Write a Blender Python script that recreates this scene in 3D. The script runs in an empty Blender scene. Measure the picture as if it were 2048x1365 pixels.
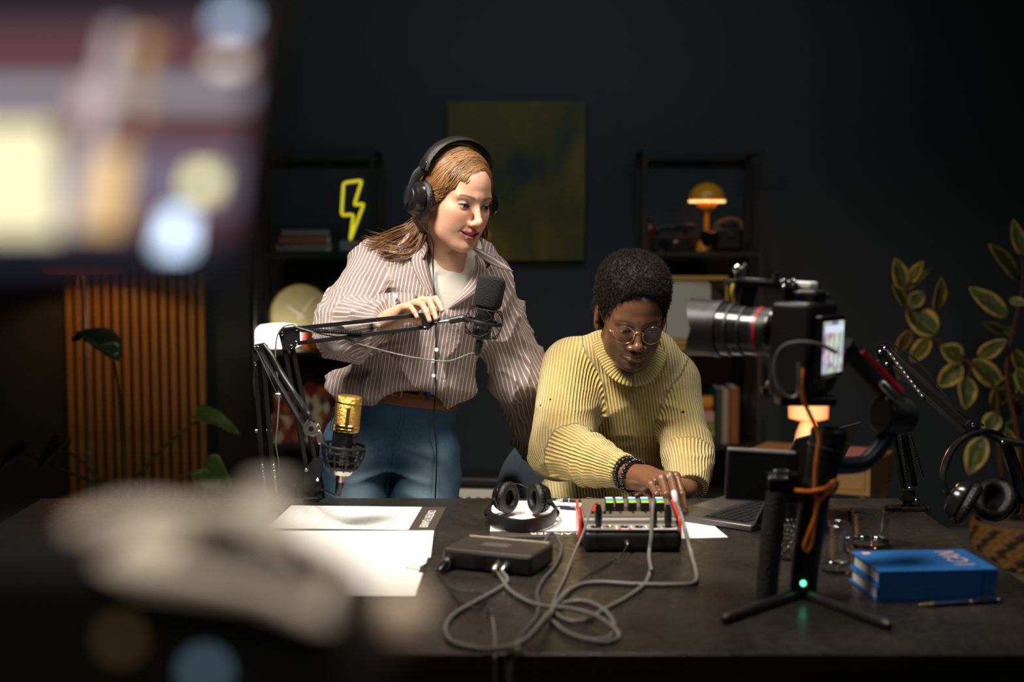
import bpy, math, random
import numpy as np
from mathutils import Vector, Matrix, Euler

random.seed(7)
SC = bpy.context.scene
COL = SC.collection

# ------------------------------------------------------------------ camera
F_PX = 50.0 / 36.0 * 2048.0
PITCH = math.atan(242.0 / F_PX)
CAM_H = 1.41
cam_data = bpy.data.cameras.new('camera')
cam_data.lens = 50.0
cam_data.sensor_width = 36.0
cam_data.clip_start = 0.02
cam_data.dof.use_dof = True
cam_data.dof.focus_distance = 3.38
cam_data.dof.aperture_fstop = 2.0
cam = bpy.data.objects.new('camera', cam_data)
cam.location = (0, 0, CAM_H)
cam.rotation_euler = (math.radians(90) - PITCH, 0, 0)
COL.objects.link(cam)
SC.camera = cam

# ------------------------------------------------------------------ world, view
w = bpy.data.worlds.new('world')
SC.world = w
w.use_nodes = True
w.node_tree.nodes['Background'].inputs[0].default_value = (0.45, 0.55, 0.7, 1)
w.node_tree.nodes['Background'].inputs[1].default_value = 0.012
SC.view_settings.view_transform = 'Standard'
SC.view_settings.look = 'None'
SC.view_settings.gamma = 1.0
SC.view_settings.use_curve_mapping = False
SC.view_settings.exposure = 0.0

# ------------------------------------------------------------------ studio lights (lamps hung above and beside the set)
def area(name, loc, target, size, power, col, spread=180, size_y=None):
    d = bpy.data.lights.new(name, 'AREA')
    d.energy = power
    d.color = col
    d.size = size
    if size_y:
        d.shape = 'RECTANGLE'
        d.size_y = size_y
    d.spread = math.radians(spread)
    o = bpy.data.objects.new(name, d)
    o.location = loc
    o.rotation_euler = (Vector(target) - Vector(loc)).to_track_quat('-Z', 'Y').to_euler()
    COL.objects.link(o)
    return o

area('key_softbox', (-0.75, 2.38, 2.75), (0.08, 3.45, 0.95), 0.60, 21, (1.0, 0.92, 0.80), spread=80)
area('overhead_softbox', (0.50, 2.95, 2.80), (0.42, 2.85, 0.8), 0.5, 9, (1.0, 0.93, 0.82), spread=90)
area('fill_softbox', (1.7, 1.6, 2.4), (0.2, 3.4, 1.0), 0.5, 1.1, (0.85, 0.93, 1.0), spread=80, size_y=0.4)
area('front_overhead', (-0.1, 0.20, 2.8), (-0.05, 0.62, 1.0), 0.5, 2.4, (1.0, 0.88, 0.74), spread=50)
area('wall_wash', (0.2, 4.9, 2.75), (0.2, 6.4, 1.3), 2.4, 3.2, (0.80, 0.92, 1.0), spread=120, size_y=0.3)

# ------------------------------------------------------------------ helpers
def P(px, py, Y):
    u = (px - 1024) / F_PX; v = (py - 682.5) / F_PX
    t = Y / (math.cos(PITCH) - v * math.sin(PITCH))
    return Vector((t * u, Y, CAM_H + t * (-math.sin(PITCH) - v * math.cos(PITCH))))

def D(px, py, z=0.75):
    u = (px - 1024) / F_PX; v = (py - 682.5) / F_PX
    t = (z - CAM_H) / (-math.sin(PITCH) - v * math.cos(PITCH))
    return Vector((t * u, t * (math.cos(PITCH) - v * math.sin(PITCH)), z))

MATS = {}
def mat(name, col, rough=0.5, metal=0.0, emit=None, estr=1.0, noise=0.0, nscale=30.0, bump=0.0, bscale=120.0,
        spec=0.5, trans=0.0, ior=1.45, coat=0.0, sheen=0.0, sss=0.0):
    if name in MATS:
        return MATS[name]
    m = bpy.data.materials.new(name); m.use_nodes = True
    nt = m.node_tree; b = nt.nodes['Principled BSDF']
    b.inputs['Base Color'].default_value = (*col, 1)
    b.inputs['Roughness'].default_value = rough
    b.inputs['Metallic'].default_value = metal
    b.inputs['Specular IOR Level'].default_value = spec
    b.inputs['Transmission Weight'].default_value = trans
    b.inputs['IOR'].default_value = ior
    b.inputs['Coat Weight'].default_value = coat
    b.inputs['Sheen Weight'].default_value = sheen
    if sss:
        b.inputs['Subsurface Weight'].default_value = sss
        b.inputs['Subsurface Radius'].default_value = (0.012, 0.005, 0.003)
        b.inputs['Subsurface Scale'].default_value = 1.0
    if emit:
        b.inputs['Emission Color'].default_value = (*emit, 1)
        b.inputs['Emission Strength'].default_value = estr
    if noise or bump:
        tc = nt.nodes.new('ShaderNodeTexCoord')
    if noise:
        n = nt.nodes.new('ShaderNodeTexNoise'); n.inputs['Scale'].default_value = nscale
        n.inputs['Detail'].default_value = 5
        nt.links.new(tc.outputs['Object'], n.inputs['Vector'])
        mx = nt.nodes.new('ShaderNodeMix'); mx.data_type = 'RGBA'; mx.blend_type = 'MIX'
        mx.inputs['A'].default_value = (*[c * (1 - noise) for c in col], 1)
        mx.inputs['B'].default_value = (*[min(1, c * (1 + noise)) for c in col], 1)
        nt.links.new(n.outputs['Fac'], mx.inputs['Factor'])
        nt.links.new(mx.outputs['Result'], b.inputs['Base Color'])
    if bump:
        n2 = nt.nodes.new('ShaderNodeTexNoise'); n2.inputs['Scale'].default_value = bscale
        nt.links.new(tc.outputs['Object'], n2.inputs['Vector'])
        bp = nt.nodes.new('ShaderNodeBump'); bp.inputs['Strength'].default_value = bump
        bp.inputs['Distance'].default_value = 0.01
        nt.links.new(n2.outputs['Fac'], bp.inputs['Height'])
        nt.links.new(bp.outputs['Normal'], b.inputs['Normal'])
    MATS[name] = m
    return m

def nodes_of(m):
    nt = m.node_tree
    return nt, nt.nodes['Principled BSDF']

def thing(name, label, cat, loc=(0, 0, 0), rotz=0.0, group=None, M=None):
    o = bpy.data.objects.new(name, None)
    o.empty_display_size = 0.02
    COL.objects.link(o)
    if M is not None:
        o.matrix_world = M
    else:
        o.location = loc; o.rotation_euler = (0, 0, rotz)
        M = Matrix.Translation(loc) @ Matrix.Rotation(rotz, 4, 'Z')
    o['label'] = label; o['category'] = cat
    if group: o['group'] = group
    ROOTM[o.name] = M.copy()
    return o
ROOTM = {}

def tag(o, label, cat, group=None):
    o['label'] = label; o['category'] = cat
    if group: o['group'] = group
    return o

def ortho(d):
    d = Vector(d).normalized()
    a = Vector((0, 0, 1)) if abs(d.z) < 0.9 else Vector((1, 0, 0))
    x = d.cross(a).normalized(); y = d.cross(x).normalized()
    return x, y, d

def smooth_path(pts, n=6, closed=False):
    """Catmull-Rom through points"""
    pts = [Vector(p) for p in pts]; out = []
    N = len(pts)
    rng = range(N) if closed else range(N - 1)
    for i in rng:
        p0 = pts[(i - 1) % N] if (closed or i > 0) else pts[0] * 2 - pts[1]
        p1 = pts[i]; p2 = pts[(i + 1) % N]
        p3 = pts[(i + 2) % N] if (closed or i + 2 < N) else pts[-1] * 2 - pts[-2]
        for k in range(n):
            t = k / n
            out.append(0.5 * ((2 * p1) + (-p0 + p2) * t + (2 * p0 - 5 * p1 + 4 * p2 - p3) * t * t + (-p0 + 3 * p1 - 3 * p2 + p3) * t ** 3))
    if not closed: out.append(pts[-1])
    return out

class MB:
    def __init__(self):
        self.v = []; self.f = []
    def add(self, vs, fs, M=None):
        k = len(self.v)
        for q in vs:
            q = Vector(q)
            self.v.append(M @ q if M is not None else q)
        self.f += [tuple(i + k for i in f) for f in fs]
        return self
    def box(self, c, s, R=None):
        c = Vector(c); h = Vector(s) * 0.5
        vs = [Vector((sx * h.x, sy * h.y, sz * h.z)) for sx in (-1, 1) for sy in (-1, 1) for sz in (-1, 1)]
        if R is not None: vs = [R @ q for q in vs]
        return self.add([c + q for q in vs], [(0, 1, 3, 2), (4, 6, 7, 5), (0, 4, 5, 1), (2, 3, 7, 6), (0, 2, 6, 4), (1, 5, 7, 3)])
    def bar(self, a, b, w, h, up=(0, 0, 1)):
        a = Vector(a); b = Vector(b); d = b - a; L = d.length; d.normalize()
        up = Vector(up); x = d.cross(up)
        if x.length < 1e-4: x = d.cross(Vector((1, 0, 0)))
        x.normalize(); y = x.cross(d)
        R = Matrix((x, d, y)).transposed()
        return self.box((a + b) / 2, (w, L, h), R)
    def cyl(self, a, b, r, r2=None, n=16, caps=True):
        return self.tube([a, b], [r, r if r2 is None else r2], n, caps=caps)
    def tube(self, pts, r, n=8, closed=False, caps=True, flat=None):
        pts = [Vector(p) for p in pts]; N = len(pts)
        rs = r if isinstance(r, (list, tuple)) else [r] * N
        vs = []; fs = []
        t0 = (pts[1] - pts[0]).normalized()
        x, y, _ = ortho(t0)
        if flat is not None:
            y = Vector(flat); x = t0.cross(y).normalized(); y = x.cross(t0).normalized() * -1
        prev = t0
        for i, p in enumerate(pts):
            if closed: t = (pts[(i + 1) % N] - pts[i - 1]).normalized()
            elif i == 0: t = t0
            elif i == N - 1: t = (pts[-1] - pts[-2]).normalized()
            else: t = (pts[i + 1] - pts[i - 1]).normalized()
            q = prev.rotation_difference(t); x = q @ x; y = q @ y; prev = t
            rr = rs[i]
            rx, ry = (rr if isinstance(rr, (tuple, list)) else (rr, rr))
            for k in range(n):
                a = 2 * math.pi * k / n
                vs.append(p + x * (rx * math.cos(a)) + y * (ry * math.sin(a)))
        m = N if closed else N - 1
        for i in range(m):
            for k in range(n):
                a = i * n + k; b = i * n + (k + 1) % n
                c = ((i + 1) % N) * n + (k + 1) % n; d = ((i + 1) % N) * n + k
                fs.append((a, b, c, d))
        if caps and not closed:
            fs.append(tuple(range(n - 1, -1, -1))); fs.append(tuple((N - 1) * n + k for k in range(n)))
        return self.add(vs, fs)
    def lathe(self, prof, n=24, M=None, close=True):
        vs = []; fs = []; N = len(prof)
        for (r, z) in prof:
            for k in range(n):
                a = 2 * math.pi * k / n
                vs.append((r * math.cos(a), r * math.sin(a), z))
        for i in range(N - 1):
            for k in range(n):
                fs.append((i * n + k, i * n + (k + 1) % n, (i + 1) * n + (k + 1) % n, (i + 1) * n + k))
        if close:
            if prof[0][0] > 1e-6: fs.append(tuple(range(n - 1, -1, -1)))
            if prof[-1][0] > 1e-6: fs.append(tuple((N - 1) * n + k for k in range(n)))
        return self.add(vs, fs, M)
    def sphere(self, c, r, n=12, m=8, M=None):
        c = Vector(c); rr = Vector((r, r, r)) if not hasattr(r, '__len__') else Vector(r)
        prof = []
        vs = []; fs = []
        for i in range(m + 1):
            th = math.pi * i / m
            for k in range(n):
                a = 2 * math.pi * k / n
                q = Vector((rr.x * math.sin(th) * math.cos(a), rr.y * math.sin(th) * math.sin(a), rr.z * math.cos(th)))
                vs.append(c + (M @ q if M is not None else q))
        for i in range(m):
            for k in range(n):
                fs.append((i * n + k, (i + 1) * n + k, (i + 1) * n + (k + 1) % n, i * n + (k + 1) % n))
        return self.add(vs, fs)
    def prism(self, poly, h0, h1, M=None):
        n = len(poly)
        vs = [(x, y, h0) for x, y in poly] + [(x, y, h1) for x, y in poly]
        fs = [tuple(range(n - 1, -1, -1)), tuple(range(n, 2 * n))] + [(i, (i + 1) % n, n + (i + 1) % n, n + i) for i in range(n)]
        return self.add(vs, fs, M)
    def torus(self, c, R, r, axis=(0, 0, 1), n=28, m=8, sx=1.0):
        x, y, d = ortho(axis)
        pts = [Vector(c) + x * (R * math.cos(2 * math.pi * k / n)) + y * (R * sx * math.sin(2 * math.pi * k / n)) for k in range(n)]
        return self.tube(pts, r, m, closed=True)
    def build(self, name, material, parent=None, world=False, bevel=0.0, smooth=35, seg=2):
        vs = self.v
        if parent is not None and world:
            r = parent
            while r.parent is not None: r = r.parent
            Mi = ROOTM[r.name].inverted()
            vs = [Mi @ q for q in vs]
        me = bpy.data.meshes.new(name)
        me.from_pydata([tuple(q) for q in vs], [], self.f)
        me.validate(clean_customdata=False)
        if smooth:
            me.polygons.foreach_set('use_smooth', [True] * len(me.polygons))
            me.set_sharp_from_angle(angle=math.radians(smooth))
        if material: me.materials.append(material)
        me.update()
        o = bpy.data.objects.new(name, me)
        COL.objects.link(o)
        if parent is not None: o.parent = parent
        if bevel:
            md = o.modifiers.new('bevel', 'BEVEL'); md.width = bevel; md.segments = seg
            md.limit_method = 'ANGLE'; md.angle_limit = math.radians(40); md.harden_normals = False
        return o

def solo(mb, name, material, label, cat, origin, bevel=0.0, smooth=35, group=None):
    """a thing that is one mesh: verts in world space, origin at its base"""
    o0 = Vector(origin)
    mb.v = [q - o0 for q in mb.v]
    o = mb.build(name, material, None, bevel=bevel, smooth=smooth)
    o.location = o0
    return tag(o, label, cat, group)

def text_mesh(s, size, M, material, name, parent, extrude=0.0003, align='CENTER', world=False):
    cu = bpy.data.curves.new(name, 'FONT'); cu.body = s; cu.size = size; cu.extrude = extrude
    cu.align_x = align; cu.align_y = 'CENTER'; cu.resolution_u = 2
    t = bpy.data.objects.new(name + '_tmp', cu); COL.objects.link(t)
    dg = bpy.context.evaluated_depsgraph_get()
    me = bpy.data.meshes.new_from_object(t.evaluated_get(dg))
    bpy.data.objects.remove(t); bpy.data.curves.remove(cu)
    if world and parent is not None:
        r = parent
        while r.parent is not None: r = r.parent
        M = ROOTM[r.name].inverted() @ M
    me.transform(M)
    me.materials.clear(); me.materials.append(material)
    o = bpy.data.objects.new(name, me); COL.objects.link(o); o.parent = parent
    return o

def frame(origin, xdir, zdir):
    """matrix with local x along xdir and local z along zdir (orthonormalised)"""
    x = Vector(xdir).normalized(); z = Vector(zdir); z = (z - x * z.dot(x)).normalized(); y = z.cross(x)
    M = Matrix((x, y, z)).transposed().to_4x4()
    M.translation = Vector(origin)
    return M

def point_light(name, loc, power, col, radius=0.03):
    d = bpy.data.lights.new(name, 'POINT'); d.energy = power; d.color = col; d.shadow_soft_size = radius
    o = bpy.data.objects.new(name, d); o.location = loc; COL.objects.link(o)
    return o

# common materials
BLACK_PL = mat('black_plastic', (0.012, 0.012, 0.013), 0.42, bump=0.05, bscale=400)
BLACK_GLOSS = mat('black_gloss', (0.010, 0.010, 0.011), 0.18)
BLACK_MET = mat('black_painted_metal', (0.010, 0.010, 0.011), 0.45, noise=0.2, spec=0.35)
CHROME = mat('chrome', (0.8, 0.79, 0.77), 0.16, 1.0, noise=0.08)
STEEL = mat('steel', (0.55, 0.53, 0.5), 0.3, 1.0, noise=0.1)
GOLD = mat('gold', (0.9, 0.62, 0.22), 0.22, 1.0, noise=0.1)
LEATHER = mat('black_leatherette', (0.014, 0.013, 0.013), 0.36, bump=0.25, bscale=600)
CABLE_GREY = mat('grey_cable_rubber', (0.15, 0.14, 0.125), 0.45, noise=0.15)
CABLE_BLACK = mat('black_cable_rubber', (0.015, 0.015, 0.015), 0.4)
PAPER = mat('paper', (0.86, 0.84, 0.80), 0.7, noise=0.03)
WHITE_PL = mat('white_plastic', (0.8, 0.78, 0.74), 0.35)

def mth(nt, op, a, b=None):
    n = nt.nodes.new('ShaderNodeMath'); n.operation = op
    for i, q in enumerate((a, b)):
        if q is None: continue
        if isinstance(q, (int, float)): n.inputs[i].default_value = q
        else: nt.links.new(q, n.inputs[i])
    return n.outputs[0]

# ------------------------------------------------------------------ structure
WALL_Y = 6.42
def struct(mb, name, m, bevel=0):
    o = mb.build(name, m, None, bevel=bevel); o['kind'] = 'structure'; return o

def plaster():
    m = mat('dark_teal_paint', (0.030, 0.041, 0.047), 0.62, noise=0.16, nscale=2.2, bump=0.08, bscale=60)
    return m
FLOORM = mat('pale_floor', (0.23, 0.21, 0.18), 0.45, noise=0.15, nscale=8)
struct(MB().box((0.2, 3.0, -0.05), (6.4, 7.2, 0.1)), 'floor', FLOORM)
struct(MB().box((0.2, WALL_Y + 0.06, 1.4), (6.4, 0.12, 3.0)), 'wall_back', plaster())
struct(MB().box((-2.86, 3.0, 1.4), (0.12, 7.2, 3.0)), 'wall_left', plaster())
struct(MB().box((3.26, 3.0, 1.4), (0.12, 7.2, 3.0)), 'wall_right', plaster())
struct(MB().box((0.2, 3.0, 3.0), (6.4, 7.2, 0.1)), 'ceiling', mat('dark_ceiling_paint', (0.03, 0.032, 0.034), 0.8, noise=0.1))

# ------------------------------------------------------------------ wood materials
def wood(name, c1, c2, axis='Z', rough=0.45, scale=6.0, coat=0.0):
    if name in MATS: return MATS[name]
    m = mat(name, c1, rough, coat=coat); nt, b = nodes_of(m)
    tc = nt.nodes.new('ShaderNodeTexCoord'); mp = nt.nodes.new('ShaderNodeMapping')
    sc = {'X': (0.6, 9, 9), 'Y': (9, 0.6, 9), 'Z': (9, 9, 0.6)}[axis]
    mp.inputs['Scale'].default_value = sc
    n = nt.nodes.new('ShaderNodeTexNoise'); n.inputs['Scale'].default_value = scale; n.inputs['Detail'].default_value = 6; n.inputs['Distortion'].default_value = 1.2
    r = nt.nodes.new('ShaderNodeValToRGB')
    r.color_ramp.elements[0].color = (*c1, 1); r.color_ramp.elements[1].color = (*c2, 1)
    r.color_ramp.elements[0].position = 0.3; r.color_ramp.elements[1].position = 0.7
    nt.links.new(tc.outputs['Object'], mp.inputs['Vector']); nt.links.new(mp.outputs['Vector'], n.inputs['Vector'])
    nt.links.new(n.outputs['Fac'], r.inputs['Fac']); nt.links.new(r.outputs['Color'], b.inputs['Base Color'])
    return m
OAK = wood('oiled_oak', (0.30, 0.155, 0.045), (0.44, 0.25, 0.085))
OAKX = wood('drawer_oak', (0.33, 0.17, 0.05), (0.47, 0.27, 0.10), 'X')

# ------------------------------------------------------------------ slatted panel on the back wall
xl = P(133, 700, 6.38).x; xr = P(409, 700, 6.38).x
root = thing('acoustic_slat_panel', 'tall oak slat panel fixed to the dark back wall behind the leafy plant', 'wall panel', ((xl + xr) / 2, WALL_Y - 0.004, 0.0))
MB().box(((xl + xr) / 2, WALL_Y - 0.010, 1.2), (xr - xl, 0.012, 2.4)).build('backing', mat('black_felt', (0.008, 0.008, 0.008), 0.95, bump=0.2, bscale=300), root, world=True)
pitch = (xr - xl - 0.027) / 14
base = MB().box((-(xr - xl) / 2 + 0.0135, -0.024, 1.2), (0.027, 0.024, 2.4)).build('slat', OAK, root, bevel=0.001)
for i in range(1, 15):
    c = base.copy(); COL.objects.link(c); c.parent = root; c.location.x = pitch * i

# ------------------------------------------------------------------ floor lamp in front of the panel
fl = P(172, 717, 6.05); ztop = P(172, 544, 6.05).z
root = thing('floor_lamp', 'slim metal floor lamp with orange drum shade and bead pull chain by the slat panel', 'floor lamp', (fl.x, fl.y, 0))
MB().lathe([(0.0, 0.0), (0.13, 0.0), (0.13, 0.012), (0.02, 0.022), (0.0, 0.022)], 28).build('base', STEEL, root)
pole = MB().cyl((0, 0, 0.02), (0, 0, ztop + 0.30), 0.0075, n=12).build('pole', STEEL, root)
for zz in (P(172, 717, 6.05).z, P(178, 907, 6.05).z):
    MB().lathe([(0.0, zz - 0.006), (0.011, zz - 0.006), (0.011, zz + 0.006), (0, zz + 0.006)], 14).build('pole_joint', CHROME, pole)
shm = mat('orange_shade_fabric', (0.42, 0.16, 0.04), 0.8, noise=0.1)
nt, b = nodes_of(shm); tr = nt.nodes.new('ShaderNodeBsdfTranslucent'); tr.inputs[0].default_value = (0.5, 0.2, 0.05, 1)
mxs = nt.nodes.new('ShaderNodeMixShader'); mxs.inputs[0].default_value = 0.35
nt.links.new(b.outputs[0], mxs.inputs[1]); nt.links.new(tr.outputs[0], mxs.inputs[2]); nt.links.new(mxs.outputs[0], nt.nodes['Material Output'].inputs[0])
MB().lathe([(0.165, ztop), (0.15, ztop + 0.22), (0.147, ztop + 0.22), (0.162, ztop)], 36, close=False).build('lamp_shade', shm, root)
MB().torus((0, 0, ztop + 0.2), 0.148, 0.002).bar((-0.148, 0, ztop + 0.2), (0.148, 0, ztop + 0.2), 0.004, 0.004).build('shade_ring', STEEL, root)
ch = MB()
zc = P(158, 642, 6.05).z; xc = P(158, 642, 6.05).x - fl.x
k = 0
while zc + 0.005 + k * 0.0055 < ztop + 0.1:
    ch.sphere((xc, 0, zc + 0.005 + k * 0.0055), 0.0022, 6, 4); k += 1
ch.sphere((xc, 0, zc), (0.006, 0.006, 0.008), 10, 6)
ch.build('pull_chain', mat('brass_chain', (0.7, 0.5, 0.25), 0.3, 1.0), root)
MB().sphere((0, 0.0, ztop + 0.12), (0.03, 0.03, 0.04), 14, 10).build('bulb', mat('bulb_glass', (1, 0.7, 0.35), 0.3, emit=(1, 0.55, 0.2), estr=6), root)
point_light('floor_lamp_light', (fl.x, fl.y - 0.045, ztop + 0.1), 6.0, (1.0, 0.55, 0.18), 0.03)

# ------------------------------------------------------------------ canvas painting
a = P(895, 522, 6.38); b_ = P(1171, 203, 6.38)
pm = mat('abstract_paint', (0.1, 0.09, 0.02), 0.6); nt, b = nodes_of(pm)
tc = nt.nodes.new('ShaderNodeTexCoord')
n1 = nt.nodes.new('ShaderNodeTexNoise'); n1.inputs['Scale'].default_value = 3.2; n1.inputs['Detail'].default_value = 6; n1.inputs['Distortion'].default_value = 0.8
mp = nt.nodes.new('ShaderNodeMapping'); mp.inputs['Scale'].default_value = (1.3, 1, 0.7)
mp.inputs['Location'].default_value = (3.1, 0, 1.7)
r = nt.nodes.new('ShaderNodeValToRGB'); cr = r.color_ramp
cr.elements[0].position = 0.34; cr.elements[0].color = (0.018, 0.045, 0.045, 1)
cr.elements[1].position = 0.47; cr.elements[1].color = (0.085, 0.085, 0.018, 1)
e = cr.elements.new(0.58); e.color = (0.13, 0.11, 0.016, 1)
e = cr.elements.new(0.70); e.color = (0.20, 0.155, 0.02, 1)
n2 = nt.nodes.new('ShaderNodeTexNoise'); n2.inputs['Scale'].default_value = 90; n2.inputs['Detail'].default_value = 3
bp = nt.nodes.new('ShaderNodeBump'); bp.inputs['Strength'].default_value = 0.25; bp.inputs['Distance'].default_value = 0.004
nt.links.new(tc.outputs['Object'], mp.inputs['Vector']); nt.links.new(mp.outputs['Vector'], n1.inputs['Vector'])
nt.links.new(n1.outputs['Fac'], r.inputs['Fac']); nt.links.new(r.outputs['Color'], b.inputs['Base Color'])
nt.links.new(tc.outputs['Object'], n2.inputs['Vector']); nt.links.new(n2.outputs['Fac'], bp.inputs['Height']); nt.links.new(bp.outputs['Normal'], b.inputs['Normal'])
root = thing('canvas_painting', 'square abstract canvas in olive green and ochre hung on the dark wall', 'painting', ((a.x + b_.x) / 2, WALL_Y, a.z))
MB().box(((a.x + b_.x) / 2, WALL_Y - 0.02, (a.z + b_.z) / 2), (b_.x - a.x, 0.035, b_.z - a.z)).build('canvas', pm, root, world=True, bevel=0.003)
MB().box(((a.x + b_.x) / 2, WALL_Y - 0.001, (a.z + b_.z) / 2), (b_.x - a.x - 0.06, 0.004, b_.z - a.z - 0.06)).build('stretcher', OAKX, root, world=True)

# ------------------------------------------------------------------ shelving units
SHM = mat('shelf_dark_metal', (0.022, 0.019, 0.018), 0.5, noise=0.2)
SHW = mat('shelf_dark_board', (0.020, 0.017, 0.015), 0.5, noise=0.3, nscale=12)
YF, YB = 6.0, 6.38
SH_Z = [P(1400, q, YF).z for q in (504, 703, 892)] + [0.12]
ZT = P(1400, 298, YF).z
def shelving(x0, x1, label):
    root = thing('shelving_unit', label, 'shelf', ((x0 + x1) / 2, (YF + YB) / 2, 0), group='black shelving units against the back wall')
    for x in (x0 + 0.011, x1 - 0.011):
        for y in (YF + 0.011, YB - 0.011):
            MB().box((x, y, ZT / 2), (0.022, 0.022, ZT)).build('post', SHM, root, world=True, bevel=0.001)
    for y in (YF + 0.011, YB - 0.011):
        MB().box(((x0 + x1) / 2, y, ZT - 0.011), (x1 - x0 - 0.044, 0.022, 0.022)).build('top_rail', SHM, root, world=True)
    for x in (x0 + 0.011, x1 - 0.011):
        MB().box((x, (YF + YB) / 2, ZT - 0.011), (0.022, YB - YF - 0.044, 0.022)).build('top_rail', SHM, root, world=True)
    for z in SH_Z:
        MB().box(((x0 + x1) / 2, (YF + YB) / 2, z - 0.009), (x1 - x0 - 0.004, YB - YF - 0.004, 0.018)).build('shelf_board', SHW, root, world=True, bevel=0.001)
    return root
RX0, RX1 = P(1284, 500, YF).x, P(1528, 500, YF).x
LX0, LX1 = P(497, 500, YF).x, P(750, 500, YF).x
shelving(RX0, RX1, 'black metal shelving unit holding the yellow dome lamp and old television')
shelving(LX0, LX1, 'black metal shelving unit holding the round clock and glowing lightning bolt')
Z1, Z2, Z3, Z4 = SH_Z

# ---- lightning bolt neon
pts = [(687, 366), (724, 361), (708, 411), (728, 407), (700, 482), (707, 429), (683, 431)]
BY = 6.08
pw = [P(x, y, BY) for x, y in pts]
bx = P(699, 490, BY)
root = thing('neon_bolt_lamp', 'yellow lightning bolt neon lamp on a small white base', 'lamp', (bx.x, BY, Z1))
MB().box((0, 0, (P(699, 483, BY).z - Z1) / 2), (0.08, 0.045, P(699, 483, BY).z - Z1)).build('base', mat('bolt_base', (0.35, 0.32, 0.28), 0.5), root, bevel=0.004)
rp = []
for i in range(len(pw)):
    a0, b0, c0 = pw[i - 1], pw[i], pw[(i + 1) % len(pw)]
    for q in (a0, c0):
        pass
    da = (a0 - b0).normalized() * 0.012; dc = (c0 - b0).normalized() * 0.012
    rp += [b0 + da, b0 + (da + dc) * 0.22, b0 + dc]
MB().tube(rp, 0.0062, 8, closed=True).build('neon_tube', mat('neon_yellow', (0.5, 0.45, 0.03), 0.4, emit=(1.0, 0.86, 0.03), estr=0.62), root, world=True)

# ---- stacked books beside the bolt
def book(name, c, s, m, label, rz=0.0, group=None, spine_m=None):
    """lying book: c = centre bottom; s = (w,d,h); spine towards the camera"""
    root = thing(name, label, 'book', c, rz, group=group)
    w, d, h = s
    t = min(0.0025, h * 0.14)
    cov = MB().box((0, 0, t / 2), (w, d, t)).box((0, 0, h - t / 2), (w, d, t)).box((0, -d / 2 + t / 2, h / 2), (w, t, h))
    cov.build('cover', m, root, bevel=0.0006)
    MB().box((0, 0.002, h / 2), (w - 0.006, d - 0.008, h - 2 * t - 0.0004)).build('pages', PAPER, root)
    return root
bz = Z1
for i, (c, h, lab) in enumerate([((0.30, 0.26, 0.22), 0.030, 'grey book lowest in the stack beside the lightning bolt'), ((0.34, 0.15, 0.08), 0.036, 'rust brown book in the middle of the stack beside the lightning bolt'), ((0.28, 0.22, 0.16), 0.026, 'tan book topmost in the stack beside the lightning bolt')]):
    q = P(610, 490, 6.15)
    book('book', (q.x + 0.004 * (i - 1), 6.15, bz), (0.22 - 0.012 * i, 0.15, h), mat('book_cover_a%d' % i, c, 0.6, noise=0.1), lab, 0.06 * (i - 1), 'books by the lightning bolt')
    bz += h + 0.0004

# ---- wall-style clock standing on the shelf
cc = P(602, 612, 6.22); cr_ = 0.136
zc = Z2 + cr_ + 0.004
root = thing('round_clock', 'round cream clock with brass rim and pale hands on the shelf', 'clock', (cc.x, 6.22, Z2))
Mc = Matrix.Translation((cc.x, 6.22, zc)) @ Matrix.Rotation(math.radians(90), 4, 'X')
MB().lathe([(0, -0.02), (cr_, -0.02), (cr_ + 0.002, 0.012), (cr_ - 0.004, 0.014), (cr_ - 0.008, 0.004), (0, 0.004)], 56, Mc).build('case', mat('brass_rim', (0.55, 0.42, 0.14), 0.3, 0.8), root, world=True)
MB().lathe([(0, 0.004), (cr_ - 0.008, 0.0045), (0, 0.0047)], 56, Mc, close=False).build('dial', mat('clock_dial', (0.50, 0.42, 0.20), 0.5, noise=0.06), root, world=True)
HAND = mat('clock_hand', (0.85, 0.80, 0.62), 0.5)
def chand(name, ang, l, tail, wd, z):
    R = Mc @ Matrix.Rotation(math.radians(ang), 4, 'Z')
    MB().prism([(-wd, -tail), (wd, -tail), (wd * 0.7, l), (-wd * 0.7, l)], z, z + 0.001, R).build(name, HAND, root, world=True)
chand('hour_hand', 55, 0.07, 0.022, 0.005, 0.0065)
chand('minute_hand', -35, 0.098, 0.025, 0.0038, 0.008)
chand('second_hand', -140, 0.11, 0.03, 0.001, 0.0095)
MB().lathe([(0, 0.006), (0.006, 0.006), (0.006, 0.012), (0, 0.012)], 16, Mc).build('hub', HAND, root, world=True)
for hnum in range(1, 13):
    an = math.radians(90 - 30 * hnum)
    text_mesh(str(hnum), 0.024, Mc @ Matrix.Translation((math.cos(an) * 0.105, math.sin(an) * 0.105, 0.0051)), mat('clock_numeral', (0.62, 0.56, 0.36), 0.5), 'numeral', root, 0.0002, world=True)

# ---- white glowing lamp on the same shelf
q = P(556, 690, 6.06)
root = thing('dome_lamp', 'glowing white rounded glass lamp in front of the round clock', 'lamp', (q.x, 6.06, Z2))
MB().lathe([(0, 0), (0.06, 0), (0.06, 0.014), (0, 0.014)], 30).build('base', BLACK_PL, root)
GLW = mat('opal_glow', (0.9, 0.88, 0.8), 0.4, emit=(1.0, 0.93, 0.78), estr=4.0)
MB().lathe([(0.078, 0.016), (0.092, 0.022), (0.094, 0.06), (0.090, 0.088), (0.075, 0.103), (0.04, 0.108), (0, 0.109)], 36).build('glass_shade', GLW, root)

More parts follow.
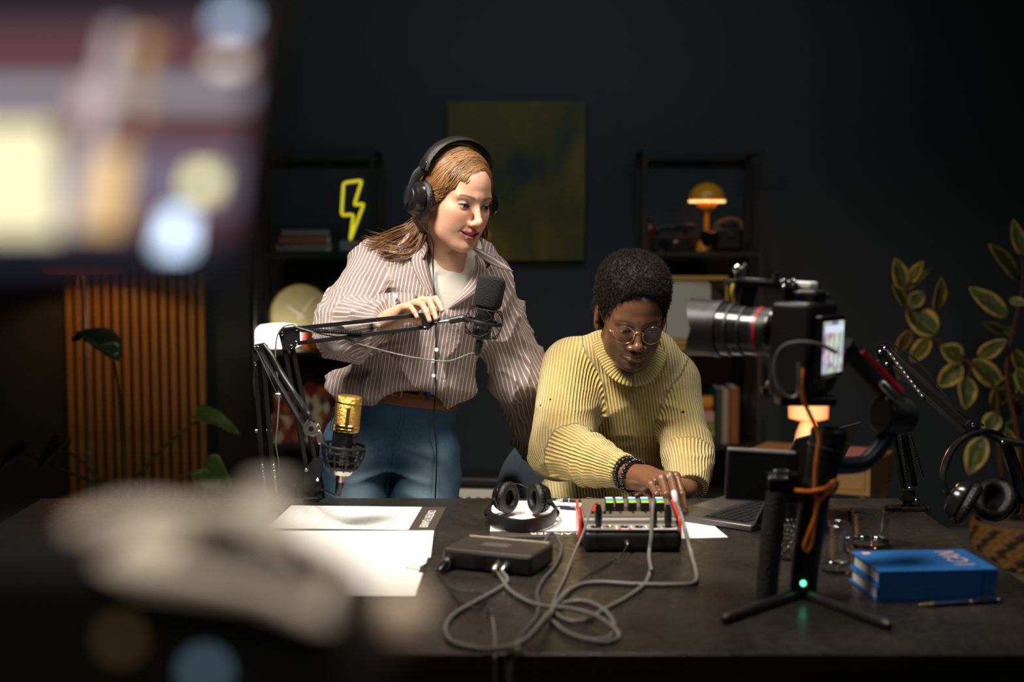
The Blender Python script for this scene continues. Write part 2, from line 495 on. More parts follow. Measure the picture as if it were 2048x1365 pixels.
# ---- small red-orange ornament
q = P(628, 690, 6.07)
mr = mat('red_glaze', (0.5, 0.03, 0.01), 0.25); nt, b = nodes_of(mr)
tc = nt.nodes.new('ShaderNodeTexCoord'); n1 = nt.nodes.new('ShaderNodeTexNoise'); n1.inputs['Scale'].default_value = 14
r = nt.nodes.new('ShaderNodeValToRGB'); r.color_ramp.elements[0].position = 0.42; r.color_ramp.elements[0].color = (0.5, 0.02, 0.008, 1)
r.color_ramp.elements[1].position = 0.62; r.color_ramp.elements[1].color = (0.75, 0.32, 0.03, 1)
nt.links.new(tc.outputs['Object'], n1.inputs['Vector']); nt.links.new(n1.outputs['Fac'], r.inputs['Fac']); nt.links.new(r.outputs['Color'], b.inputs['Base Color'])
root = thing('glazed_bowl', 'red and orange glazed round pot beside the glowing white lamp', 'pot', (q.x, 6.07, Z2))
MB().lathe([(0, 0), (0.035, 0), (0.055, 0.02), (0.06, 0.045), (0.05, 0.072), (0.034, 0.082), (0.030, 0.080), (0.045, 0.07), (0.053, 0.045), (0.045, 0.02), (0, 0.01)], 28).build('body', mr, root)
MB().lathe([(0.034, 0.082), (0.038, 0.088), (0.030, 0.090), (0.028, 0.082)], 28, close=False).build('rim', mr, root)

# ---- harlequin boxes on the lower shelf
hm = mat('harlequin_paper', (0.4, 0.1, 0.05), 0.6); nt, b = nodes_of(hm)
tc = nt.nodes.new('ShaderNodeTexCoord'); sp = nt.nodes.new('ShaderNodeSeparateXYZ'); nt.links.new(tc.outputs['Object'], sp.inputs[0])
sx = mth(nt, 'DIVIDE', mth(nt, 'ADD', sp.outputs[0], sp.outputs[1]), 0.034); sz = mth(nt, 'DIVIDE', sp.outputs[2], 0.06)
u = mth(nt, 'FLOOR', mth(nt, 'ADD', sx, sz)); v = mth(nt, 'FLOOR', mth(nt, 'SUBTRACT', sx, sz))
cb = nt.nodes.new('ShaderNodeCombineXYZ'); nt.links.new(u, cb.inputs[0]); nt.links.new(v, cb.inputs[1])
wn = nt.nodes.new('ShaderNodeTexWhiteNoise'); wn.noise_dimensions = '3D'; nt.links.new(cb.outputs[0], wn.inputs['Vector'])
r = nt.nodes.new('ShaderNodeValToRGB'); r.color_ramp.interpolation = 'CONSTANT'; cr = r.color_ramp
cols = [(0.28, 0.02, 0.02), (0.75, 0.62, 0.38), (0.42, 0.14, 0.02), (0.10, 0.09, 0.08), (0.50, 0.28, 0.03), (0.35, 0.05, 0.05)]
cr.elements[0].color = (*cols[0], 1); cr.elements[1].position = 0.17; cr.elements[1].color = (*cols[1], 1)
for i in range(2, 6):
    e = cr.elements.new(0.17 * i); e.color = (*cols[i], 1)
nt.links.new(wn.outputs['Value'], r.inputs['Fac']); nt.links.new(r.outputs['Color'], b.inputs['Base Color'])
def hbox(px0, px1, py0, Y, z0, dep, label):
    x0 = P(px0, 850, Y).x; x1 = P(px1, 850, Y).x; z1 = P(600, py0, Y).z; h = z1 - z0
    root = thing('gift_box', label, 'box', ((x0 + x1) / 2, Y + dep / 2, z0), group='harlequin boxes on the shelf')
    MB().box((0, 0, h * 0.38), (x1 - x0 - 0.006, dep - 0.006, h * 0.76)).build('box_body', hm, root, bevel=0.002)
    MB().box((0, 0, h * 0.86), (x1 - x0, dep, h * 0.28)).build('lid', hm, root, bevel=0.002)
    return z1
zz = hbox(540, 602, 834, 6.06, Z3, 0.16, 'wide diamond patterned box in front on the lower shelf')
hbox(548, 584, 790, 6.09, zz, 0.10, 'small diamond patterned box stacked on the wide diamond box')
hbox(606, 660, 774, 6.10, Z3, 0.16, 'tall dark diamond patterned box right of the others')

# ---- yellow dome lamp on the right unit
YEL = mat('yellow_enamel', (0.80, 0.36, 0.02), 0.28, coat=0.3)
ly = 6.14
lc = P(1413, 490, ly)
lz = lambda py: P(1413, py, ly).z - Z1
sc_ = 6.14 / F_PX
root = thing('yellow_table_lamp', 'yellow dome table lamp with half sphere shade on the upper right shelf', 'lamp', (lc.x, ly, Z1))
MB().lathe([(0, 0), (0.046, 0), (0.047, 0.006), (0.040, 0.03), (0.026, 0.046), (0.012, 0.052), (0.010, lz(425)), (0, lz(425))], 30).build('base_and_stem', YEL, root)
zb = lz(400); zt = lz(365)
dome = [(37 * sc_ * math.cos(t), zb + (zt - zb) * math.sin(t)) for t in [i * math.pi / 2 / 10 for i in range(11)]]
MB().lathe(dome + [(37 * sc_ * 0.97 * math.cos(t), zb + (zt - zb) * 0.96 * math.sin(t)) for t in [i * math.pi / 2 / 10 for i in range(10, -1, -1)]], 40, close=False).build('dome_shade', YEL, root)
bowl = [(21 * sc_ * math.sin(t), lz(405) - (lz(405) - lz(424)) * math.cos(t) * 1.0) for t in [i * math.pi / 2 / 8 for i in range(9)]]
MB().lathe(bowl + [(21 * sc_ * 0.93, lz(405))], 32, close=False).build('bowl_reflector', YEL, root)
MB().lathe([(0.0, zt), (0.006, zt), (0.007, zt + 0.006), (0, zt + 0.01)], 12).build('finial', CHROME, root)
MB().lathe([(36.2 * sc_, lz(405.5)), (36.8 * sc_, lz(400.5)), (35.0 * sc_, lz(400.5)), (34.0 * sc_, lz(405.5))], 40, close=False).build('glow_rim', mat('brim_glow', (0.9, 0.7, 0.4), 0.5, emit=(1.0, 0.66, 0.24), estr=1.5), root)  # glowing ring added to stand for light on the dome's inner brim
MB().sphere((0, 0, lz(390)), 0.014, 12, 8).build('bulb', mat('warm_bulb', (1, 0.8, 0.5), 0.4, emit=(1, 0.62, 0.22), estr=18), root)
point_light('yellow_lamp_light', (lc.x, ly, Z1 + lz(392)), 0.3, (1.0, 0.66, 0.28), 0.02)

# ---- brown bottle, old camcorder, old camera on the same shelf
q = P(1281, 490, 6.2)
BOT = mat('brown_glass', (0.10, 0.025, 0.008), 0.15, coat=0.3)
root = thing('brown_bottle', 'small brown glass bottle behind the front post of the right unit', 'bottle', (P(1279, 490, 6.26).x + 0.045, 6.26, Z1))
MB().lathe([(0, 0), (0.03, 0), (0.031, 0.08), (0.012, 0.105), (0.011, 0.125), (0.013, 0.127), (0.013, 0.135), (0, 0.135)], 24).build('glass_body', BOT, root)
MB().lathe([(0.014, 0.126), (0.014, 0.138), (0, 0.139)], 16).build('cap', BLACK_PL, root)
q = P(1340, 490, 6.12)
root = thing('old_camcorder', 'black old camcorder lying left of the yellow lamp stem', 'camcorder', (q.x, 6.12, Z1))
MB().box((0, 0, 0.034), (0.16, 0.08, 0.068)).build('body', BLACK_PL, root, bevel=0.006)
MB().cyl((-0.03, -0.04, 0.03), (-0.03, -0.055, 0.03), 0.022).build('lens_ring', BLACK_GLOSS, root)
MB().box((0.02, -0.0405, 0.042), (0.016, 0.002, 0.014)).build('sensor_window', mat('copper_lens', (0.8, 0.32, 0.2), 0.3), root)
MB().box((-0.035, -0.0405, 0.01), (0.022, 0.002, 0.014)).build('sticker', mat('pale_blue_sticker', (0.2, 0.27, 0.3), 0.5), root)
MB().tube(smooth_path([(-0.06, 0, 0.068), (-0.05, 0, 0.095), (0.0, 0, 0.102), (0.055, 0, 0.096), (0.07, 0, 0.07)]), [(0.008, 0.012)] * 25, 10).build('handle', BLACK_GLOSS, root)
MB().cyl((0.02, 0, 0.112), (0.1, 0, 0.108), 0.010, n=14).build('viewfinder', BLACK_GLOSS, root)
root = thing('old_box', 'flat dark wooden box under the camcorder grip near the yellow lamp', 'box', (P(1388, 490, 6.24).x, 6.25, Z1))
MB().box((0, 0, 0.03), (0.075, 0.07, 0.06)).build('box_body', wood('walnut_dark', (0.05, 0.025, 0.012), (0.09, 0.045, 0.02), 'X'), root, bevel=0.003)
MB().box((0, 0, 0.064), (0.078, 0.073, 0.01)).build('lid', wood('walnut_dark', (0.05, 0.025, 0.012), (0.09, 0.045, 0.02), 'X'), root, bevel=0.002)
q = P(1448, 490, 6.07)
root = thing('old_film_camera', 'bulky black film camera right of the yellow lamp', 'camera', (q.x, 6.07, Z1))
MB().box((0.012, 0, 0.052), (0.125, 0.075, 0.104)).build('body', BLACK_PL, root, bevel=0.016, seg=4)
MB().cyl((-0.045, -0.03, 0.06), (-0.078, -0.05, 0.055), 0.03).cyl((-0.078, -0.05, 0.055), (-0.086, -0.055, 0.054), 0.034).build('lens', BLACK_GLOSS, root)
MB().box((0.02, 0, 0.112), (0.05, 0.05, 0.022)).build('prism_housing', BLACK_PL, root, bevel=0.006)
MB().lathe([(0, 0), (0.012, 0), (0.012, 0.01), (0, 0.01)], 16, Matrix.Translation((0.02, -0.04, 0.075)) @ Matrix.Rotation(math.radians(90), 4, 'X')).build('dial', CHROME, root)
MB().tube(smooth_path([(-0.04, 0, 0.10), (-0.02, -0.005, 0.125), (0.03, -0.005, 0.14), (0.07, 0, 0.125), (0.075, 0, 0.09)]), [(0.003, 0.008)] * 25, 8).build('strap', mat('tan_strap', (0.22, 0.11, 0.04), 0.6), root)

# ---- old television
ty = 6.02
x0 = P(1268, 600, ty).x; x1 = P(1456, 600, ty).x; zt = P(1400, 552, ty).z
root = thing('old_television', 'vintage television with golden wood frame and grey screen on middle shelf', 'television', ((x0 + x1) / 2, ty, Z2))
w_ = x1 - x0; h_ = zt - Z2
TVW = mat('golden_frame', (0.50, 0.31, 0.07), 0.32, coat=0.2, noise=0.12)
MB().box((0, 0.15, h_ / 2), (w_ - 0.02, 0.26, h_ - 0.02)).build('cabinet', mat('tv_dark', (0.03, 0.028, 0.026), 0.5), root, bevel=0.01)
fr = MB()
fr.box((0, 0.01, h_ - 0.009), (w_, 0.05, 0.018)).box((-w_ / 2 + 0.009, 0.01, h_ / 2), (0.018, 0.05, h_ - 0.036)).box((w_ / 2 - 0.006, 0.01, h_ / 2), (0.012, 0.05, h_ - 0.036))
fr.build('frame', TVW, root, bevel=0.003)
MB().box((0, 0.006, 0.036), (w_, 0.055, 0.024)).build('lower_trim', TVW, root, bevel=0.004)
MB().box((0, 0.004, 0.012), (w_, 0.06, 0.018)).build('foot_rail', TVW, root, bevel=0.004)
sx0, sx1 = -w_ / 2 + 0.022, P(1422, 600, ty).x - (x0 + x1) / 2; sz0, sz1 = 0.052, h_ - 0.022
scn = MB(); gx = 16; gz = 12; vs = []; fs = []
for j in range(gz + 1):
    for i in range(gx + 1):
        a = i / gx * 2 - 1; c = j / gz * 2 - 1
        vs.append((sx0 + (sx1 - sx0) * i / gx, 0.012 - 0.022 * (1 - a * a * 0.6 - c * c * 0.4), sz0 + (sz1 - sz0) * j / gz))
for j in range(gz):
    for i in range(gx):
        k = j * (gx + 1) + i; fs.append((k, k + 1, k + gx + 2, k + gx + 1))
scn.add(vs, fs).build('screen', mat('tv_glass', (0.5, 0.54, 0.5), 0.12, coat=0.6), root)
MB().box(((sx0 + sx1) / 2, 0.016, (sz0 + sz1) / 2), (sx1 - sx0 + 0.016, 0.012, sz1 - sz0 + 0.016)).build('bezel', BLACK_PL, root, bevel=0.006)
for zz in (0.8, 0.62):
    MB().cyl((w_ / 2 - 0.035, -0.002, h_ * zz), (w_ / 2 - 0.035, -0.018, h_ * zz), 0.012).build('tuning_knob', BLACK_GLOSS, root)
for i in range(5):
    MB().box((w_ / 2 - 0.035, 0.0, h_ * 0.2 + 0.02 * i), (0.04, 0.02, 0.006)).build('speaker_slat', BLACK_GLOSS, root)

# ---- books on the lower right shelf
zz = Z3
gx = P(1415, 880, 6.08).x
for i, (c, h, wd, lab) in enumerate([((0.12, 0.17, 0.03), 0.034, 0.145, 'dark green book at the bottom of the lying stack behind the yellow sweater'),
        ((0.30, 0.36, 0.06), 0.030, 0.14, 'lime green book second from bottom in the lying stack'),
        ((0.22, 0.28, 0.05), 0.032, 0.145, 'olive green book third from bottom in the lying stack'),
        ((0.55, 0.30, 0.22), 0.045, 0.135, 'pale pink book on top of the lying stack')]):
    book('book', (gx - 0.05, 6.13, zz), (wd, 0.2, h), mat('stack_cover%d' % i, c, 0.55, noise=0.1), lab, 0.03 * (i % 2), 'books lying on the lower right shelf')
    zz += h + 0.0004
root = thing('paper_roll', 'rolled orange paper resting on the pale pink book', 'paper roll', (gx - 0.06, 6.10, zz))
MB().tube([(-0.08, 0, 0.03), (0.08, 0, 0.03)], 0.029, 24, caps=False).build('roll', mat('orange_paper', (0.62, 0.26, 0.03), 0.6), root)
MB().tube([(-0.079, 0, 0.03), (0.079, 0, 0.03)], 0.02, 24, caps=False).build('inner_roll', mat('orange_paper', (0.62, 0.26, 0.03), 0.6), root)
def stand_book(px0, px1, pyt, Y, m, lab):
    x0 = P(px0, 850, Y).x; x1 = P(px1, 850, Y).x; h = P(1440, pyt, Y).z - Z3
    root = thing('book', lab, 'book', ((x0 + x1) / 2, Y, Z3), group='books standing on the lower right shelf')
    w = x1 - x0
    MB().box((-w / 2 + 0.0015, 0.085, h / 2), (0.003, 0.17, h)).box((w / 2 - 0.0015, 0.085, h / 2), (0.003, 0.17, h)).box((0, 0.0015, h / 2), (w, 0.003, h)).build('cover', m, root, bevel=0.001)
    MB().box((0, 0.087, h / 2), (w - 0.0064, 0.165, h - 0.008)).build('pages', PAPER, root)
stand_book(1432, 1442, 778, 6.06, mat('teal_cover', (0.03, 0.06, 0.055), 0.6), 'thin dark teal book standing next to the lying stack')
stand_book(1443.5, 1458, 780, 6.05, mat('beige_cover', (0.32, 0.27, 0.15), 0.6), 'beige book standing between the teal and rust brown books')
stand_book(1459.5, 1478, 776, 6.05, mat('rust_cover', (0.26, 0.08, 0.02), 0.6), 'rust brown book standing rightmost on the lower shelf')

# ------------------------------------------------------------------ side table with drawer, glowing lamp, magazines
C0 = D(1741, 931, 0.53)
root = thing('side_table', 'small oak side table with one drawer behind the desk', 'side table', (C0.x, C0.y, 0), math.radians(-28))
tw, td, th = 0.50, 0.36, 0.115     # local: corner at origin, front face along -x, depth +y
zt = 0.53
bd = MB().box((-tw / 2, td / 2, zt - 0.009), (tw, td, 0.018)).box((-tw / 2, td / 2, zt - th + 0.009), (tw, td, 0.018))
bd.box((-0.009, td / 2, zt - th / 2), (0.018, td, th - 0.036)).box((-tw + 0.009, td / 2, zt - th / 2), (0.018, td, th - 0.036)).box((-tw / 2, td - 0.006, zt - th / 2), (tw - 0.036, 0.012, th - 0.036))
bd.build('carcass', OAKX, root, bevel=0.001)
dr = MB().box((-tw / 2, 0.008, zt - th / 2), (tw - 0.04, 0.016, th - 0.04)).build('drawer_front', OAKX, root, bevel=0.001)
MB().cyl((-tw / 2, 0, zt - th / 2), (-tw / 2, -0.014, zt - th / 2), 0.009).build('knob', STEEL, dr)
for x in (-0.03, -tw + 0.03):
    for y in (0.03, td - 0.03):
        MB().cyl((x, y, 0), (x, y, zt - th), 0.010, 0.017, n=12).build('leg', OAK, root)
TS = Matrix.Translation(C0) @ Matrix.Rotation(math.radians(-28), 4, 'Z')
# glowing orange lamp
lp = P(1616, 870, 5.28); lp.z = zt
root = thing('orange_glow_lamp', 'small mushroom lamp glowing orange on the side table', 'lamp', lp)
OG = mat('orange_glow_glass', (0.9, 0.4, 0.12), 0.35); nt, b = nodes_of(OG)
lw = nt.nodes.new('ShaderNodeLayerWeight'); lw.inputs['Blend'].default_value = 0.35
r = nt.nodes.new('ShaderNodeValToRGB'); r.color_ramp.elements[0].color = (1.0, 0.52, 0.22, 1); r.color_ramp.elements[1].color = (0.85, 0.07, 0.005, 1)
nt.links.new(lw.outputs['Facing'], r.inputs['Fac']); nt.links.new(r.outputs['Color'], b.inputs['Emission Color']); b.inputs['Emission Strength'].default_value = 1.35
k = 5.28 / F_PX
z = lambda py: P(1616, py, 5.28).z - zt
MB().lathe([(0.0, 0.0), (0.052, 0.0), (0.052, 0.02), (0.044, z(868)), (0.03, z(848)), (0.02, z(842)), (0, z(842))], 32).build('glass_base', OG, root)
MB().lathe([(0.0, z(842)), (20 * k, z(842)), (39 * k, z(836)), (40 * k, z(808)), (38 * k, z(790)), (25 * k, z(775)), (0, z(770))], 36).build('glass_shade', OG, root)
MB().lathe([(0, z(842) - 0.002), (0.021, z(842) - 0.002), (0.021, z(842) + 0.002), (0, z(842) + 0.002)], 24).build('collar', STEEL, root)
point_light('orange_lamp_light', (lp.x, lp.y, zt + z(770) + 0.03), 1.6, (1.0, 0.45, 0.14), 0.05)
for i, (c, lab) in enumerate([((0.30, 0.10, 0.12), 'pink magazine lowest on the side table'), ((0.12, 0.13, 0.30), 'blue magazine lying across the pink one'), ((0.62, 0.25, 0.22), 'coral magazine on top of the blue one')]):
    M_ = TS @ Matrix.Translation((-0.1 + 0.006 * i, 0.17, 0.0)) ; q = M_.translation; q.z = zt + 0.0001 + 0.0065 * i
    book('magazine', q, (0.16, 0.22, 0.006), mat('magazine%d' % i, c, 0.35, noise=0.35, nscale=18), lab, math.radians(-28 + 10 * (i - 1)), 'magazines on the side table')

# ------------------------------------------------------------------ amplifier behind the desk
ay = 4.75
aw = (P(988, 990, ay).x - P(890, 990, ay).x)
az = P(950, 980, ay).z
root = thing('combo_amplifier', 'black amplifier with cream knob panel standing on the floor behind the desk', 'amplifier', (P(940, 990, ay).x, ay, 0), math.radians(-8))
MB().box((0, 0.1, az / 2 - 0.03), (0.34, 0.2, az - 0.06)).build('cabinet', BLACK_PL, root, bevel=0.01)
MB().box((0, 0.11, az + 0.02), (0.34, 0.18, 0.035)).box((0, 0.11, az - 0.03), (0.34, 0.18, 0.07)).build('top', LEATHER, root, bevel=0.01)
MB().box((0, 0.005, az - 0.035), (0.33, 0.012, 0.07)).build('control_panel', mat('cream_panel', (0.62, 0.55, 0.46), 0.5), root, bevel=0.002)
for i in range(6):
    MB().cyl((-0.10 + 0.032 * i, 0.0, az - 0.035), (-0.10 + 0.032 * i, -0.018, az - 0.035), 0.011, 0.009).build('knob', BLACK_PL, root)
MB().cyl((0.115, 0.0, az - 0.03), (0.115, -0.006, az - 0.03), 0.009).build('jack_socket', mat('brass_jack', (0.4, 0.26, 0.1), 0.4, 1.0), root)
MB().box((0, -0.002, az * 0.4), (0.30, 0.006, az * 0.66)).build('grille_cloth', mat('grille_cloth', (0.03, 0.03, 0.03), 0.9, bump=0.3, bscale=500), root)

# ------------------------------------------------------------------ tub chair under the man
cxy = Vector((P(1235, 990, 3.86).x, 3.86, 0))
root = thing('tub_chair', 'blue grey upholstered tub chair the man sits on', 'chair', cxy)
UP = mat('blue_grey_upholstery', (0.15, 0.19, 0.26), 0.85, noise=0.15, nscale=60, bump=0.2, bscale=500, sheen=0.3)
vs = []; fs = []; NA = 26
prof = [(0.30, 0.36), (0.335, 0.40), (0.345, 0.60), (0.335, 0.70), (0.31, 0.73), (0.285, 0.70), (0.27, 0.60), (0.265, 0.44), (0.27, 0.36)]
a0, a1 = math.radians(62), math.radians(212)
for i in range(NA + 1):
    a = a0 + (a1 - a0) * i / NA
    t = i / NA
    tt = min(1, max(0, (t - 0.5) / 0.5)); lift = 0.065 - 0.19 * tt * tt * (3 - 2 * tt)
    for (r_, z_) in prof:
        zz = z_ + (lift if z_ > 0.65 else lift * 0.6 if z_ > 0.5 else 0)
        vs.append((r_ * math.cos(a), r_ * math.sin(a), zz))
n = len(prof)
for i in range(NA):
    for k in range(n):
        fs.append((i * n + k, (i + 1) * n + k, (i + 1) * n + (k + 1) % n, i * n + (k + 1) % n))
fs.append(tuple(range(n))); fs.append(tuple(NA * n + k for k in range(n - 1, -1, -1)))
MB().add(vs, fs).build('backrest', UP, root, bevel=0.006)
MB().lathe([(0, 0.34), (0.27, 0.34), (0.29, 0.37), (0.29, 0.42), (0.26, 0.452), (0, 0.46)], 32).build('seat', UP, root)
for a in (45, 135, 225, 315):
    a = math.radians(a)
    MB().cyl((0.23 * math.cos(a), 0.23 * math.sin(a), 0), (0.2 * math.cos(a), 0.2 * math.sin(a), 0.345), 0.011, 0.017, n=12).build('leg', OAK, root)

# ------------------------------------------------------------------ plants
def leaf_mat(name, c_mid, c_edge, thr, vein=(0.2, 0.25, 0.05)):
    m = mat(name, c_mid, 0.42, coat=0.15); nt, b = nodes_of(m)
    at = nt.nodes.new('ShaderNodeAttribute'); at.attribute_name = 'edge'
    tc = nt.nodes.new('ShaderNodeTexCoord')
    n = nt.nodes.new('ShaderNodeTexNoise'); n.inputs['Scale'].default_value = 38; n.inputs['Detail'].default_value = 3
    nt.links.new(tc.outputs['Object'], n.inputs['Vector'])
    s = mth(nt, 'ADD', at.outputs['Fac'], mth(nt, 'MULTIPLY', mth(nt, 'SUBTRACT', n.outputs['Fac'], 0.5), 0.75))
    r = nt.nodes.new('ShaderNodeValToRGB'); cr = r.color_ramp
    cr.elements[0].position = 0.0; cr.elements[0].color = (*vein, 1)
    cr.elements[1].position = 1.0; cr.elements[1].color = (*c_edge, 1)
    e = cr.elements.new(0.06); e.color = (*c_mid, 1)
    e = cr.elements.new(thr - 0.05); e.color = (*[q * 1.25 for q in c_mid], 1)
    e = cr.elements.new(thr + 0.05); e.color = (*c_edge, 1)
    nt.links.new(s, r.inputs['Fac']); nt.links.new(r.outputs['Color'], b.inputs['Base Color'])
    return m
VAR = leaf_mat('variegated_leaf', (0.075, 0.095, 0.028), (0.58, 0.43, 0.10), 0.70)
GRN = leaf_mat('green_leaf', (0.05, 0.085, 0.012), (0.13, 0.13, 0.02), 0.9, (0.12, 0.15, 0.03))

def leaf(root, base, tip, width, nrm, m, fold=0.25, droop=0.12, name='leaf', shape=0):
    base = Vector(base); tip = Vector(tip); d = tip - base; L = d.length; d.normalize()
    nrm = Vector(nrm); nrm = (nrm - d * nrm.dot(d)).normalized(); s = d.cross(nrm)
    nu, nv = 12, 6
    vs = []; fs = []; ed = []
    for i in range(nu + 1):
        t = i / nu
        if shape == 0: wd = math.sin(math.pi * min(1, t ** 0.85)) ** 0.75 * (1 - 0.15 * t)
        else: wd = (1 - t) ** 0.55 * min(1, (t + 0.10) * 4.2) ** 0.6          # heart shaped
        if i == nu: wd = 0.0
        for j in range(-nv, nv + 1):
            q = j / nv
            x = L * (t - (0.12 * abs(q) * (1 - t) if shape else 0))
            lift = fold * abs(q) * wd * width * 0.5 - droop * L * t * t + 0.02 * width * math.sin(9 * t + 3 * q)
            vs.append(base + d * x + s * (q * wd * width / 2) + nrm * lift); ed.append(max(abs(q), (t - 0.86) / 0.14 if t > 0.86 else 0))
    K = 2 * nv + 1
    for i in range(nu):
        for j in range(K - 1):
            a = i * K + j; fs.append((a, a + 1, a + K + 1, a + K))
    o = MB().add(vs, fs)
    ob = o.build(name, m, root, world=True, smooth=180)
    at = ob.data.attributes.new('edge', 'FLOAT', 'POINT')
    ed = ed[:len(ob.data.vertices)]
    if len(ed) == len(ob.data.vertices): at.data.foreach_set('value', ed)
    md = ob.modifiers.new('thick', 'SOLIDIFY'); md.thickness = 0.0012
    return ob

# ---- variegated rubber plant in a woven basket
YP = 5.62
zz8 = lambda x, y, dy=0.0: P(1680 + x / 2.068, 420 + y / 2.068, YP + dy)
bc = D(2046, 1128, 0.0)
FIC = thing('rubber_plant', 'tall rubber plant with cream edged leaves at the right wall', 'plant', (bc.x, bc.y, 0.02))
BARK = mat('reddish_bark', (0.10, 0.04, 0.018), 0.7, noise=0.3, nscale=40)
soil_z = P(2040, 1045, bc.y).z
tb = Vector((bc.x, bc.y, soil_z - 0.03))
def stem(root, pts, r0, r1, m=BARK, name='stem'):
    p = smooth_path(pts, 6); n = len(p)
    MB().tube(p, [r0 + (r1 - r0) * i / (n - 1) for i in range(n)], 8).build(name, m, root, world=True)
stem(FIC, [tb, zz8(745, 1000), zz8(700, 760), zz8(690, 640), zz8(720, 480), zz8(745, 380), zz8(757, 290), zz8(755, 190)], 0.011, 0.004, name='trunk')
stem(FIC, [tb + Vector((-0.05, 0, 0)), zz8(665, 1060), zz8(652, 840), zz8(640, 740), zz8(545, 640), zz8(500, 610), zz8(400, 535), zz8(300, 470), zz8(272, 380), zz8(275, 300)], 0.011, 0.003, name='trunk')
stem(FIC, [zz8(545, 640), zz8(530, 690)], 0.004, 0.003)
stem(FIC, [tb + Vector((0.06, 0.02, 0)), zz8(800, 900), zz8(810, 640), zz8(800, 420)], 0.010, 0.004, name='trunk')
L8 = [((262, 325), (232, 203), 66), ((285, 300), (343, 213), 44), ((262, 335), (378, 235), 30), ((272, 392), (226, 312), 56), ((288, 402), (345, 335), 62), ((398, 418), (428, 288), 62), ((398, 516), (276, 412), 118), ((285, 497), (238, 604), 62), ((372, 530), (288, 634), 62), ((508, 622), (422, 566), 84), ((503, 640), (405, 735), 76), ((525, 692), (522, 824), 78), ((692, 442), (535, 318), 74), ((745, 290), (632, 138), 78), ((757, 190), (718, 42), 50), ((682, 507), (598, 470), 36), ((712, 530), (676, 476), 52), ((570, 612), (688, 538), 62), ((550, 620), (682, 746), 80), ((705, 680), (640, 832), 118), ((715, 580), (775, 690), 56), ((735, 655), (775, 770), 56), ((712, 790), (758, 855), 62), ((595, 938), (530, 1096), 84), ((690, 905), (728, 1110), 62), ((242, 640), (232, 706), 40), ((700, 372), (778, 388), 34), ((650, 840), (600, 930), 70), ((690, 880), (740, 930), 60), ((800, 420), (880, 330), 70), ((805, 520), (890, 560), 70), ((810, 640), (880, 740), 80), ((800, 780), (870, 850), 80)]
rl = random.Random(3)
for k, (a, b2, wd) in enumerate(L8):
    dy = rl.uniform(-0.10, 0.10)
    w_m = wd / 2.068 * YP / F_PX * 1.2
    nr = Vector((rl.uniform(-0.35, 0.35), -1, rl.uniform(0.1, 0.6)))
    leaf(FIC, zz8(a[0], a[1]), zz8(b2[0], b2[1], dy), w_m, nr, VAR, fold=rl.uniform(0.1, 0.35), droop=rl.uniform(0.0, 0.1))
BSK = mat('woven_fibre', (0.26, 0.13, 0.035), 0.75, noise=0.35, nscale=50)
BSK2 = mat('woven_fibre_dark', (0.035, 0.022, 0.012), 0.8, noise=0.3, nscale=50)
bk = thing('woven_basket', 'brown and black woven basket planter on the floor at the right', 'basket', (bc.x, bc.y, 0))
hB = soil_z + 0.0
RB = 0.205
MB().lathe([(0, 0.004), (RB * 0.86, 0.004), (RB * 0.97, hB * 0.35), (RB * 0.965, hB * 0.98), (RB * 0.93, hB * 0.98), (RB * 0.93, hB * 0.8), (0, hB * 0.8)], 40).build('basket_liner', BSK2, bk)
nrow = 9; per = 34
rows = {0: MB(), 1: MB()}
for j in range(nrow):
    z0 = 0.012 + (hB - 0.02) * j / nrow; dz = (hB - 0.02) / nrow
    for k in range(per):
        a = 2 * math.pi * k / per
        da = 2 * math.pi / per * 1.25 * (1 if j % 2 == 0 else -1)
        rr = RB * (0.88 + 0.10 * min(1, z0 / (hB * 0.4))) + 0.004
        p0 = Vector((rr * math.cos(a), rr * math.sin(a), z0)); pm = Vector(((rr + 0.006) * math.cos(a + da / 2), (rr + 0.006) * math.sin(a + da / 2), z0 + dz * 0.55)); p1 = Vector((rr * math.cos(a + da), rr * math.sin(a + da), z0 + dz * 1.1))
        rows[(k + j) % 3 % 2].tube([p0, pm, p1], [(0.003, 0.008), (0.005, 0.0105), (0.003, 0.008)], 6)
for i in (0, 1):
    o = rows[i].build('weave', (BSK, BSK2)[i], bk); o['kind'] = 'stuff'
MB().torus((0, 0, hB), RB * 0.985, 0.009).build('rim', BSK, bk)
pot = thing('plant_pot', 'grey pot rim inside the woven basket', 'pot', (bc.x, bc.y, hB * 0.8))
MB().lathe([(RB * 0.8, 0.0), (RB * 0.86, hB * 0.2 + 0.035), (RB * 0.80, hB * 0.2 + 0.035), (RB * 0.76, 0.0)], 36, close=False).build('pot_wall', mat('grey_pot', (0.16, 0.12, 0.10), 0.6), pot)
MB().lathe([(0, hB * 0.2 + 0.006), (RB * 0.78, hB * 0.2 + 0.004)], 30, close=False).build('soil', mat('soil', (0.03, 0.02, 0.014), 0.95, bump=0.6, bscale=90), pot)

